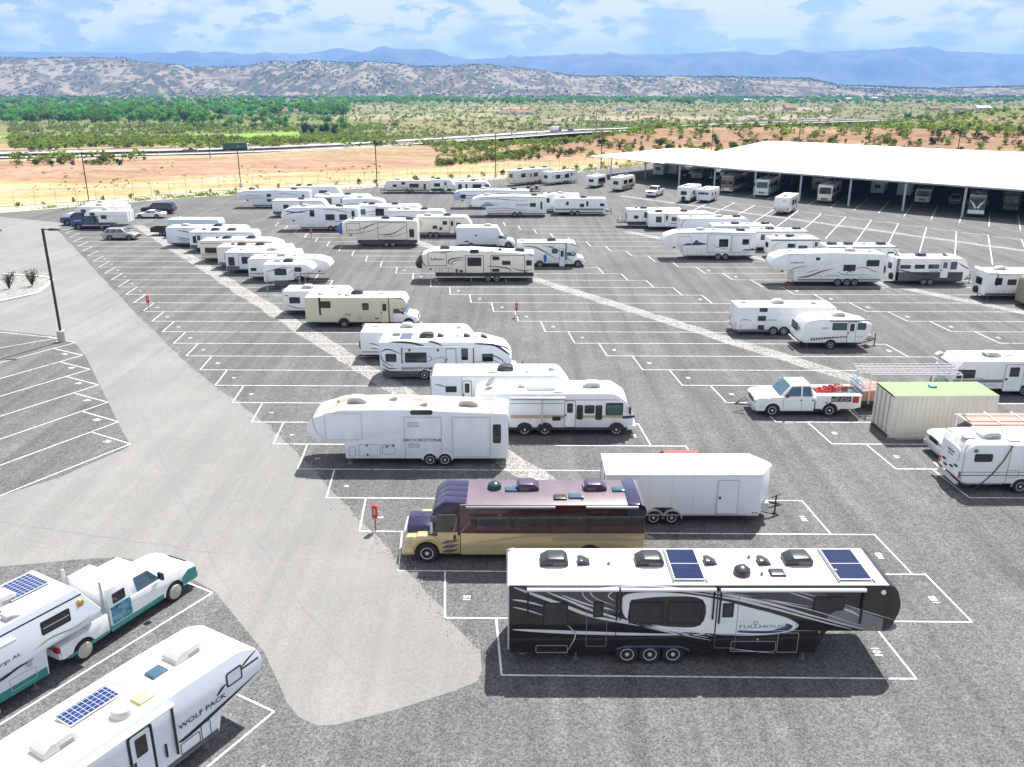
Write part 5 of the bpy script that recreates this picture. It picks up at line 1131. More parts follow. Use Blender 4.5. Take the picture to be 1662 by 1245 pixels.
# --- middle distance, right side of first strip
v = RV('long cream fifth-wheel with black outlines and a script logo, centre of the lot', -10.1, 88.7, 12.4, 3.02, '5w', 'L', body=cream, mp=(150, 1045, 497, 285), group=GR, wr=.37,
       prof=[(0, .45, .06), (0, 2.95, .12), (6.5, 3.32, 1.5), (10.4, 3.28, .9), (11.9, 2.75, .6), (12.4, 1.95, .4), (12.1, 1.45, .3), (10.55, 1.40, .1), (10.2, .45, .1)])
for x in (698, 764): add_wheel(v.root, v.P(x, 0)[0], .37, far=2.45)
v.band(305, 426, 1040, 456, blackgc); cap(v, 11.6, blackgc)
v.frame('slide_trim', 250, 275, 390, 378, black, .05); v.slide(532, 305, 664, 428, trim=black); v.slide(722, 302, 972, 425, trim=black)
v.win(545, 315, 650, 378, off=.05); v.win(566, 258, 630, 285); v.win(733, 308, 785, 334, off=.05); v.win(805, 340, 868, 370, off=.05); v.win(728, 398, 785, 420, off=.05); v.win(985, 336, 1027, 375)
v.text('Reflection', 320, 328, .34, black, .02, 1.0)
for pts, w in (([(345, 285), (430, 268), (560, 262)], .07), ([(690, 280), (780, 262), (900, 272)], .07), ([(520, 315), (430, 325), (400, 350), (430, 372)], .11), ([(530, 330), (450, 338), (425, 355), (450, 368)], .06), ([(200, 300), (215, 360), (250, 385)], .08), ([(990, 290), (1040, 302)], .08), ([(690, 378), (790, 385), (870, 405), (850, 430)], .1), ([(880, 395), (960, 412), (1030, 402)], .09), ([(940, 405), (1000, 430), (1036, 445)], .08), ([(700, 428), (800, 432), (900, 440)], .05)): v.sw(pts, w, black, .058)
for a in ((305, 392, 336, 436), (350, 392, 400, 436), (404, 392, 434, 436)): v.hatch(*a, m=black)
v.win(455, 400, 472, 425); v.win(484, 408, 510, 424)
v.ac(375, .5, acblk); v.ac(940, .5, acblk); v.pip(445, .5); v.pip(615, .6); v.pip(700, .5); v.vent(785, .4, acblk); v.legs([v.P(308, 0)[0], v.P(572, 0)[0], v.P(834, 0)[0]], m=alu); v.pin()
v = RV('white box-bodied van with plain side, behind the cream script-logo fifth-wheel', -7.0, 108.7, 7.3, 2.6, 'C', 'R', body=mat('box_van_skin', (.70, .75, .83), .35, var=.05), mp=(465, 890, 232, 90), group=GR, cat='van', name='box_van',
       prof=[(0, .48, .04), (0, 2.6, .06), (5.15, 2.6, .06), (5.6, 1.75, .15), (5.6, 1.55, .05), (5.2, 1.5), (5.2, .48, .04)])
v.cab(white); add_wheel(v.root, 1.8, .37, far=2.45); v.hatch(694, 172, 745, 210); v.band(525, 180, 552, 190, black); v.band(600, 140, 618, 148, black); v.ac(690, .5); v.frame('edge_trim', 468, 92, 770, 230, alu, .04)
v = RV('grey cab-over motorhome with dark swoosh, right of the cream script-logo fifth-wheel', .6, 96.4, 7.6, 2.79, 'C', 'R', body=greyw, mp=(920, 1415, 385, 205), group=GR)
v.sw([(960, 230), (1040, 235), (1120, 270), (1210, 330)], .2, midg); v.sw([(1040, 260), (1120, 290), (1230, 345)], .1, white); v.sw([(1100, 225), (1200, 250), (1290, 320), (1330, 340)], .08, black); v.area([(1110, 300), (1130, 290), (1135, 330), (1118, 350)], bluecap, .009); v.win(1172, 248, 1214, 282); v.door(1226, 248, 1270, 378); v.band(955, 205, 1275, 211, black); v.band(1272, 205, 1280, 330, black); v.cab(white); add_wheel(v.root, v.P(1085, 0)[0], .37, far=2.45); v.arches([v.P(1085, 0)[0]], .45); v.ac(1170, .6, acblk); v.vent(960, .6); v.sw([(1290, 215), (1350, 225), (1378, 250)], .08, midg)
v.text('Jayco', 1170, 232, .22, black, .02); v.ladder('L', .4)
# --- second block
v = Q('white fifth-wheel with dark mountain graphics and two slide-outs, right of centre', 17.7, 100.9, 10.9, 3.33, '5w', 'L', white, [(.60, .46, .70, .74), (.85, .54, .92, .74)], slides=((.48, .28, .72, .88), (.74, .28, .93, .86)), ax=(.60, .68), ac=(.42, .85), W=2.45)
v.area([(2.2, 1.75), (2.9, 2.0), (3.4, 1.9), (3.9, 2.4), (4.2, 2.1), (4.9, 1.95), (5.3, 1.85), (4.2, 1.72)], navyp, .009, smooth=False); v.area([(9.2, 1.1), (9.7, 1.3), (10.2, 1.25), (10.5, 1.4), (11.1, 1.15)], navyp, .056, smooth=False); v.sw([(5.8, 1.9), (6.4, 1.5), (8.2, 1.2)], .06, navyp, .056); v.hatch(2.9, .6, 4.6, 1.3); v.frame('slide_trim', 1.75, 1.7, 3.3, 2.75, midg, .03)
v = RV('long white triple-axle fifth-wheel with maroon streaks, right side of the lot', 26.3, 86.7, 11.5, 3.45, '5w', 'L', body=white, mp=(62, 805, 352, 150), group=GR, axles=(.605, .685, .755), wr=.38)
v.frame('slide_trim', 175, 162, 282, 262, alu, .03); v.text('ALPENLITE', 228, 210, .24, black, .02, 1.2); v.win(352, 178, 378, 196, bars=1); v.win(538, 222, 618, 260, bars=1); v.win(686, 194, 770, 232, bars=1)
for pts, w, m in (([(180, 262), (230, 240), (300, 230)], .10, midg), ([(240, 300), (320, 290), (400, 262), (480, 245)], .16, maroon), ([(300, 270), (380, 250)], .08, midg), ([(560, 280), (580, 262), (600, 270)], .1, midg), ([(600, 245), (680, 240), (740, 260), (775, 270)], .08, maroon), ([(500, 265), (540, 280), (600, 285), (720, 280)], .07, midg), ([(420, 290), (500, 285), (520, 300)], .06, maroon)): v.sw(pts, w, m)
v.hatch(655, 288, 735, 302); v.hatch(300, 285, 400, 315); v.skyl(505, .6); v.ac(600, .5); v.vent(720, .5); v.vent(200, .6); v.legs([v.P(230, 0)[0]], m=redp); v.pin(); v.band(245, 308, 790, 318, midg)
v = RV('white travel trailer with charcoal lower half, right of the triple-axle fifth-wheel', 39.2, 87.1, 7.6, 2.81, 'tt', 'R', body=white, mp=(880, 1330, 348, 185), group=GR, axles=(.395, .485))
v.band(885, 268, 1290, 320, darkgc); v.sw([(1255, 215), (1300, 240), (1328, 250)], .12, maroon); v.sw([(880, 250), (1000, 275), (1150, 295)], .12, black)
for a in ((905, 226, 968, 248), (992, 224, 1052, 248), (1074, 222, 1140, 248), (1208, 206, 1246, 252)): v.win(*a)
v.door(1150, 198, 1200, 304); v.hatch(890, 262, 930, 304, m=black); v.text('EVERGREEN', 1112, 262, .14, black, .02); v.band(880, 186, 900, 318, midg); v.ac(1050, .5, acblk); v.vent(912, .6, acblk); v.vent(1208, .6, acblk); v.spare('L', .7, .85); v.ladder('L', .2); v.hitch(); v.endwin('L', 1.0, 1.5, 1.9, 2.1)
v = Q('white travel trailer with ladder and pinkish spare-wheel cover, at the right edge', 44.9, 80.4, 8.5, 2.74, 'tt', 'R', white, [(.1, .55, .18, .8), (.24, .55, .34, .75)], ends='w', ac=(.2, .6), acm=acwht, bands=((.2, .26, maroon),), ax=(.5, .6))
v.spare('L', 1.4, .8); v.awning(1.0, 5, 2.6); v.ladder('L', 1.9)
# tan canvas-covered RV
rt = empty('covered_trailer', (47.2, 76.9, 0)); tag(rt, 'trailer wrapped in a wrinkled tan canvas cover at the right edge', 'trailer', GR)
mb = MB().prism(fillet([(0, .25, .3), (.1, 2.75, .5), (6.0, 2.8, .5), (6.2, .25, .3)], 5), 0, 2.5); o = mb.build('canvas_cover', canvas, rt, bevel=.25, seg=3); 
mb = MB(); 
for x in (.8, 2, 3.3): mb.box(x, -.02, .3, x + .06, 0, 2.6)
mb.build('strap', midg, rt, smooth=False); add_wheel(rt, 3.2, .35, far=2.5, y=.2)
Q('white travel trailer behind the triple-axle fifth-wheel, its front facing right', 34.6, 94.4, 8.4, 2.74, 'tt', 'R', white, [(.8, .45, .88, .78)], door=.62, ac=(.1, .32, .75), acm=acblk, sw=[([(.88, .9), (.93, .7), (.96, .5)], .06, black)], bands=((.93, .96, black),))
Q('white trailer with window in its back, behind the mountain-graphic fifth-wheel', 29.8, 106.5, 7.4, 2.55, 'tt', 'R', white, [(.12, .55, .3, .82)], ends='l', ac=(.3, .75), acm=acblk, bands=((.9, .94, g),))
Q('small white travel trailer with a row of windows, left behind the triple-axle fifth-wheel', 30.4, 101.4, 6.5, 2.45, 'tt', 'R', white, [(.32, .55, .46, .75), (.52, .45, .68, .66)], door=.78, ends='w', ac=(.4,), acm=acblk, bands=((.88, .92, black), (.2, .26, g)), sw=[([(.05, .4), (.1, .7), (.3, .86)], .04, black)])
Q('white trailer with fold-down railed rear deck, left end of the second block', 16.6, 125.5, 8.2, 2.6, 'flat', 'R', white2, [(.12, .5, .2, .68), (.3, .55, .45, .85)], ends='w', ac=(.3,), acm=acblk, skirt=black)
mb = MB(); 
for x in (-1.3, -.65, 0): mb.tube((x, .1, .8), (x, .1, 1.75), .03, 5)
mb.tube((-1.3, .1, 1.7), (0, .1, 1.7), .03, 5); mb.tube((-1.3, .1, 1.25), (0, .1, 1.25), .02, 5); mb.box(-1.3, .1, .68, 0, 2.3, .78)
d = mb.build('rear_deck', black, None); d.parent = [o for o in bpy.data.objects if o.type == 'EMPTY' and o.get('label', '').startswith('white trailer with fold-down')][0]
v = Q('white fifth-wheel with dark curved swoosh and many windows, beside the railed-deck trailer', 19.4, 123.1, 10.0, 2.5, '5w', 'R', white, [(.1, .45, .18, .78), (.32, .52, .44, .75), (.52, .6, .56, .7), (.58, .42, .66, .65)], door=.22, ac=(.15, .5), acm=acblk, sw=[([(.3, .4), (.5, .42), (.66, .55), (.9, .9)], .14, black), ([(.35, .3), (.55, .3), (.7, .45)], .1, black)], aw=(.25, .75), skirt=greyw)
Q('pale blue-sided trailer with black front curve, second block behind the mountain-graphic fifth-wheel', 22.6, 116.9, 9.8, 2.6, 'tt', 'R', MATS['pale_blue_white'], [(.4, .55, .55, .68)], ac=(.55, .8), bands=((.9, .94, white),), sw=[([(.02, .5), (.04, .8), (.1, .92)], .08, black)])
Q('long white trailer with two roof units, just behind the mountain-graphic fifth-wheel', 25.6, 110.3, 8.6, 2.62, 'tt', 'R', white, [(.1, .5, .2, .75)], ac=(.35, .8), acm=acblk, bands=((.86, .9, g),))
v = RV('old white travel trailer with slide hatches, standing left of the small fibreglass trailer', 18.35, 68.2, 8.2, 2.38, 'flat', 'R', body=white2, mp=(125, 660, 278, 130), group=GR, axles=(.37, .475), wr=.35, wstyle='white')
v.win(240, 135, 282, 155); v.win(235, 176, 278, 202); v.win(238, 224, 272, 246); v.frame('slide_trim', 335, 168, 430, 205, alu, .03); v.hatch(140, 222, 152, 240); v.text('CITATION', 306, 198, .13, black, .02); v.sw([(140, 200), (170, 195), (205, 202)], .06, midg); v.sw([(500, 200), (540, 196), (600, 200)], .06, midg)
v.band(130, 250, 400, 258, midg); v.ac(358, .6); v.vent(180, .6); v.vent(550, .5); v.lights('L'); v.endplate('L', .5, 1.2, 1.9, 2.1, white2, .02, 'rear_panel'); v.hitch(); MB().box(-.18, 0, .45, -.06, 2.45, .58).build('bumper', alu, v.root, smooth=False)
v = RV('small rounded white fibreglass trailer with black hatch pattern along its side', 22.15, 64.2, 5.7, 2.37, 'tt', 'R', body=white, mp=(400, 820, 352, 192), group=GR, wr=.34, bev=.12,
       prof=[(.0, .75, .25), (.25, 1.6, .3), (.55, 2.25, .4), (1.6, 2.45, .8), (4.2, 2.35, .8), (5.7, 2.0, .3), (5.35, .9, .3), (4.9, .5, .15), (.5, .5, .2)])
add_wheel(v.root, v.P(586, 0)[0], .36, far=2.45); v.arches([v.P(586, 0)[0]], .44, rubber); v.win(585, 210, 668, 248, pane=glassg); v.win(728, 210, 776, 246, pane=glassg); v.door(674, 202, 722, 316, trim=midg); v.awning(568, 785, 195, black, False)
for k in range(16): v.band(470 + k * 15, 302 - k * 1.1, 479 + k * 15, 289 - k * .6, black, .008)
v.sw([(468, 305), (560, 292), (650, 283), (780, 284)], .05, black); v.text('apex', 545, 235, .22, midg, .02); v.endwin('L', .55, 1.35, 1.9, 1.95); v.hitch(); v.ac(640, .5); v.legs([.8, 4.8], m=redp); MB().box(-.1, .2, .5, .2, 2.25, .62).build('bumper', alu, v.root, smooth=False)
# --- white service pickup
rt, fx, L, Wd, wr = car('white extended-cab service pickup with red hoses piled in its bed', 14.95, 49.7, 'pickup', white, 'L', sc=1.06, pane=glassb)
ar = .46; pts = [(3.5, .5), (3.5, 1.32), (6.1, 1.32), (6.1, .62), (5.75, .5), (4.5 + ar, .5)] + [(4.35 + ar * math.cos(math.pi * k / 8), .39 + ar * math.sin(math.pi * k / 8)) for k in range(9)] + [(4.35 - ar, .5)]
sb = MB().prism(pts, -.03, .42).prism(pts, Wd - .42, Wd + .03).build('service_body', white, rt, bevel=.02, ang=60)
MB().box(3.5, .4, .75, 6.1, Wd - .4, .83).build('bed_floor', chassis, sb, smooth=False); MB().box(3.5, .4, .8, 3.58, Wd - .4, 1.35).build('headboard', white, sb, smooth=False)
MB().box(4.35, -.045, .95, 5.5, .0, 1.26).build('open_locker', black, sb, smooth=False)
rq = random.Random(5)
mb = MB()
for k in range(26): mb.box(*(lambda x, z: (x, -.06, z, x + rq.uniform(.05, .15), -.02, z + rq.uniform(.04, .12)))(4.38 + rq.uniform(0, 1.0), .96 + rq.uniform(0, .2)))
mb.build('tools', galv, sb, smooth=False)
MB().box(5.6, -.045, .88, 5.95, .0, 1.26).build('red_locker', redp, sb, smooth=False)
for x in (4.1, 4.32): MB().lathe([(.05, 0), (.05, -.05), (.01, -.05)], 8, 'y', (x, -.03, .88)).build('filler_cap', black, sb)
mb = MB()
for k in range(5): mb.path([(3.9 + .28 * k + .34 * math.cos(a), 1.0 + .3 * math.sin(a * 1.0), 1.25 + .06 * k + .12 * math.sin(3 * a + k)) for a in [i * math.pi / 6 for i in range(13)]], .055, 6)
o = mb.build('hose_pile', mat('red_hose', (.55, .05, .04), .5, var=.3), rt); 
mb = MB()
for k in range(9): x, y, z = 4.6 + rq.uniform(0, 1.3), .6 + rq.uniform(0, .7), 1.1 + rq.uniform(0, .35); mb.box(x, y, z, x + rq.uniform(.15, .5), y + rq.uniform(.1, .4), z + rq.uniform(.05, .2))
mb.build('bed_clutter', mat('mixed_clutter', (.25, .2, .16), .8, var=.6, scale=4), rt, smooth=False)
mb = MB().path([(-.1, .5, .55), (-.95, .98, .45), (-.1, 1.45, .55)], .035, 5); mb.tube((-.95, .98, .45), (-.3, .98, .9), .025, 5); mb.build('tow_bar', chassis, rt)
# --- container and things around it
rt = empty('shipping_container', (21.8, 46.3, 0), R(.7)); tag(rt, 'beige corrugated shipping container with pale green roof', 'container')
def corr(x0, x1, n, d):
    p = []; w = (x1 - x0) / n
    for i in range(n): a = x0 + i * w; p += [(a, 0), (a + w * .25, 0), (a + w * .4, d), (a + w * .85, d)]
    return p + [(x1, 0)]
def wall(pts, z0, z1, y, sg):
    mb = MB(); mb.v = [(x, y + sg * d, z0) for x, d in pts] + [(x, y + sg * d, z1) for x, d in pts]; n = len(pts); mb.f = [(i, i + 1, n + i + 1, n + i) for i in range(n - 1)]; mb.mi = [0] * (n - 1); return mb
pts = corr(.1, 5.96, 22, .04)
wall(pts, .14, 2.48, .01, 1).build('side_wall', contn, rt, smooth=False); wall(pts, .14, 2.48, 2.43, -1).build('side_wall', contn, rt, smooth=False)
mb = MB()
for yy in (0, 2.34): mb.box(0, yy, 2.48, 6.06, yy + .1, 2.59).box(0, yy, .0, 6.06, yy + .1, .14)
for xx in (0, 5.96):
    for yy in (0, 2.34): mb.box(xx, yy, .02, xx + .1, yy + .1, 2.58)
mb.build('frame', contn, rt, smooth=False)
MB().box(.02, .02, 2.55, 6.04, 2.42, 2.602).build('roof', controof, rt, smooth=False); MB().box(2.7, 1.3, 2.6, 3.1, 1.7, 2.72).build('roof_vent', mat('green_vent', (.1, .35, .25), .5), rt, bevel=.03)
MB().box(5.97, .1, .1, 6.03, 2.34, 2.5).build('end_wall', contn, rt, smooth=False)
for k in range(2):
    d = MB().box(.0, .1 + k * 1.125, .14, .05, 1.215 + k * 1.125, 2.48).build('door', contn, rt, bevel=.01)
    for yy in (.3, .85): MB().tube((-.03, .1 + k * 1.125 + yy, .12), (-.03, .1 + k * 1.125 + yy, 2.5), .025, 6).build('lock_bar', galv, d)
    for z in (.5, 1.2, 1.9): MB().box(-.02, .14 + k * 1.125, z, .0, 1.16 + k * 1.125, z + .04).build('door_rib', contn, d, smooth=False)
def ladder_obj(label, loc, rz, L, w, n, rx=0, nm='ladder'):
    mb = MB()
    for yy in (0, w): mb.box(0, yy - .02, 0, L, yy + .02, .08)
    for i in range(n): mb.tube((.15 + i * (L - .3) / (n - 1), 0, .04), (.15 + i * (L - .3) / (n - 1), w, .04), .018, 5)
    o = mb.build(nm, alu); o.location = loc; o.rotation_euler = (rx, 0, rz); tag(o, label, 'ladder'); return o
ladder_obj('aluminium ladder lying along the foot of the shipping container', (22.1, 46.05, .05), R(.7), 4.6, .42, 15, R(75))
rt = empty('rack_trailer', (21.6, 50.4, 0)); tag(rt, 'utility trailer under a faded red tarp with overhead ladder rack, behind the container', 'trailer')
MB().box(.2, .1, .5, 6.6, 2.2, .62).build('deck', chassis, rt, smooth=False)
for x in (3.2, 4.0): add_wheel(rt, x, .34, far=2.3)
mb = MB()
for x in (.6, 3.4, 6.2):
    for yy in (.1, 2.2): mb.tube((x, yy, .6), (x, yy, 2.45), .04, 6)
    mb.tube((x, .1, 2.45), (x, 2.2, 2.45), .04, 6)
for yy in (.1, 2.2): mb.tube((.6, yy, 2.45), (6.2, yy, 2.45), .04, 6)
mb.build('rack', alu, rt)
MB().prism(fillet([(.1, .6), (.3, 1.3, .2), (1.8, 1.42, .3), (2.4, .6)], 4), .3, 2.1).build('tarp', redtarp, rt, bevel=.12, seg=3)
mb = MB()
for k in range(5): mb.box(.02 + k * .06, .05, .95 + k * .2, .1 + k * .06, 2.25, 1.02 + k * .2)
mb.build('slat_front', lightblue, rt, smooth=False)
for k, yy in enumerate((.3, 1.0, 1.6)): ladder_obj(('nearest', 'middle', 'farthest')[k] + ' of three aluminium ladders on the rack behind the container', (21.5 + .1 * k, 50.4 + yy, 2.5), 0, 6.3, .42, 18)
v = RV('white trailer with large front window facing left, beyond the container at the right edge', 28.8, 53.5, 7.9, 2.40, 'flat', 'L', body=white2, mp=(1295, 1820, 600, 415), group=GR, axles=(.62, .72), prof=[(0, .5, .05), (0, 2.4, .1), (7.3, 2.4, .15), (7.9, 1.5, .15), (7.8, .9, .1), (7.5, .5, .1)])
v.win(1312, 460, 1392, 506); v.door(1520, 432, 1602, 575, m=white2, trim=midg); v.win(1606, 455, 1662, 502); v.band(1300, 512, 1518, 528, midg); v.hatch(1440, 512, 1490, 542); v.text('PROWLER', 1415, 506, .1, midg, .02); v.ac(1495, .5); v.vent(1270, .6); v.skyl(1570, .6); v.endplate('L', .35, 1.3, 2.1, 2.05, black, .02, 'window', .1, white2); v.hitch()
# old pickup with red load on a rack
rt, fx, L, Wd, wr = car('old white pickup with faded red panels on its roof rack, beside the container', 23.2, 42.9, 'pickup', white, 'L', sc=1.0); pickup_bed(rt, fx, white)
mb = MB()
for x in (1.6, 3.3, 5.2):
    for yy in (.05, 1.9): mb.tube((x, yy, 1.1), (x, yy, 2.05), .03, 6)
    mb.tube((x, .05, 2.05), (x, 1.9, 2.05), .03, 6)
for yy in (.05, 1.9): mb.tube((1.4, yy, 2.05), (6.2, yy, 2.05), .03, 6)
mb.build('rack', white, rt)
for k in range(4): MB().box(1.5 + .1 * k, .15 + .42 * k, 2.08, 6.1 + .1 * k, .53 + .42 * k, 2.13 + .03 * (k % 2)).build('panel', redtarp, rt, smooth=False)
mb = MB()
for x in (3.0, 4.5): mb.box(x, .05, 2.17, x + .06, 1.95, 2.19)
mb.build('strap', white, rt, smooth=False)
v = RV('white rounded trailer with black hose hanging from its side, cut off by the right edge', 22.35, 39.1, 8.8, 2.62, 'tt', 'R', body=white, mp=(990, 2530, 1130, 695), group=GR, axles=(.345, .44), wr=.38, bev=.16, prof=[(0, .6, .2), (.05, 2.1, .4), (.35, 2.62, .4), (8.0, 2.62, .6), (8.8, 1.5, .5), (8.2, .5, .1), (.3, .5, .1)])
v.win(1076, 775, 1234, 845, r=.1); v.frame('side_seam', 985, 690, 1385, 1050, midg, .02, .25); v.band(970, 935, 1900, 941, midg); v.band(970, 962, 1900, 972, midg); v.hatch(1378, 920, 1488, 985); v.arches([v.P(1520, 0)[0], v.P(1668, 0)[0]], .46, white2); v.ac(1275, .45); v.skyl(1440, .2); v.skyl(1090, .4)
MB().lathe([(.11, 0), (.1, -.04), (.06, -.04)], 12, 'y', (v.P(1080, 0)[0], 0, v.P(0, 747)[1])).build('porch_light', midg, v.root)
mb = MB(); mb.path([(v.P(x, y)[0], -.05, v.P(x, y)[1]) for x, y in ((1385, 695), (1330, 830), (1255, 950), (1150, 1065), (1060, 1105), (1000, 1090), (965, 1060))], .025, 6); mb.build('hose', black, v.root)
v.endplate('L', .5, 1.45, 1.95, 2.2, white2, .04, 'rear_panel', .2); v.endplate('L', 1.0, 1.62, 1.5, 1.68, navyp, .05, 'lettering', .01); v.endplate('L', .9, 1.78, 1.6, 1.86, navyp, .05, 'lettering', .01)
for yy, zz in ((.5, 1.2), (1.7, 1.1), (.9, 1.0), (1.5, .85)): v.endplate('L', yy, zz, yy + .28, zz + .08, black, .05, 'vent', .01)
v.lights('L'); MB().box(-.25, .0, .48, -.08, 2.45, .62).build('bumper', alu, v.root, bevel=.02); mb = MB(); mb.path([(-.1, 1.9, 2.4), (-.12, 1.9, 2.75), (-.12, 1.4, 2.75)], .02, 5); mb.build('roof_rail', black, v.root)
# --- two rotated rigs at the lower left
hd = R(59); ux, uy = math.cos(hd), math.sin(hd)
L = 10.5; nx_, ny_ = -8.0, 23.35
v = RV('white fifth-wheel with WOLF PACK lettering and solar panel, at the bottom left corner', nx_ - L * ux, ny_ - L * uy, L, 2.75, '5w', 'R', body=MATS['pale_blue_white'], roof=mat('cream_roof_membrane', (.84, .80, .73), .6, var=.07, scale=.7), rz=hd, group=GR, floor=.45, bev=.05, W=2.45,
       prof=[(0, .45, .06), (0, 2.75, .08), (7.6, 2.78, 1), (9.6, 2.72, .8), (10.25, 2.45, .5), (10.5, 1.9, .4), (10.25, 1.38, .2), (8.75, 1.22, .1), (8.55, .45, .1)])
v.frame('window', 9.0, 1.75, 9.62, 2.25, black, .05, .08, .02); v.plate('window_shade', rr(9.05, 1.8, 9.57, 2.2, .06), greyw, .012)
v.win(9.62, 2.02, 10.3, 2.08, r=.01, pane=black); v.sw([(8.6, 1.72), (8.8, 1.85), (9.0, 1.92)], .1, black); v.sw([(9.6, 2.1), (9.9, 2.25), (10.3, 2.38)], .08, black)
v.text('WOLF PACK', 8.05, 1.58, .23, black, .02, 1.35); v.sw([(7.1, 1.12), (7.5, 1.12), (8.8, 1.3), (10.3, 1.55)], .13, black); v.sw([(8.0, 1.05), (9.0, 1.22), (10.35, 1.42)], .08, white)
v.band(.05, .46, 8.5, .62, darkgc, .008); v.frame('door_frame', 5.55, .6, 6.35, 2.42, black, .06, .12, .03); v.door(5.6, .62, 6.3, 2.38, m=MATS['pale_blue_white'], trim=black); v.win(4.35, 1.25, 5.15, 1.85, r=.1)
v.win(2.4, 1.25, 3.4, 1.9, r=.1); v.awning(1.2, 7.05, 2.55, drop=1.75); v.hatch(7.15, .62, 7.85, 1.0, m=black); v.hatch(7.9, .6, 8.25, 1.15, m=black); v.band(6.4, .65, 7.0, .95, greyw)
v.ac(8.55, .55); v.skyl(7.55, .5, glassb); v.solar(4.8, 6.35, .5, .82); v.skyl(6.6, .22, mat('yellowed_skylight', (.6, .55, .2), .4)); v.dome(5.9, .2); v.ac(4.2, .42); v.legs([8.2]); add_wheel(v.root, 3.0, .37, far=2.45); add_wheel(v.root, 3.85, .37, far=2.45)
MB().path([v.rp(6.4, .75), v.rp(6.6, .82), v.rp(6.7, .7), v.rp(6.4, .55)], .03, 6).build('roof_cable', redtarp, v.root); MB().box(6.65, -.06, .95, 6.7, -.01, 1.4).build('grab_handle', black, v.root, smooth=False)
hd = R(60); ux, uy = math.cos(hd), math.sin(hd); L = 9.5; px, py = -14.55, 26.35
v = RV('white and teal fifth-wheel hitched to the teal-trimmed hauler, at the left edge', px - L * ux, py - L * uy, L, 3.0, '5w', 'R', body=mat('aged_white_gelcoat', (.72, .76, .82), .4, var=.06), rz=hd, group=GR, floor=.45, bev=.04,
       prof=[(0, .45, .05), (0, 3.0, .1), (8.7, 3.0, .06), (9.5, 1.75, .08), (9.3, 1.45, .05), (7.35, 1.4, .05), (7.3, .45, .05)])
v.band(.05, .46, 7.25, .78, teal, .008); v.band(.05, 2.68, 8.85, 2.74, black, .008); v.win(7.3, 1.95, 8.35, 2.45, r=.06); v.plate('window_bar', rr(7.35, 2.18, 8.3, 2.22, .01), alu, .03)
v.frame('door_frame', 4.55, .6, 5.3, 2.25, black, .03, .15, .02); v.text('Kargo Ali', 6.05, 1.75, .19, black, .012, 1.2, 1); v.sw([(7.0, 1.62), (7.6, 1.72), (8.4, 1.62), (9.1, 1.75)], .06, mat('gold_graphic', (.45, .38, .18), .4)); v.awning(3.0, 6.4, 2.42, alu, False)
for k in range(5): v.sw([(4.4 + k * .35, .95 + k * .06), (4.9 + k * .35, 1.12 + k * .05), (5.3 + k * .4, 1.32)], .09, navyp)
v.hatch(6.0, .6, 6.9, 1.05, m=alu); v.solar(7.1, 8.45, .42, .95) ; v.solar(5.4, 6.6, .25, .85); v.ac(6.85, .6); v.vent(6.6, .08); v.legs([6.9]); v.pin(); v.ac(3.2, .5)
MB().lathe([(.14, 0), (.12, -.08), (.01, -.12)], 12, 'y', (8.75, 0, 2.42)).build('horn', mat('brass', (.6, .4, .1), .3, metal=.8), v.root); MB().lathe([(.09, 0), (.09, .06), (.02, .1)], 10, 'y', (6.7, -.08, 1.25)).build('port_cover', acwht, v.root)
MB().box(5.1, -.12, .2, 5.5, -.09, .75).build('mat_hung_on_step', mat('yellowed_towel', (.6, .56, .4), .9), v.root, bevel=.01)
# hauler truck
hd = R(64); rt = empty('hauler_truck', (-13.3 - 5.0 * math.cos(hd) - .0, 29.55 - 5.0 * math.sin(hd), 0), hd); tag(rt, 'white hauler pickup with teal trim, sleeper box and exhaust stacks, towing the left-edge fifth-wheel', 'pickup truck')
L = 6.2; fx = lambda x: L - x; Wd = 2.1
def fl(P): return [(fx(x), z) for x, z in fillet([(q[0], q[1], q[2] if len(q) > 2 else 0) for q in P], 4)]
ar = .47; arch = lambda c: [(c + ar * math.cos(math.pi * k / 8), .4 + ar * math.sin(math.pi * k / 8)) for k in range(9)]
low = fillet([(.06, .4, .05), (0, .75, .08), (.05, 1.02, .15), (.5, 1.18, .3), (1.55, 1.28), (4.1, 1.28), (4.1, .42)], 4) + [(1.2 + ar, .42)] + arch(1.2) + [(1.2 - ar, .42)]
bd = MB().prism([(fx(x), z) for x, z in low], 0, Wd).build('body', white, rt, bevel=.07, ang=40)
tp = lambda z: .04 + .16 * max(0, (z - 1.25) / .7)
cb = MB().prism(fl([(1.45, 1.24), (2.1, 1.95, .15), (3.1, 1.98, .05), (3.1, 1.24)]), 0, Wd, taper=tp).build('cabin', white, rt, bevel=.04, ang=40)
MB().prism(fl([(1.78, 1.32), (2.2, 1.86, .05), (2.85, 1.88, .04), (2.85, 1.32)]), -.012, Wd + .012, taper=tp).build('side_window', glassb, cb)
MB().add([(fx(x), yy, z) for x, z in ((1.49, 1.33), (2.08, 1.93)) for yy in (.2, Wd - .2)], [(0, 1, 3, 2)]).build('windscreen', glassg, cb)
sl_ = MB().box(fx(4.15), .02, .6, fx(3.15), Wd - .02, 2.15).build('sleeper_box', white, rt, bevel=.05)
MB().prism(rr(fx(3.95), 1.45, fx(3.4), 1.85, .05), 0.0, .03).build('sleeper_window', glass, sl_); MB().prism(rr(fx(4.08), .66, fx(3.22), 1.36, .02), -.014, .03).build('painted_panel', mat('sea_mural', (.0, .14, .18), .3, col2=(.20, .36, .52), scale=4, thr=(.4, .6)), sl_)
for yy in (.1, Wd - .1): MB().tube((fx(4.3), yy, .7), (fx(4.3), yy, 2.55), .06, 8).build('exhaust_stack', galv, rt)
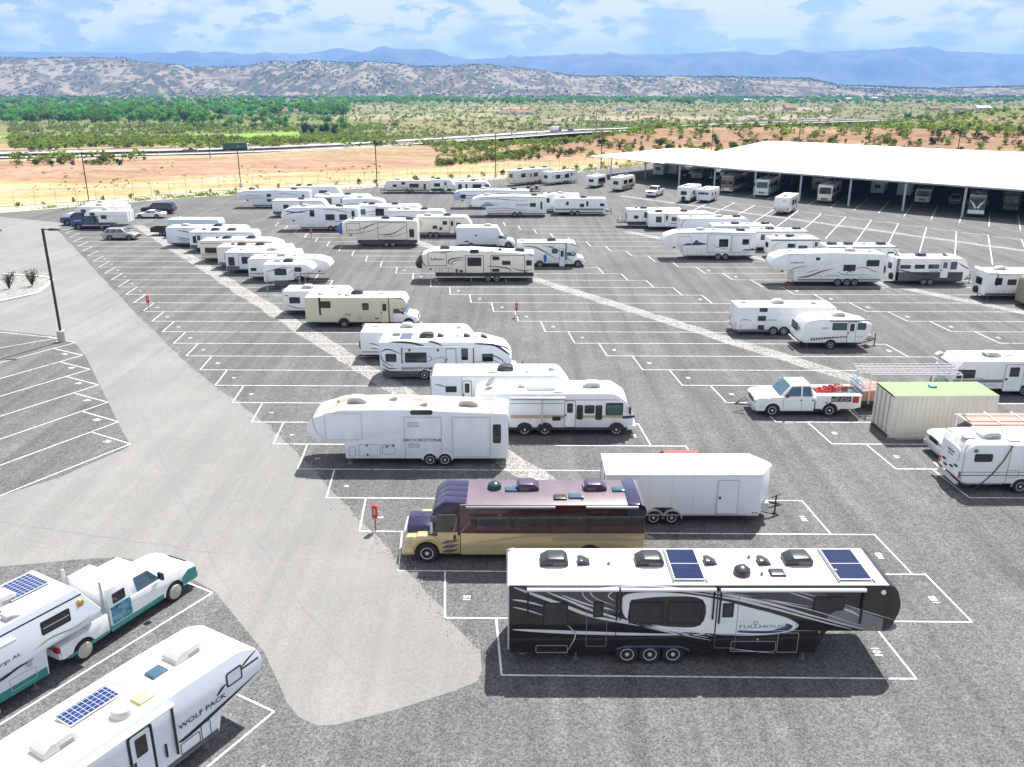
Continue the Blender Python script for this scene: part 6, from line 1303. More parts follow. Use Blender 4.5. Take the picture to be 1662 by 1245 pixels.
low2 = [(4.25, .5), (4.25, 1.25), (4.9, 1.25), (5.1, 1.05), (6.2, 1.05), (6.2, .55), (5.35 + ar, .5)] + arch(5.35) + [(5.35 - ar, .5)]
b2 = MB().prism([(fx(x), z) for x, z in low2], 0, .35).prism([(fx(x), z) for x, z in low2], Wd - .35, Wd).build('hauler_bed', white, rt, bevel=.03, ang=50)
MB().box(fx(6.2), .3, .8, fx(4.25), Wd - .3, .88).build('bed_floor', galv, b2, smooth=False); MB().box(fx(6.28), .05, .55, fx(6.2), Wd - .05, .8).build('tailgate', white, b2, bevel=.02)
for yy in (.05, Wd - .3): MB().box(fx(6.3), yy, .82, fx(6.2), yy + .25, .98).build('tail_light', redl, b2, smooth=False)
MB().box(fx(4.2), -.012, .42, fx(1.75), .0, .62).build('teal_sill', teal, rt, smooth=False)
MB().prism(fl([(.02, .45), (.05, .95), (.45, 1.0), (.78, .8), (.8, .45)]), -.012, Wd + .012).build('teal_nose', teal, bd)
MB().box(fx(6.0), -.015, .46, fx(4.3), 0, .56).build('teal_sill', teal, rt, smooth=False)
for x in (1.2, 5.35): add_wheel(rt, fx(x), .40, far=Wd, y=-.01, style='cover')
MB().box(fx(5.9), .25, .3, fx(.5), Wd - .25, .48).build('chassis', chassis, rt, smooth=False); MB().box(fx(.1), .1, .4, fx(-.14), Wd - .1, .68).build('bumper', alu, bd, bevel=.03)
for yy in (.12, Wd - .5): MB().box(fx(.1), yy, .82, fx(-.02), yy + .38, 1.0).build('headlight', acwht, bd, bevel=.02)
MB().box(fx(.1), .6, .72, fx(-.015), Wd - .6, 1.02).build('grille', black, bd, smooth=False)
for yy in (-.3, Wd + .05): MB().box(fx(1.95), yy, 1.4, fx(1.85), yy + .25, 1.68).build('mirror', black, cb, smooth=False)
MB().tube((fx(4.55), .75, 1.1), (fx(4.55), 1.35, 1.1), .28, 12).build('fuel_tank', white, rt)

# ================================================================== CANOPY
canm = mat('white_standing_seam_steel', (.84, .85, .86), .4, var=.04, scale=.5, coords='Object')
cseam = mat('weathered_seam', (.16, .165, .17), .6, var=.2)
ct = empty('parking_canopy', (60, 150, 0)); tag(ct, 'huge white flat-roofed steel parking canopy on slim posts', 'canopy')
near = [(22.5, 197.0), (31, 180.5), (41.2, 166.5), (59.0, 147.6), (76.6, 130.5), (100, 108), (128, 82)]
far = [(62, 262), (73, 256), (84, 247), (105, 224), (121, 209.5), (146, 186), (172, 160)]
def loc(p, z): return (p[0] - 60, p[1] - 150, z)
# roof sheets laid as separate seam panels
for i in range(1, 6):
    a, b, c, d = near[i], near[i + 1], far[i + 1], far[i]; nseg = 6
    for k in range(nseg):
        t0, t1 = k / nseg, (k + 1) / nseg
        q = [Vector(a).lerp(Vector(b), t0), Vector(a).lerp(Vector(b), t1), Vector(d).lerp(Vector(c), t1), Vector(d).lerp(Vector(c), t0)]
        mb = MB(); zt = [4.86, 4.86, 4.76, 4.76]; e = .06 if 0 else 0
        mb.add([loc(p, z) for p, z in zip(q, zt)] + [loc(p, z - .12) for p, z in zip(q, zt)], [(0, 1, 2, 3), (7, 6, 5, 4), (0, 4, 5, 1), (1, 5, 6, 2), (2, 6, 7, 3), (3, 7, 4, 0)])
        mb.build('roof_panel', canm, ct, smooth=False)
        A, B = Vector(q[0]), Vector(q[3]); mb = MB(); mb.tube(loc(A, 4.875), loc(B, 4.775), .06, 4); mb.build('roof_seam', cseam, ct, smooth=False)
mb = MB(); sm = [(17.5, 201.5), (24.5, 193.5), (31.5, 181.0), (50, 214), (47, 228), (40.8, 228.3)]
mb.prismz([(x - 60, y - 150) for x, y in sm], 4.42, 4.54); mb.build('lower_roof', canm, ct, smooth=False)
fas = mat('canopy_fascia', (.45, .52, .58), .5, var=.1)
for a, b in zip(near[1:], near[2:]): MB().add([loc(a, 4.87), loc(b, 4.87), loc(b, 4.55), loc(a, 4.55)], [(0, 1, 2, 3)]).prismz([], 0, 0).build('fascia', fas, ct, smooth=False, recalc=False) if 0 else MB().tube(loc((a[0] + .1, a[1] + .1), 4.66), loc((b[0] + .1, b[1] + .1), 4.66), .14, 4).build('edge_beam', fas, ct, smooth=False)
cst = mat('canopy_post_paint', (.50, .53, .55), .45, var=.1)
post = MB().box(-.13, -.13, 0, .13, .13, 4.7).mesh('post', cst, smooth=False)
pp = []
def along(P, d):
    for a, b in zip(P, P[1:]):
        l = math.hypot(b[0] - a[0], b[1] - a[1])
        if d <= l: return (a[0] + (b[0] - a[0]) * d / l, a[1] + (b[1] - a[1]) * d / l)
        d -= l
    return P[-1]
for k in range(11):
    q = along(near[1:], 4 + 9.2 * k)
    for j in range(3): pp.append((q[0] + .3 + j * 13.5, q[1] + .3 + j * 21))
for k, (x, y) in enumerate(pp): inst('post', post, ct, (x - 60, y - 150, 0))
for x, y in ((22, 196.5), (30, 199), (38, 208)): inst('post', post, ct, (x - 60, y - 150, 0), 0, (1, 1, .94))
for (x, y) in pp[::3]:
    o = MB().box(-.09, 0, 4.40, .09, 60, 4.62).build('rafter', cst, ct, smooth=False); o.location = (x - 60, y - 150, 0); o.rotation_euler = (0, 0, R(-32.7))
# vehicles by and under the canopy; origin is the corner of the near end on its right-hand side
from_px = lambda *a: a
CG = 'vehicles parked by the canopy'
def CQ(*a, **k): k.setdefault('group', CG); return E(*a, **k)
CQ('small white trailer with dark blue side, leftmost in the angled row by the canopy', 17.0, 176.8, 5.5, 2.4, 'tt', white, wins=[(.15, .3, .8, .8)], ac=(.5,), vents=(), ax=(.5,))
v = CQ('beige motorhome with brown lower bands, left in the angled row by the canopy', 21.2, 170.3, 7.6, 2.75, 'A', cream, wins=[(.15, .5, .4, .78), (.5, .5, .8, .78)], bands=((.15, .38, bronze), (.42, .46, bronze)), ac=(.3, .7), ax=(.25, .75), front='R')
rt, fx, L_, Wd, wr = car('white pickup facing the camera in the angled row by the canopy', 26.3, 161.4, 'pickup', white, 'L', rz=HD, group=CG); pickup_bed(rt, fx, white)
v = CQ('white trailer with black-trimmed nose and dark skirt, in the angled row by the canopy', 31.2, 153.4, 7.2, 2.75, 'tt', white, wins=[(.2, .5, .4, .75), (.55, .5, .8, .75)], ac=(.3,), ax=(.5, .6), sw=S1(black), skirt=black, ends='w', acm=acwht); v.spare('L', 1.2, .8)
v = CQ('boxy white trailer with small end windows, in the angled row by the canopy', 34.6, 153.2, 6.2, 2.35, 'flat', white2, wins=[(.2, .5, .3, .75), (.5, .5, .6, .75)], ac=(), vents=(.4,), ax=(.5,), ends='')
for k in range(5): v.endwin('L', .3 + k * .37, 1.45, .62 + k * .37, 1.85)
v = CQ('white travel trailer standing alone in front of the canopy', 43.8, 138.0, 7.6, 2.75, 'flat', white, wins=[(.3, .45, .5, .8), (.6, .45, .75, .75)], sw=S1(g), ac=(.25,), vents=(.6,), ax=(.5, .6), ends='', front='L'); v.lights('L'); v.endplate('L', .5, 2.2, 1.2, 2.28, midg, .02, 'lettering', .01)
def coach(label, X, Y, m, L=10.5, H=3.2, low=None, glassm=None, mask=None):
    v = CQ(label, X, Y, L, H, 'A', m, front='L', wins=[(.15, .52, .35, .76), (.45, .52, .7, .76)], ac=(.3, .7), ax=(.2, .72), ends='', roof=roofm,
           prof=[(0, .42, .1), (0, H, .2), (L - .25, H, .25), (L, H * .62, .2), (L, .5, .12), (L - .06, .4, .05)])
    e = 'L'; sx = -.16
    MB().prismx(fillet([(.18, H * .52, .12), (2.22, H * .52, .12), (2.16, H * .86, .15), (.24, H * .86, .15)], 4), -.05, .25).build('windscreen', glassm or glass, v.root)
    MB().box(-.03, 1.18, H * .52, .0, 1.22, H * .86).build('windscreen_pillar', black, v.root, smooth=False)
    for yy in (.15, 1.95): MB().prismx(rr(yy, .75, yy + .3, .98, .06), -.04, .1).build('headlight', acwht, v.root)
    MB().prismx(rr(.65, .6, 1.75, 1.0, .08), -.03, .1).build('grille', low or midg, v.root); MB().prismx(rr(0.0, .4, 2.4, .62, .08), -.1, .1).build('bumper', low or m, v.root, bevel=.03)
    for yy in (-.25, 2.45): MB().box(-.2, yy, H * .62, -.05, yy + .2, H * .8).build('mirror', black, v.root, smooth=False)
    if low: v.band(.1, .45, L - .1, H * .40, low)
    return v
UC = [('bronze and cream coach motorhome parked nose out under the canopy', 42.3, 168.3, bronze, cream), ('white coach motorhome with big blue-tinted windscreen and grey V nose, under the canopy', 47.2, 161.8, white, None), ('tan and cream coach motorhome with ladder rack, near the middle of the canopy edge', 55.6, 152.4, cream, bronze)]
coach(*UC[0][:4], low=UC[0][4]); coach(UC[1][0], *UC[1][1:4], glassm=glassb); coach(*UC[2][:4], low=UC[2][4])
CQ('pale grey travel trailer under the canopy, left of a matching one', 69.6, 164.3, 7, 2.7, 'flat', greyw, wins=[(.3, .5, .5, .75)], ac=(.4,), ends='w')
CQ('pale grey trailer with twin dark vents under the canopy, beside the white van', 73.0, 160.6, 7, 2.6, 'flat', greyw, wins=[(.3, .5, .5, .75)], ac=(.4,), ends='')
v = coach('white camper van with roof rack under the canopy, nose out', 72.3, 151.5, white, L=6.2, H=2.6); MB().box(.8, .3, 2.6, 4, 2.1, 2.75).build('roof_rack', black, v.root, smooth=False)
car('white covered car low under the canopy, right of the camper van', 77.1, 150.5, 'wagon', white, 'L', rz=HD, group=CG)
v = coach('dark coach motorhome with white V-shaped nose stripe, right end of the canopy', 73.4, 135.4, darkgc, L=11, H=3.35, glassm=glass)
for a, b in (((.25, 2.6), (1.05, 1.35)), ((2.15, 2.6), (1.35, 1.35)), ((.6, 2.3), (1.1, 1.5)), ((1.8, 2.3), (1.3, 1.5))): MB().tube((-.09, a[0], a[1]), (-.09, b[0], b[1]), .07, 6).build('nose_stripe', white, v.root)
MB().prismx(rr(.05, .45, 2.35, 1.15, .15), -.09, .1).build('front_panel', white, v.root); MB().prismx(rr(.5, .6, 1.9, 1.0, .12), -.1, .1).build('grille_frame', alu, v.root); MB().prismx(rr(.55, .64, 1.85, .96, .1), -.11, .1).build('grille', white, v.root)
coach('dark green coach motorhome at the right end of the canopy', 81.6, 140.5, greenbus, L=11, H=3.2, glassm=glassg)
CQ('grey cab-over motorhome deep under the left end of the canopy', 34.3, 200.8, 8, 2.8, 'tt', greyw, wins=[(.3, .5, .5, .75)], ac=(.4,))
CQ('pale box trailer deep under the left end of the canopy', 37.6, 202.5, 7, 2.8, 'flat', greyw, wins=[], ac=(), ends='')
car('dark blue SUV under the left part of the canopy', 38.8, 196.6, 'suv', navyc, 'L', rz=HD, group=CG)
coach('pale green-grey coach with twin windscreen, under the left part of the canopy', 41.5, 193.0, mat('sage_coach', (.45, .50, .48), .35), H=2.9)
car('light blue-grey SUV between two coaches under the canopy', 44.5, 190.5, 'suv', mat('ice_blue_paint', (.45, .52, .58), .25, metal=.3, coat=.6), 'L', rz=HD, group=CG)
CQ('dark fifth-wheel standing deep under the canopy, left of its middle', 53,176, 10, 3.1, '5w', darkgc, wins=[(.3, .5, .5, .75)], ac=(.4,))
CQ('silver trailer deep under the canopy behind the white blue-windscreen coach', 60.5, 170.5, 8, 2.7, 'tt', mat('silver_skin', (.40, .41, .42), .35, metal=.3), wins=[(.3, .5, .5, .75)], ac=(.4,))
CQ('cream trailer deep under the canopy at its right half', 85.5, 138, 8, 2.8, 'flat', cream, wins=[(.3, .5, .5, .75)], ac=(.4,))

# ================================================================== LIGHT POLES, KIOSKS, FENCE
def light_pole(label, x, y, h, rz=0, base=.9, two=False):
    rt = empty('light_pole', (x, y, 0), rz); tag(rt, label, 'light pole', 'lot light poles')
    MB().lathe([(.3, 0), (.3, base - .03), (.27, base)], 14).build('base', concrete, rt)
    MB().box(-.075, -.075, base, .075, .075, h, ).build('pole', polem, rt, smooth=False)
    MB().box(.0, -.04, h - .1, .75, .04, h - .03).build('arm', polem, rt, smooth=False)
    MB().prism(fillet([(.5, h - .14), (1.25, h - .14), (1.25, h - .03, .04), (.5, h + .03, .04)], 2), -.17, .17).build('lamp_head', polem, rt, bevel=.02)
light_pole('tall dark light pole on a concrete base beside the access road', -36.0, 66.4, 9.0)
for lab, x, y, h in (('dark light pole by the fence, farthest left of the fence line', -73, 151, 8.9), ('dark light pole by the fence above the very long white fifth-wheel', -55, 178.5, 8.2), ('dark light pole by the fence above the verge-row trailers, left of centre', -27.5, 179.5, 8.2), ('dark light pole by the fence near the middle of the picture', -3.7, 199, 9.6), ('dark light pole by the fence at the left tip of the canopy', 22.3, 222, 9.4)): light_pole(lab, x, y, h, R(-60))
for lab, x, y, h in (('dark pole rising behind the canopy, leftmost', 60, 268, 8.5), ('dark pole rising behind the canopy, second from left', 84, 262, 9.5), ('dark pole rising behind the canopy, third from left', 103, 258, 9.8), ('dark pole rising behind the canopy, rightmost', 118, 236, 9.0)): light_pole(lab, x, y, h, R(-60))
for lab, x, y, s in (('red fire extinguisher box on a post beside the maroon motorhome', -6.25, 35.25, 1), ('red fire extinguisher box on a post in the centre aisle', .4, 74.1, 1), ('red fire extinguisher box on a post beside the access road', -33.2, 76.8, 1), ('red fire extinguisher box on a post near the three-window fifth-wheel', -27.0, 116.2, 1)):
    rt = empty('extinguisher_box', (x, y, 0)); tag(rt, lab, 'fire box', 'extinguisher posts'); rt.scale = (.85, .85, .92)
    MB().tube((0, 0, 0), (0, 0, .95), .035, 6).build('post', redp, rt); b = MB().box(-.14, -.11, .72, .14, .11, 1.42).build('box', redp, rt, bevel=.02)
    MB().box(-.05, -.118, .95, .05, -.1, 1.25).build('window', acwht, b, smooth=False)
# chain-link fence
fm = mat('fence_post_steel', (.30, .27, .24), .6, var=.2)
wm = bpy.data.materials.new('chain_link_mesh'); wm.use_nodes = True; t = wm.node_tree; b = t.nodes['Principled BSDF']; b.inputs['Base Color'].default_value = (.30, .28, .26, 1); b.inputs['Alpha'].default_value = .10
ft = empty('chain_link_fence', (0, 190, 0)); tag(ft, 'tall chain-link fence along the golden field', 'fence')
pm = MB().tube((0, 0, 0), (0, 0, 2.6), .035, 5).mesh('fence_post', fm, smooth=False)
x = -130; last = None
while x < 60:
    y = fence_y(x); 
    inst('fence_post', pm, ft, (x, y - 190, 0))
    if last:
        MB().add([(last[0], last[1] - 190, .05), (x, y - 190, .05), (x, y - 190, 2.5), (last[0], last[1] - 190, 2.5)], [(0, 1, 2, 3)]).build('mesh_panel', wm, ft, smooth=False, recalc=False)
        MB().tube((last[0], last[1] - 190, 2.5), (x, y - 190, 2.5), .02, 4).tube((last[0], last[1] - 190, .1), (x, y - 190, .1), .05, 4).build('rail', fm, ft, smooth=False)
    last = (x, y); sl2 = (fence_y(x + 1) - y); x += 3.3 / math.hypot(1, sl2)

# ================================================================== PLANTS
def leafy(name, seed, n, lobes, size, m, h=1.0, rx=.5, base=.15, trunk=None, up=0):
    """crown = many small leaf faces round several lobe centres; unit height"""
    rd = random.Random(seed); v = []; f = []
    cs = [(rd.gauss(0, rx * .45), rd.gauss(0, rx * .45), base + (h - base) * (.25 + .6 * rd.random()), rx * rd.uniform(.35, .6)) for _ in range(lobes)]
    cs.append((0, 0, base + (h - base) * .5, rx * .75))
    for i in range(n):
        c = rd.choice(cs); d = Vector((rd.gauss(0, 1), rd.gauss(0, 1), rd.gauss(0, 1))).normalized(); r = c[3] * rd.uniform(.55, 1.05)
        p = Vector(c[:3]) + Vector((d.x * r, d.y * r, d.z * r * .85)); p.z = min(h * 1.03, max(base * .6, p.z))
        a = Vector((rd.gauss(0, 1), rd.gauss(0, 1), rd.gauss(0, .7))).normalized(); nrm = (d + a * .9 + Vector((0, 0, .3))).normalized()
        t1 = nrm.orthogonal().normalized(); t2 = nrm.cross(t1); an = rd.uniform(0, 6.28); q1 = t1 * math.cos(an) + t2 * math.sin(an); q2 = nrm.cross(q1); s1 = size * rd.uniform(.6, 1.3); s2 = s1 * rd.uniform(.5, .9)
        b = len(v); v += [tuple(p - q1 * s1), tuple(p + q2 * s2), tuple(p + q1 * s1), tuple(p - q2 * s2)]; f.append((b, b + 1, b + 2, b + 3))
    me = bpy.data.meshes.new(name); me.from_pydata(v, [], f); me.materials.append(m); return me
def trunk_mesh(h, r, m, seed=0):
    rd = random.Random(seed); mb = MB(); mb.tube((0, 0, 0), (.02, .01, h * .5), r, 6, r * .6)
    for k in range(4):
        a = k * 1.6 + rd.random(); mb.tube((.02, .01, h * .42), (math.cos(a) * .2, math.sin(a) * .2, h * rd.uniform(.7, .9)), r * .5, 5, r * .15)
    return mb.mesh('trunk', m)
lf1 = leafmat('cottonwood_leaves', (.14, .32, .05), (.065, .15, .035), rand=1.3)
lf2 = leafmat('scrub_leaves', (.19, .25, .07), (.10, .13, .05), rand=.9)
lf3 = leafmat('dry_shrub_leaves', (.18, .17, .075), (.10, .09, .045), rand=.9)
lfd = leafmat('juniper_leaves', (.045, .075, .03), (.025, .045, .02), rand=.6)
lfg = leafmat('bright_weed_leaves', (.14, .29, .04), (.08, .18, .03), rand=.6)
bark = mat('bark', (.12, .09, .065), .9, var=.3)
TR = [leafy('crown', 10 + i, 330, 9, .085, lf1, 1, .50, .14) for i in range(4)]
TD = [leafy('crown', 30 + i, 260, 6, .075, lfd, 1, .36, .08) for i in range(2)]
SH = [leafy('shrub', 50 + i, 110, 5, .12, m_, 1, .62, .05) for i, m_ in enumerate((lf2, lf2, lf3, lfd))]
TK = trunk_mesh(1, .035, bark)
rv_ = random.Random(11)
def scr(px, y):  # lateral position for an azimuth
    return (px - 831) / 1480 * y
# riverside wood: individuals in the front ranks, a mass behind
def forest_pos(i):
    return None
trees = []
def zone(px0, px1, y0, y1, n, h0, h1, kind='c'):
    for _ in range(n):
        y = y0 + (y1 - y0) * rv_.random() ** 1.3; p = rv_.uniform(px0, px1); x = scr(p, y); trees.append((y, x, rv_.uniform(h0, h1), kind))
zone(-60, 330, 930, 1250, 130, 9, 15); zone(100, 560, 1150, 1700, 120, 9, 14); zone(-60, 560, 1300, 2500, 260, 10, 16); zone(520, 1130, 2050, 2700, 330, 9, 14); zone(1100, 1720, 2050, 2900, 260, 8, 13)
zone(-60, 700, 2300, 2800, 200, 10, 16); zone(250, 560, 800, 1150, 40, 5, 9); zone(470, 540, 700, 760, 7, 7, 10, 'd'); zone(1480, 1680, 660, 900, 14, 7, 11, 'd'); zone(560, 1400, 2600, 3100, 160, 7, 11, 'd')
trees.sort()
big = trees[:300]; rest = trees[300:]
for k, (y, x, h, kd) in enumerate(big):
    me_ = rv_.choice(TD if kd == 'd' else TR); z = terrain_z(x, y) - .2
    rt = empty('cottonwood_tree' if kd != 'd' else 'juniper_tree', (x, y, z), rv_.uniform(0, 6.28)); w = h * rv_.uniform(.85, 1.25); rt.scale = (w, w, h)
    inst('crown', me_, rt); inst('trunk', TK, rt)
    if kd == 'd': tag(rt, 'dark evergreen tree standing on the scrubland beyond the highway', 'tree', 'dark evergreens beyond the highway')
    else: tag(rt, 'broad green riverside tree in the wooded valley beyond the highway', 'tree', 'riverside trees in the valley')
def merged(name, items, meshes, label, cat, m):
    data = []
    for me in meshes:
        a = np.empty(len(me.vertices) * 3, np.float32); me.vertices.foreach_get('co', a); data.append(a.reshape(-1, 3))
    vs = []
    for k, (y, x, h, w) in enumerate(items):
        a = data[k % len(data)]; an = rv_.uniform(0, 6.28); c, s = math.cos(an), math.sin(an); z = terrain_z(x, y) - .1
        vs.append(np.stack([(a[:, 0] * c - a[:, 1] * s) * w + x, (a[:, 0] * s + a[:, 1] * c) * w + y, a[:, 2] * h + z], 1))
    V = np.concatenate(vs); nf = len(V) // 4
    me = bpy.data.meshes.new(name); me.vertices.add(len(V)); me.vertices.foreach_set('co', V.ravel()); me.loops.add(nf * 4); me.loops.foreach_set('vertex_index', np.arange(nf * 4, dtype=np.int32)); me.polygons.add(nf); me.polygons.foreach_set('loop_start', np.arange(0, nf * 4, 4, dtype=np.int32)); me.polygons.foreach_set('loop_total', np.full(nf, 4, np.int32)); me.update(); me.validate()
    me.materials.append(m); o = link(bpy.data.objects.new(name, me)); tag(o, label, cat, kind='stuff'); return o
LT = [leafy('crown', 70 + i, 120, 7, .13, lf1, 1, .50, .12) for i in range(3)]
lfm = leafmat('far_wood_leaves', (.15, .34, .055), (.06, .15, .035), scale=.03, thr=(.35, .65))
merged('far_woodland', [(y, x, h, h * rv_.uniform(.9, 1.3)) for y, x, h, kd in rest], LT, 'dense green woodland filling the far valley floor', 'woodland', lfm)
# desert scrub
shr = []
def szone(px0, px1, y0, y1, n, h0, h1):
    k = 0
    while k < n:
        y = y0 + (y1 - y0) * rv_.random(); x = scr(rv_.uniform(px0, px1), y)
        if abs(y - hw_y(x)) < 17 or y - fence_y(x) < 12 or in_field(x, y): k += .2; continue
        if fbm(x, y, 40) < -.12 and rv_.random() < .6: k += .3; continue
        shr.append((y, x, rv_.uniform(h0, h1))); k += 1
szone(0, 220, 285, 420, 110, 1.4, 3.4); szone(700, 1720, 245, 430, 1500, .9, 2.4); szone(0, 620, 385, 900, 3400, 1.2, 3.4); szone(560, 1000, 385, 900, 1300, 1.0, 2.8); szone(950, 1720, 430, 1000, 2900, 1.2, 3.4); szone(0, 1700, 800, 2100, 4200, 1.5, 4.5); szone(0, 800, 240, 300, 60, .3, .8); szone(0, 960, 170, 240, 90, .25, .5)
shr.sort()
near_s = [s for s in shr if s[2] > .85][:290]; ns = set(near_s)
for y, x, h in near_s:
    k = rv_.choice((0, 1, 2, 3)); rt = inst('desert_shrub', SH[k], None, (x, y, terrain_z(x, y) - .05), rv_.uniform(0, 6.28)); w = h * rv_.uniform(.9, 1.5); rt.scale = (w, w, h)
    tag(rt, 'rounded desert shrub on the rough slope between field and highway', 'shrub', 'desert shrubs around the highway')
LS = [leafy('shrub', 90 + i, 34, 4, .2, lf2, 1, .62, .05) for i in range(4)]
scrm = leafmat('far_scrub_leaves', (.17, .24, .055), (.11, .13, .05), scale=.05, thr=(.35, .62))
LS = [leafy('shrub', 90 + i, 22, 4, .24, lf2, 1, .62, .05) for i in range(5)]
merged('scrubland', [(y, x, h, h * rv_.uniform(.9, 1.6)) for y, x, h in shr if (y, x, h) not in ns], LS, 'low green and olive scrub covering the desert beyond the lot', 'scrub', scrm)
# junipers dotting the mesas
jn = []; k = 0
while k < 11000:
    y = rv_.uniform(3000, 4650); x = scr(rv_.uniform(-80, 1750), y); q = fbm(x * 1.5, y, 240, 4) + .5 * ss(4150, 4450, y) - .1
    if rv_.random() > .35 + 1.3 * q: k += .35; continue
    jn.append((y, x, rv_.uniform(4, 9), rv_.uniform(5, 9))); k += 1
merged('mesa_junipers', jn, [leafy('juniper', 140 + i, 7, 2, .38, lfd, 1, .5, .1) for i in range(4)], 'dark junipers dotting the pale mesa slopes', 'junipers', leafmat('far_juniper_leaves', (.06, .075, .04), (.035, .045, .025), scale=.01))
# planted bushes along the verge
bl = ['small planted bush along the fence verge behind the lot', 'planted bushes along the fence']
for k, i in enumerate(np.arange(-84, 55, 3.7)):
    x = float(i) + rv_.uniform(-.5, .5); y = fence_y(x) - 2.2; h = rv_.uniform(.9, 1.7) if x > -35 else rv_.uniform(.7, 1.2)
    o = inst('verge_bush', SH[k % 4 if x < -35 else rv_.choice((0, 1, 3))], None, (x, y, 0), rv_.uniform(0, 6.28)); o.scale = (h * .75, h * .75, h); tag(o, bl[0], 'bush', bl[1])
wd = leafy('weeds', 5, 90, 6, .12, lfg, .5, .9, .02)
mb_items = []
for k in range(46):
    x = rv_.choice((rv_.uniform(-80, -50), rv_.uniform(0, 40))); y = fence_y(x) - rv_.uniform(5, 8.5); mb_items.append((x, y, rv_.uniform(.5, 1.3)))
V = []; F = []
for x, y, s in mb_items:
    b = len(V); V += [(v_.co.x * s * 1.5 + x, v_.co.y * s + y, v_.co.z * s) for v_ in wd.vertices]; F += [tuple(b + i for i in p.vertices) for p in wd.polygons]
me = bpy.data.meshes.new('weeds'); me.from_pydata(V, [], F); me.materials.append(lfg); tag(link(bpy.data.objects.new('weeds', me)), 'bright green weeds along the dirt verge', 'weeds', kind='stuff')
mb = MB()
for k in range(1500):
    x = rv_.uniform(-80, 55); y = fence_y(x) - rv_.uniform(5.5, 9.4); stone(mb, x, y, .0, rv_.uniform(.12, .32), rv_)
tag(mb.build('verge_rocks', mat('verge_rock', (.36, .32, .28), .9, var=.4, scale=.8), smooth=False, recalc=False), 'pale broken rocks scattered along the dirt verge', 'rocks', kind='stuff')
spk = mat('dark_spiky_leaves', (.05, .055, .03), .8, var=.3)
def spiky(label, x, y, h):
    rd = random.Random(int(x * 10)); mb = MB()
    for k in range(30):
        a = rd.uniform(0, 6.28); r = h * rd.uniform(.2, .6); p1 = Vector((math.cos(a) * r * .5, math.sin(a) * r * .5, h * rd.uniform(.4, .7))); p2 = Vector((math.cos(a) * r, math.sin(a) * r, h * rd.uniform(.7, 1.05)))
        mb.tube((0, 0, 0), p1, .02, 4, .02); mb.tube(p1, p2, .02, 4, .005)
        for j in range(7):
            q = Vector((0, 0, 0)).lerp(p1, .5).lerp(p2, rd.random()) + Vector((rd.uniform(-.12, .12), rd.uniform(-.12, .12), rd.uniform(-.1, .1))) * h; s = .06 * h; mb.add([q, q + Vector((s, .3 * s, s)), q + Vector((.2 * s, s, 1.4 * s))], [(0, 1, 2)])
    o = mb.build('island_plant', spk, smooth=False, recalc=False); o.location = (x, y, .07); tag(o, label, 'plant', 'plants in the kerbed island')
spiky('spiky dark plant in the kerbed island, left of its twin', -50.6, 85.2, 1.7); spiky('spiky dark plant near the rounded end of the kerbed island', -48.9, 86.4, 1.7); spiky('spiky dark plant at the left edge in the kerbed island', -53.4, 87.2, 1.5)
o = inst('green_shrub', leafy('shrub', 99, 160, 6, .11, lfg, 1, .6, .05), None, (-70.5, 117.5, 0)); o.scale = (2.2, 2.2, 1.6); tag(o, 'bright green shrub at the left edge beyond the island', 'shrub')

# ================================================================== HIGHWAY AND FAR THINGS
def hw_ribbon(off, w, z):
    xs = list(np.arange(-330, 400, 6.0)); pts = [(x, hw_y(x)) for x in xs]
    pts = [(pts[i][0], sum(pts[max(0, min(len(pts) - 1, i + k))][1] for k in range(-4, 5)) / 9) for i in range(len(pts))]
    v = []
    for i, p in enumerate(pts):
        a = Vector(pts[max(0, i - 1)]); b = Vector(pts[min(len(pts) - 1, i + 1)]); d = (b - a).normalized(); n_ = Vector((-d.y, d.x)); c = Vector(p) + n_ * off
        v += [(c.x + n_.x * w / 2, c.y + n_.y * w / 2, z), (c.x - n_.x * w / 2, c.y - n_.y * w / 2, z)]
    return v, pts
for off in (-10.5, 10.5):
    v, pts = hw_ribbon(off, 11, -5.75); me = bpy.data.meshes.new('highway'); me.from_pydata(v, [], [(2 * i, 2 * i + 1, 2 * i + 3, 2 * i + 2) for i in range(len(v) // 2 - 1)]); me.materials.append(hwm); hw_o = tag(link(bpy.data.objects.new('highway', me)), kind='structure')
    for o2 in (-4.6, 0, 4.6):
        v, _ = hw_ribbon(off + o2, .2, -5.74); me = bpy.data.meshes.new('lane_line'); me.from_pydata(v, [], [(2 * i, 2 * i + 1, 2 * i + 3, 2 * i + 2) for i in range(len(v) // 2 - 1)]); me.materials.append(white2); q = link(bpy.data.objects.new('lane_line', me)); q.parent = hw_o
for k, off in enumerate((-17, -4, 17)):
    v, _ = hw_ribbon(off, .1, -5.1); rt = empty('guard_rail', (0, 400, 0)); tag(rt, ('steel guard rail along the near edge of the highway', 'steel guard rail in the highway median', 'steel guard rail along the far edge of the highway')[k], 'guard rail')
    mb = MB()
    for i in range(0, len(v) // 2 - 1): a, b = v[2 * i], v[2 * i + 2]; mb.add([(a[0], a[1] - 400, -5.3), (b[0], b[1] - 400, -5.3), (b[0], b[1] - 400, -4.95), (a[0], a[1] - 400, -4.95)], [(0, 1, 2, 3)])
    mb.build('rail', mat('weathered_guard_rail', (.42, .41, .39), .6, var=.2), rt, smooth=False, recalc=False)
    mb = MB()
    for i in range(0, len(v) // 2 - 1): a = v[2 * i]; mb.box(a[0] - .08, a[1] - 400, -6.4, a[0] + .08, a[1] - 399.9, -4.95)
    mb.build('rail_posts', MATS['weathered_guard_rail'], rt, smooth=False)
def on_hw(x, off): return (x, hw_y(x) + off, -5.74)
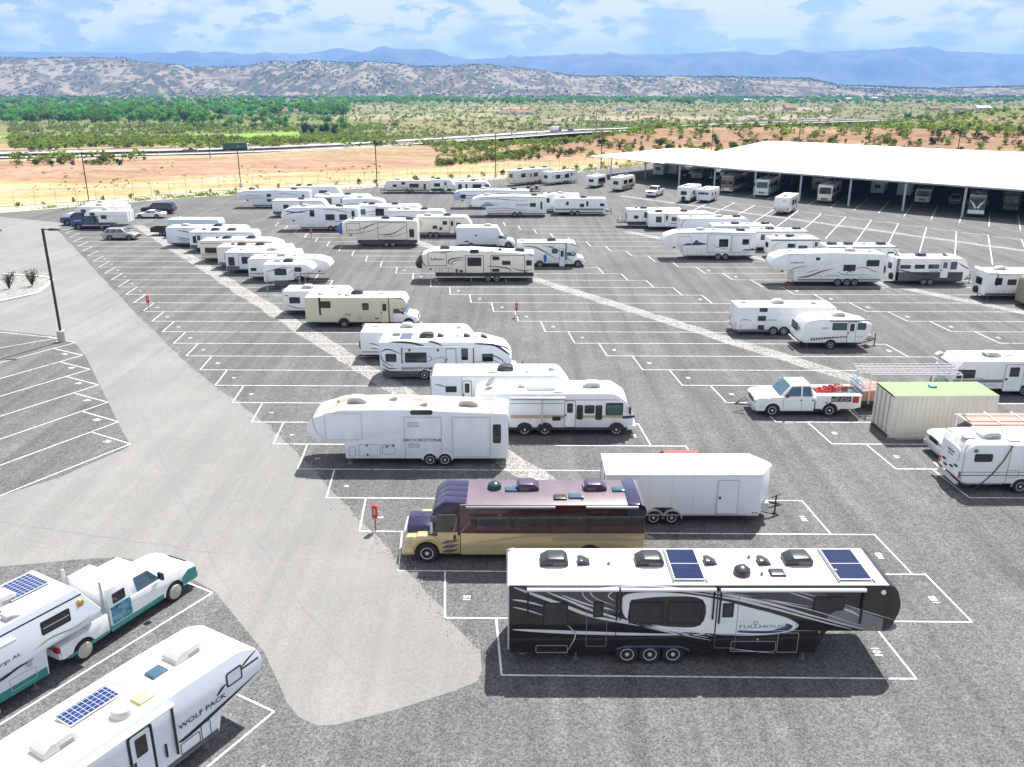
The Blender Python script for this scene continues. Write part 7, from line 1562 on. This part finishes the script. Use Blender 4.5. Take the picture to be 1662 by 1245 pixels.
for lab, x, off, kd, m_, fr in (('dark red pickup on the near carriageway of the highway', -133, -8, 'pickup', mat('dark_red_paint', (.18, .01, .015), .3, coat=.5), 'R'), ('white car on the highway, left of the second passing car', -74, -10, 'wagon', white, 'R'), ('silver car on the highway, right of the white one', -56, -9, 'wagon', silver, 'R'), ('dark car on the far highway past the red mound', 34, -8, 'wagon', navyc, 'R'), ('silver SUV on the highway to the right of the red mound', 86, -8, 'suv', silver, 'R'), ('dark car on the highway near the orange signs', 188, -8, 'wagon', navyc, 'R')):
    p = on_hw(x, off); rt, fx, L_, Wd, wr = car(lab, p[0], p[1], kd, m_, fr, rz=math.atan2(hw_y(x + 5) - hw_y(x - 5), 10), group='vehicles on the highway'); rt.location.z = p[2]
    if kd == 'pickup': pickup_bed(rt, fx, m_)
def lorry(label, x, off, body, cabm, L=9):
    p = on_hw(x, off); rt = empty('lorry', p, math.atan2(hw_y(x + 5) - hw_y(x - 5), 10)); tag(rt, label, 'truck', 'vehicles on the highway')
    MB().box(0, 0, 1.0, L - 2.6, 2.5, 3.4).build('cargo_box', body, rt, bevel=.05); MB().prism(fillet([(L - 2.4, .6), (L - 2.4, 2.9, .1), (L - 1.4, 2.9, .2), (L - 1.1, 1.8, .1), (L, 1.6, .2), (L, .6)], 3), .1, 2.4).build('cab', cabm, rt, bevel=.05)
    MB().box(0, .5, .6, L - .5, 2, 1.0).build('chassis', chassis, rt, smooth=False); MB().prism(rr(L - 2.1, 1.8, L - 1.45, 2.6, .08), .07, 2.43).build('side_window', glass, rt)
    for xx in (1.2, 2.3, L - .9): add_wheel(rt, xx, .5, .3, far=2.5)
lorry('dark green lorry with white cab on the near carriageway of the highway', -118, -8, mat('dark_green_tarp', (.02, .07, .045), .6), white, 12); lorry('white box lorry on the highway above the red mound', 24, -8, white, navyc)
for k, (x, y, h) in enumerate(((-78, 480, 9), (-112, 330, 9), (44, 470, 16), (56, 560, 13), (-60, 760, 13), (130, 480, 10), (14, 520, 12), (-30, 700, 13), (-230, 700, 12), (200, 620, 11))):
    z = terrain_z(x, y); rt = empty('utility_pole', (x, y, z)); tag(rt, 'weathered wooden utility pole on the scrubland near the highway', 'pole', 'utility poles by the highway'); MB().tube((0, 0, 0), (0, 0, h), .16, 6, .11).build('pole', bark, rt); MB().box(-1.1, -.06, h - .8, 1.1, .06, h - .65).build('crossarm', bark, rt, smooth=False)
for lab, px, y, m_, w, h in (('green highway sign at the right, below the mountains', 1480, 690, mat('sign_green', (.0, .16, .10), .5), 5.5, 3.2), ('left of two orange roadwork signs by the highway', 1298, 610, mat('sign_orange', (.9, .3, .02), .5), 1.6, 1.6), ('right of two orange roadwork signs by the highway', 1336, 630, mat('sign_orange', (.9, .3, .02), .5), 1.8, 1.6)):
    x = scr(px, y); rt = empty('road_sign', (x, y, -6.0)); tag(rt, lab, 'sign')
    for xx in (-w * .35, w * .35): MB().box(xx - .08, 0, 0, xx + .08, .12, 3.2 + h).build('post', galv, rt, smooth=False)
    MB().box(-w / 2, -.06, 3.0, w / 2, -.01, 3.0 + h).build('panel', m_, rt, smooth=False)
hr = random.Random(21); wallm = [mat('stucco_white', (.75, .72, .66), .9), mat('stucco_tan', (.5, .42, .33), .9), mat('steel_shed', (.6, .63, .66), .5)]; roofs = [mat('pale_metal_roof', (.62, .63, .64), .5), mat('brown_shingle', (.2, .14, .1), .9), mat('red_shingle', (.3, .12, .08), .9)]
hs = [(545, 1500), (525, 1480), (500, 1560), (470, 1380), (450, 1300), (430, 1270), (415, 1310), (362, 1280), (130, 1800), (860, 2750), (895, 2780), (1100, 2500), (1145, 2600), (1190, 2650), (1215, 2450), (1240, 2700), (1265, 2550), (1300, 2600), (1380, 2800), (1420, 2900), (1450, 2750), (820, 1250), (836, 1280), (850, 1255), (1440, 2300), (1520, 1500), (1560, 1520), (1600, 1480), (1010, 1500), (1025, 1550), (1285, 1500)]
hs.sort(key=lambda q: q[0])
desc = {0: 'small far building with white walls', 1: 'small far building with tan walls', 2: 'far pale steel shed'}
for k, (p_, y) in enumerate(hs):
    x = scr(p_, y); z = terrain_z(x, y); w, d, h = hr.uniform(12, 26), hr.uniform(8, 14), hr.uniform(3, 4.5); wi = k % 3; rt = empty('house', (x, y, z), hr.uniform(-.4, .4))
    side = 'left side' if p_ < 400 else ('left of centre' if p_ < 700 else ('centre' if p_ < 1000 else ('right of centre' if p_ < 1350 else 'right side')))
    tag(rt, desc[wi] + ' in the valley, ' + side + ' of the picture', 'building', 'far buildings in the valley, %s, %s' % (side, desc[wi]))
    MB().box(-w / 2, -d / 2, -1, w / 2, d / 2, h).build('wall', wallm[wi], rt, smooth=False)
    MB().prismx([(-d / 2 - .5, h), (d / 2 + .5, h), (0, h + d * .2)], -w / 2 - .5, w / 2 + .5).build('roof', roofs[(k // 2) % 3], rt, smooth=False)
    for q in (-.25, .2): MB().box(w * q, -d / 2 - .05, 1, w * q + 1.6, -d / 2 + .02, 2.3).build('window', glass, rt, smooth=False)
# haze: closed box of air round everything
zlo, zhi = -260, 545
hz = MB().box(-14000, -600, zlo, 14000, 14500, zhi).build('haze', [], None, smooth=False)
hm = bpy.data.materials.new('haze_air'); hm.use_nodes = True; t = hm.node_tree; t.nodes.clear(); pv = t.nodes.new('ShaderNodeVolumePrincipled'); om = t.nodes.new('ShaderNodeOutputMaterial'); t.links.new(pv.outputs[0], om.inputs['Volume'])
pv.inputs['Color'].default_value = (.24, .50, 1, 1); pv.inputs['Density'].default_value = 8.5e-5; pv.inputs['Anisotropy'].default_value = 0
hz.data.materials.append(hm); tag(hz, 'pale blue haze lying over the valley and mountains', 'haze', kind='stuff')
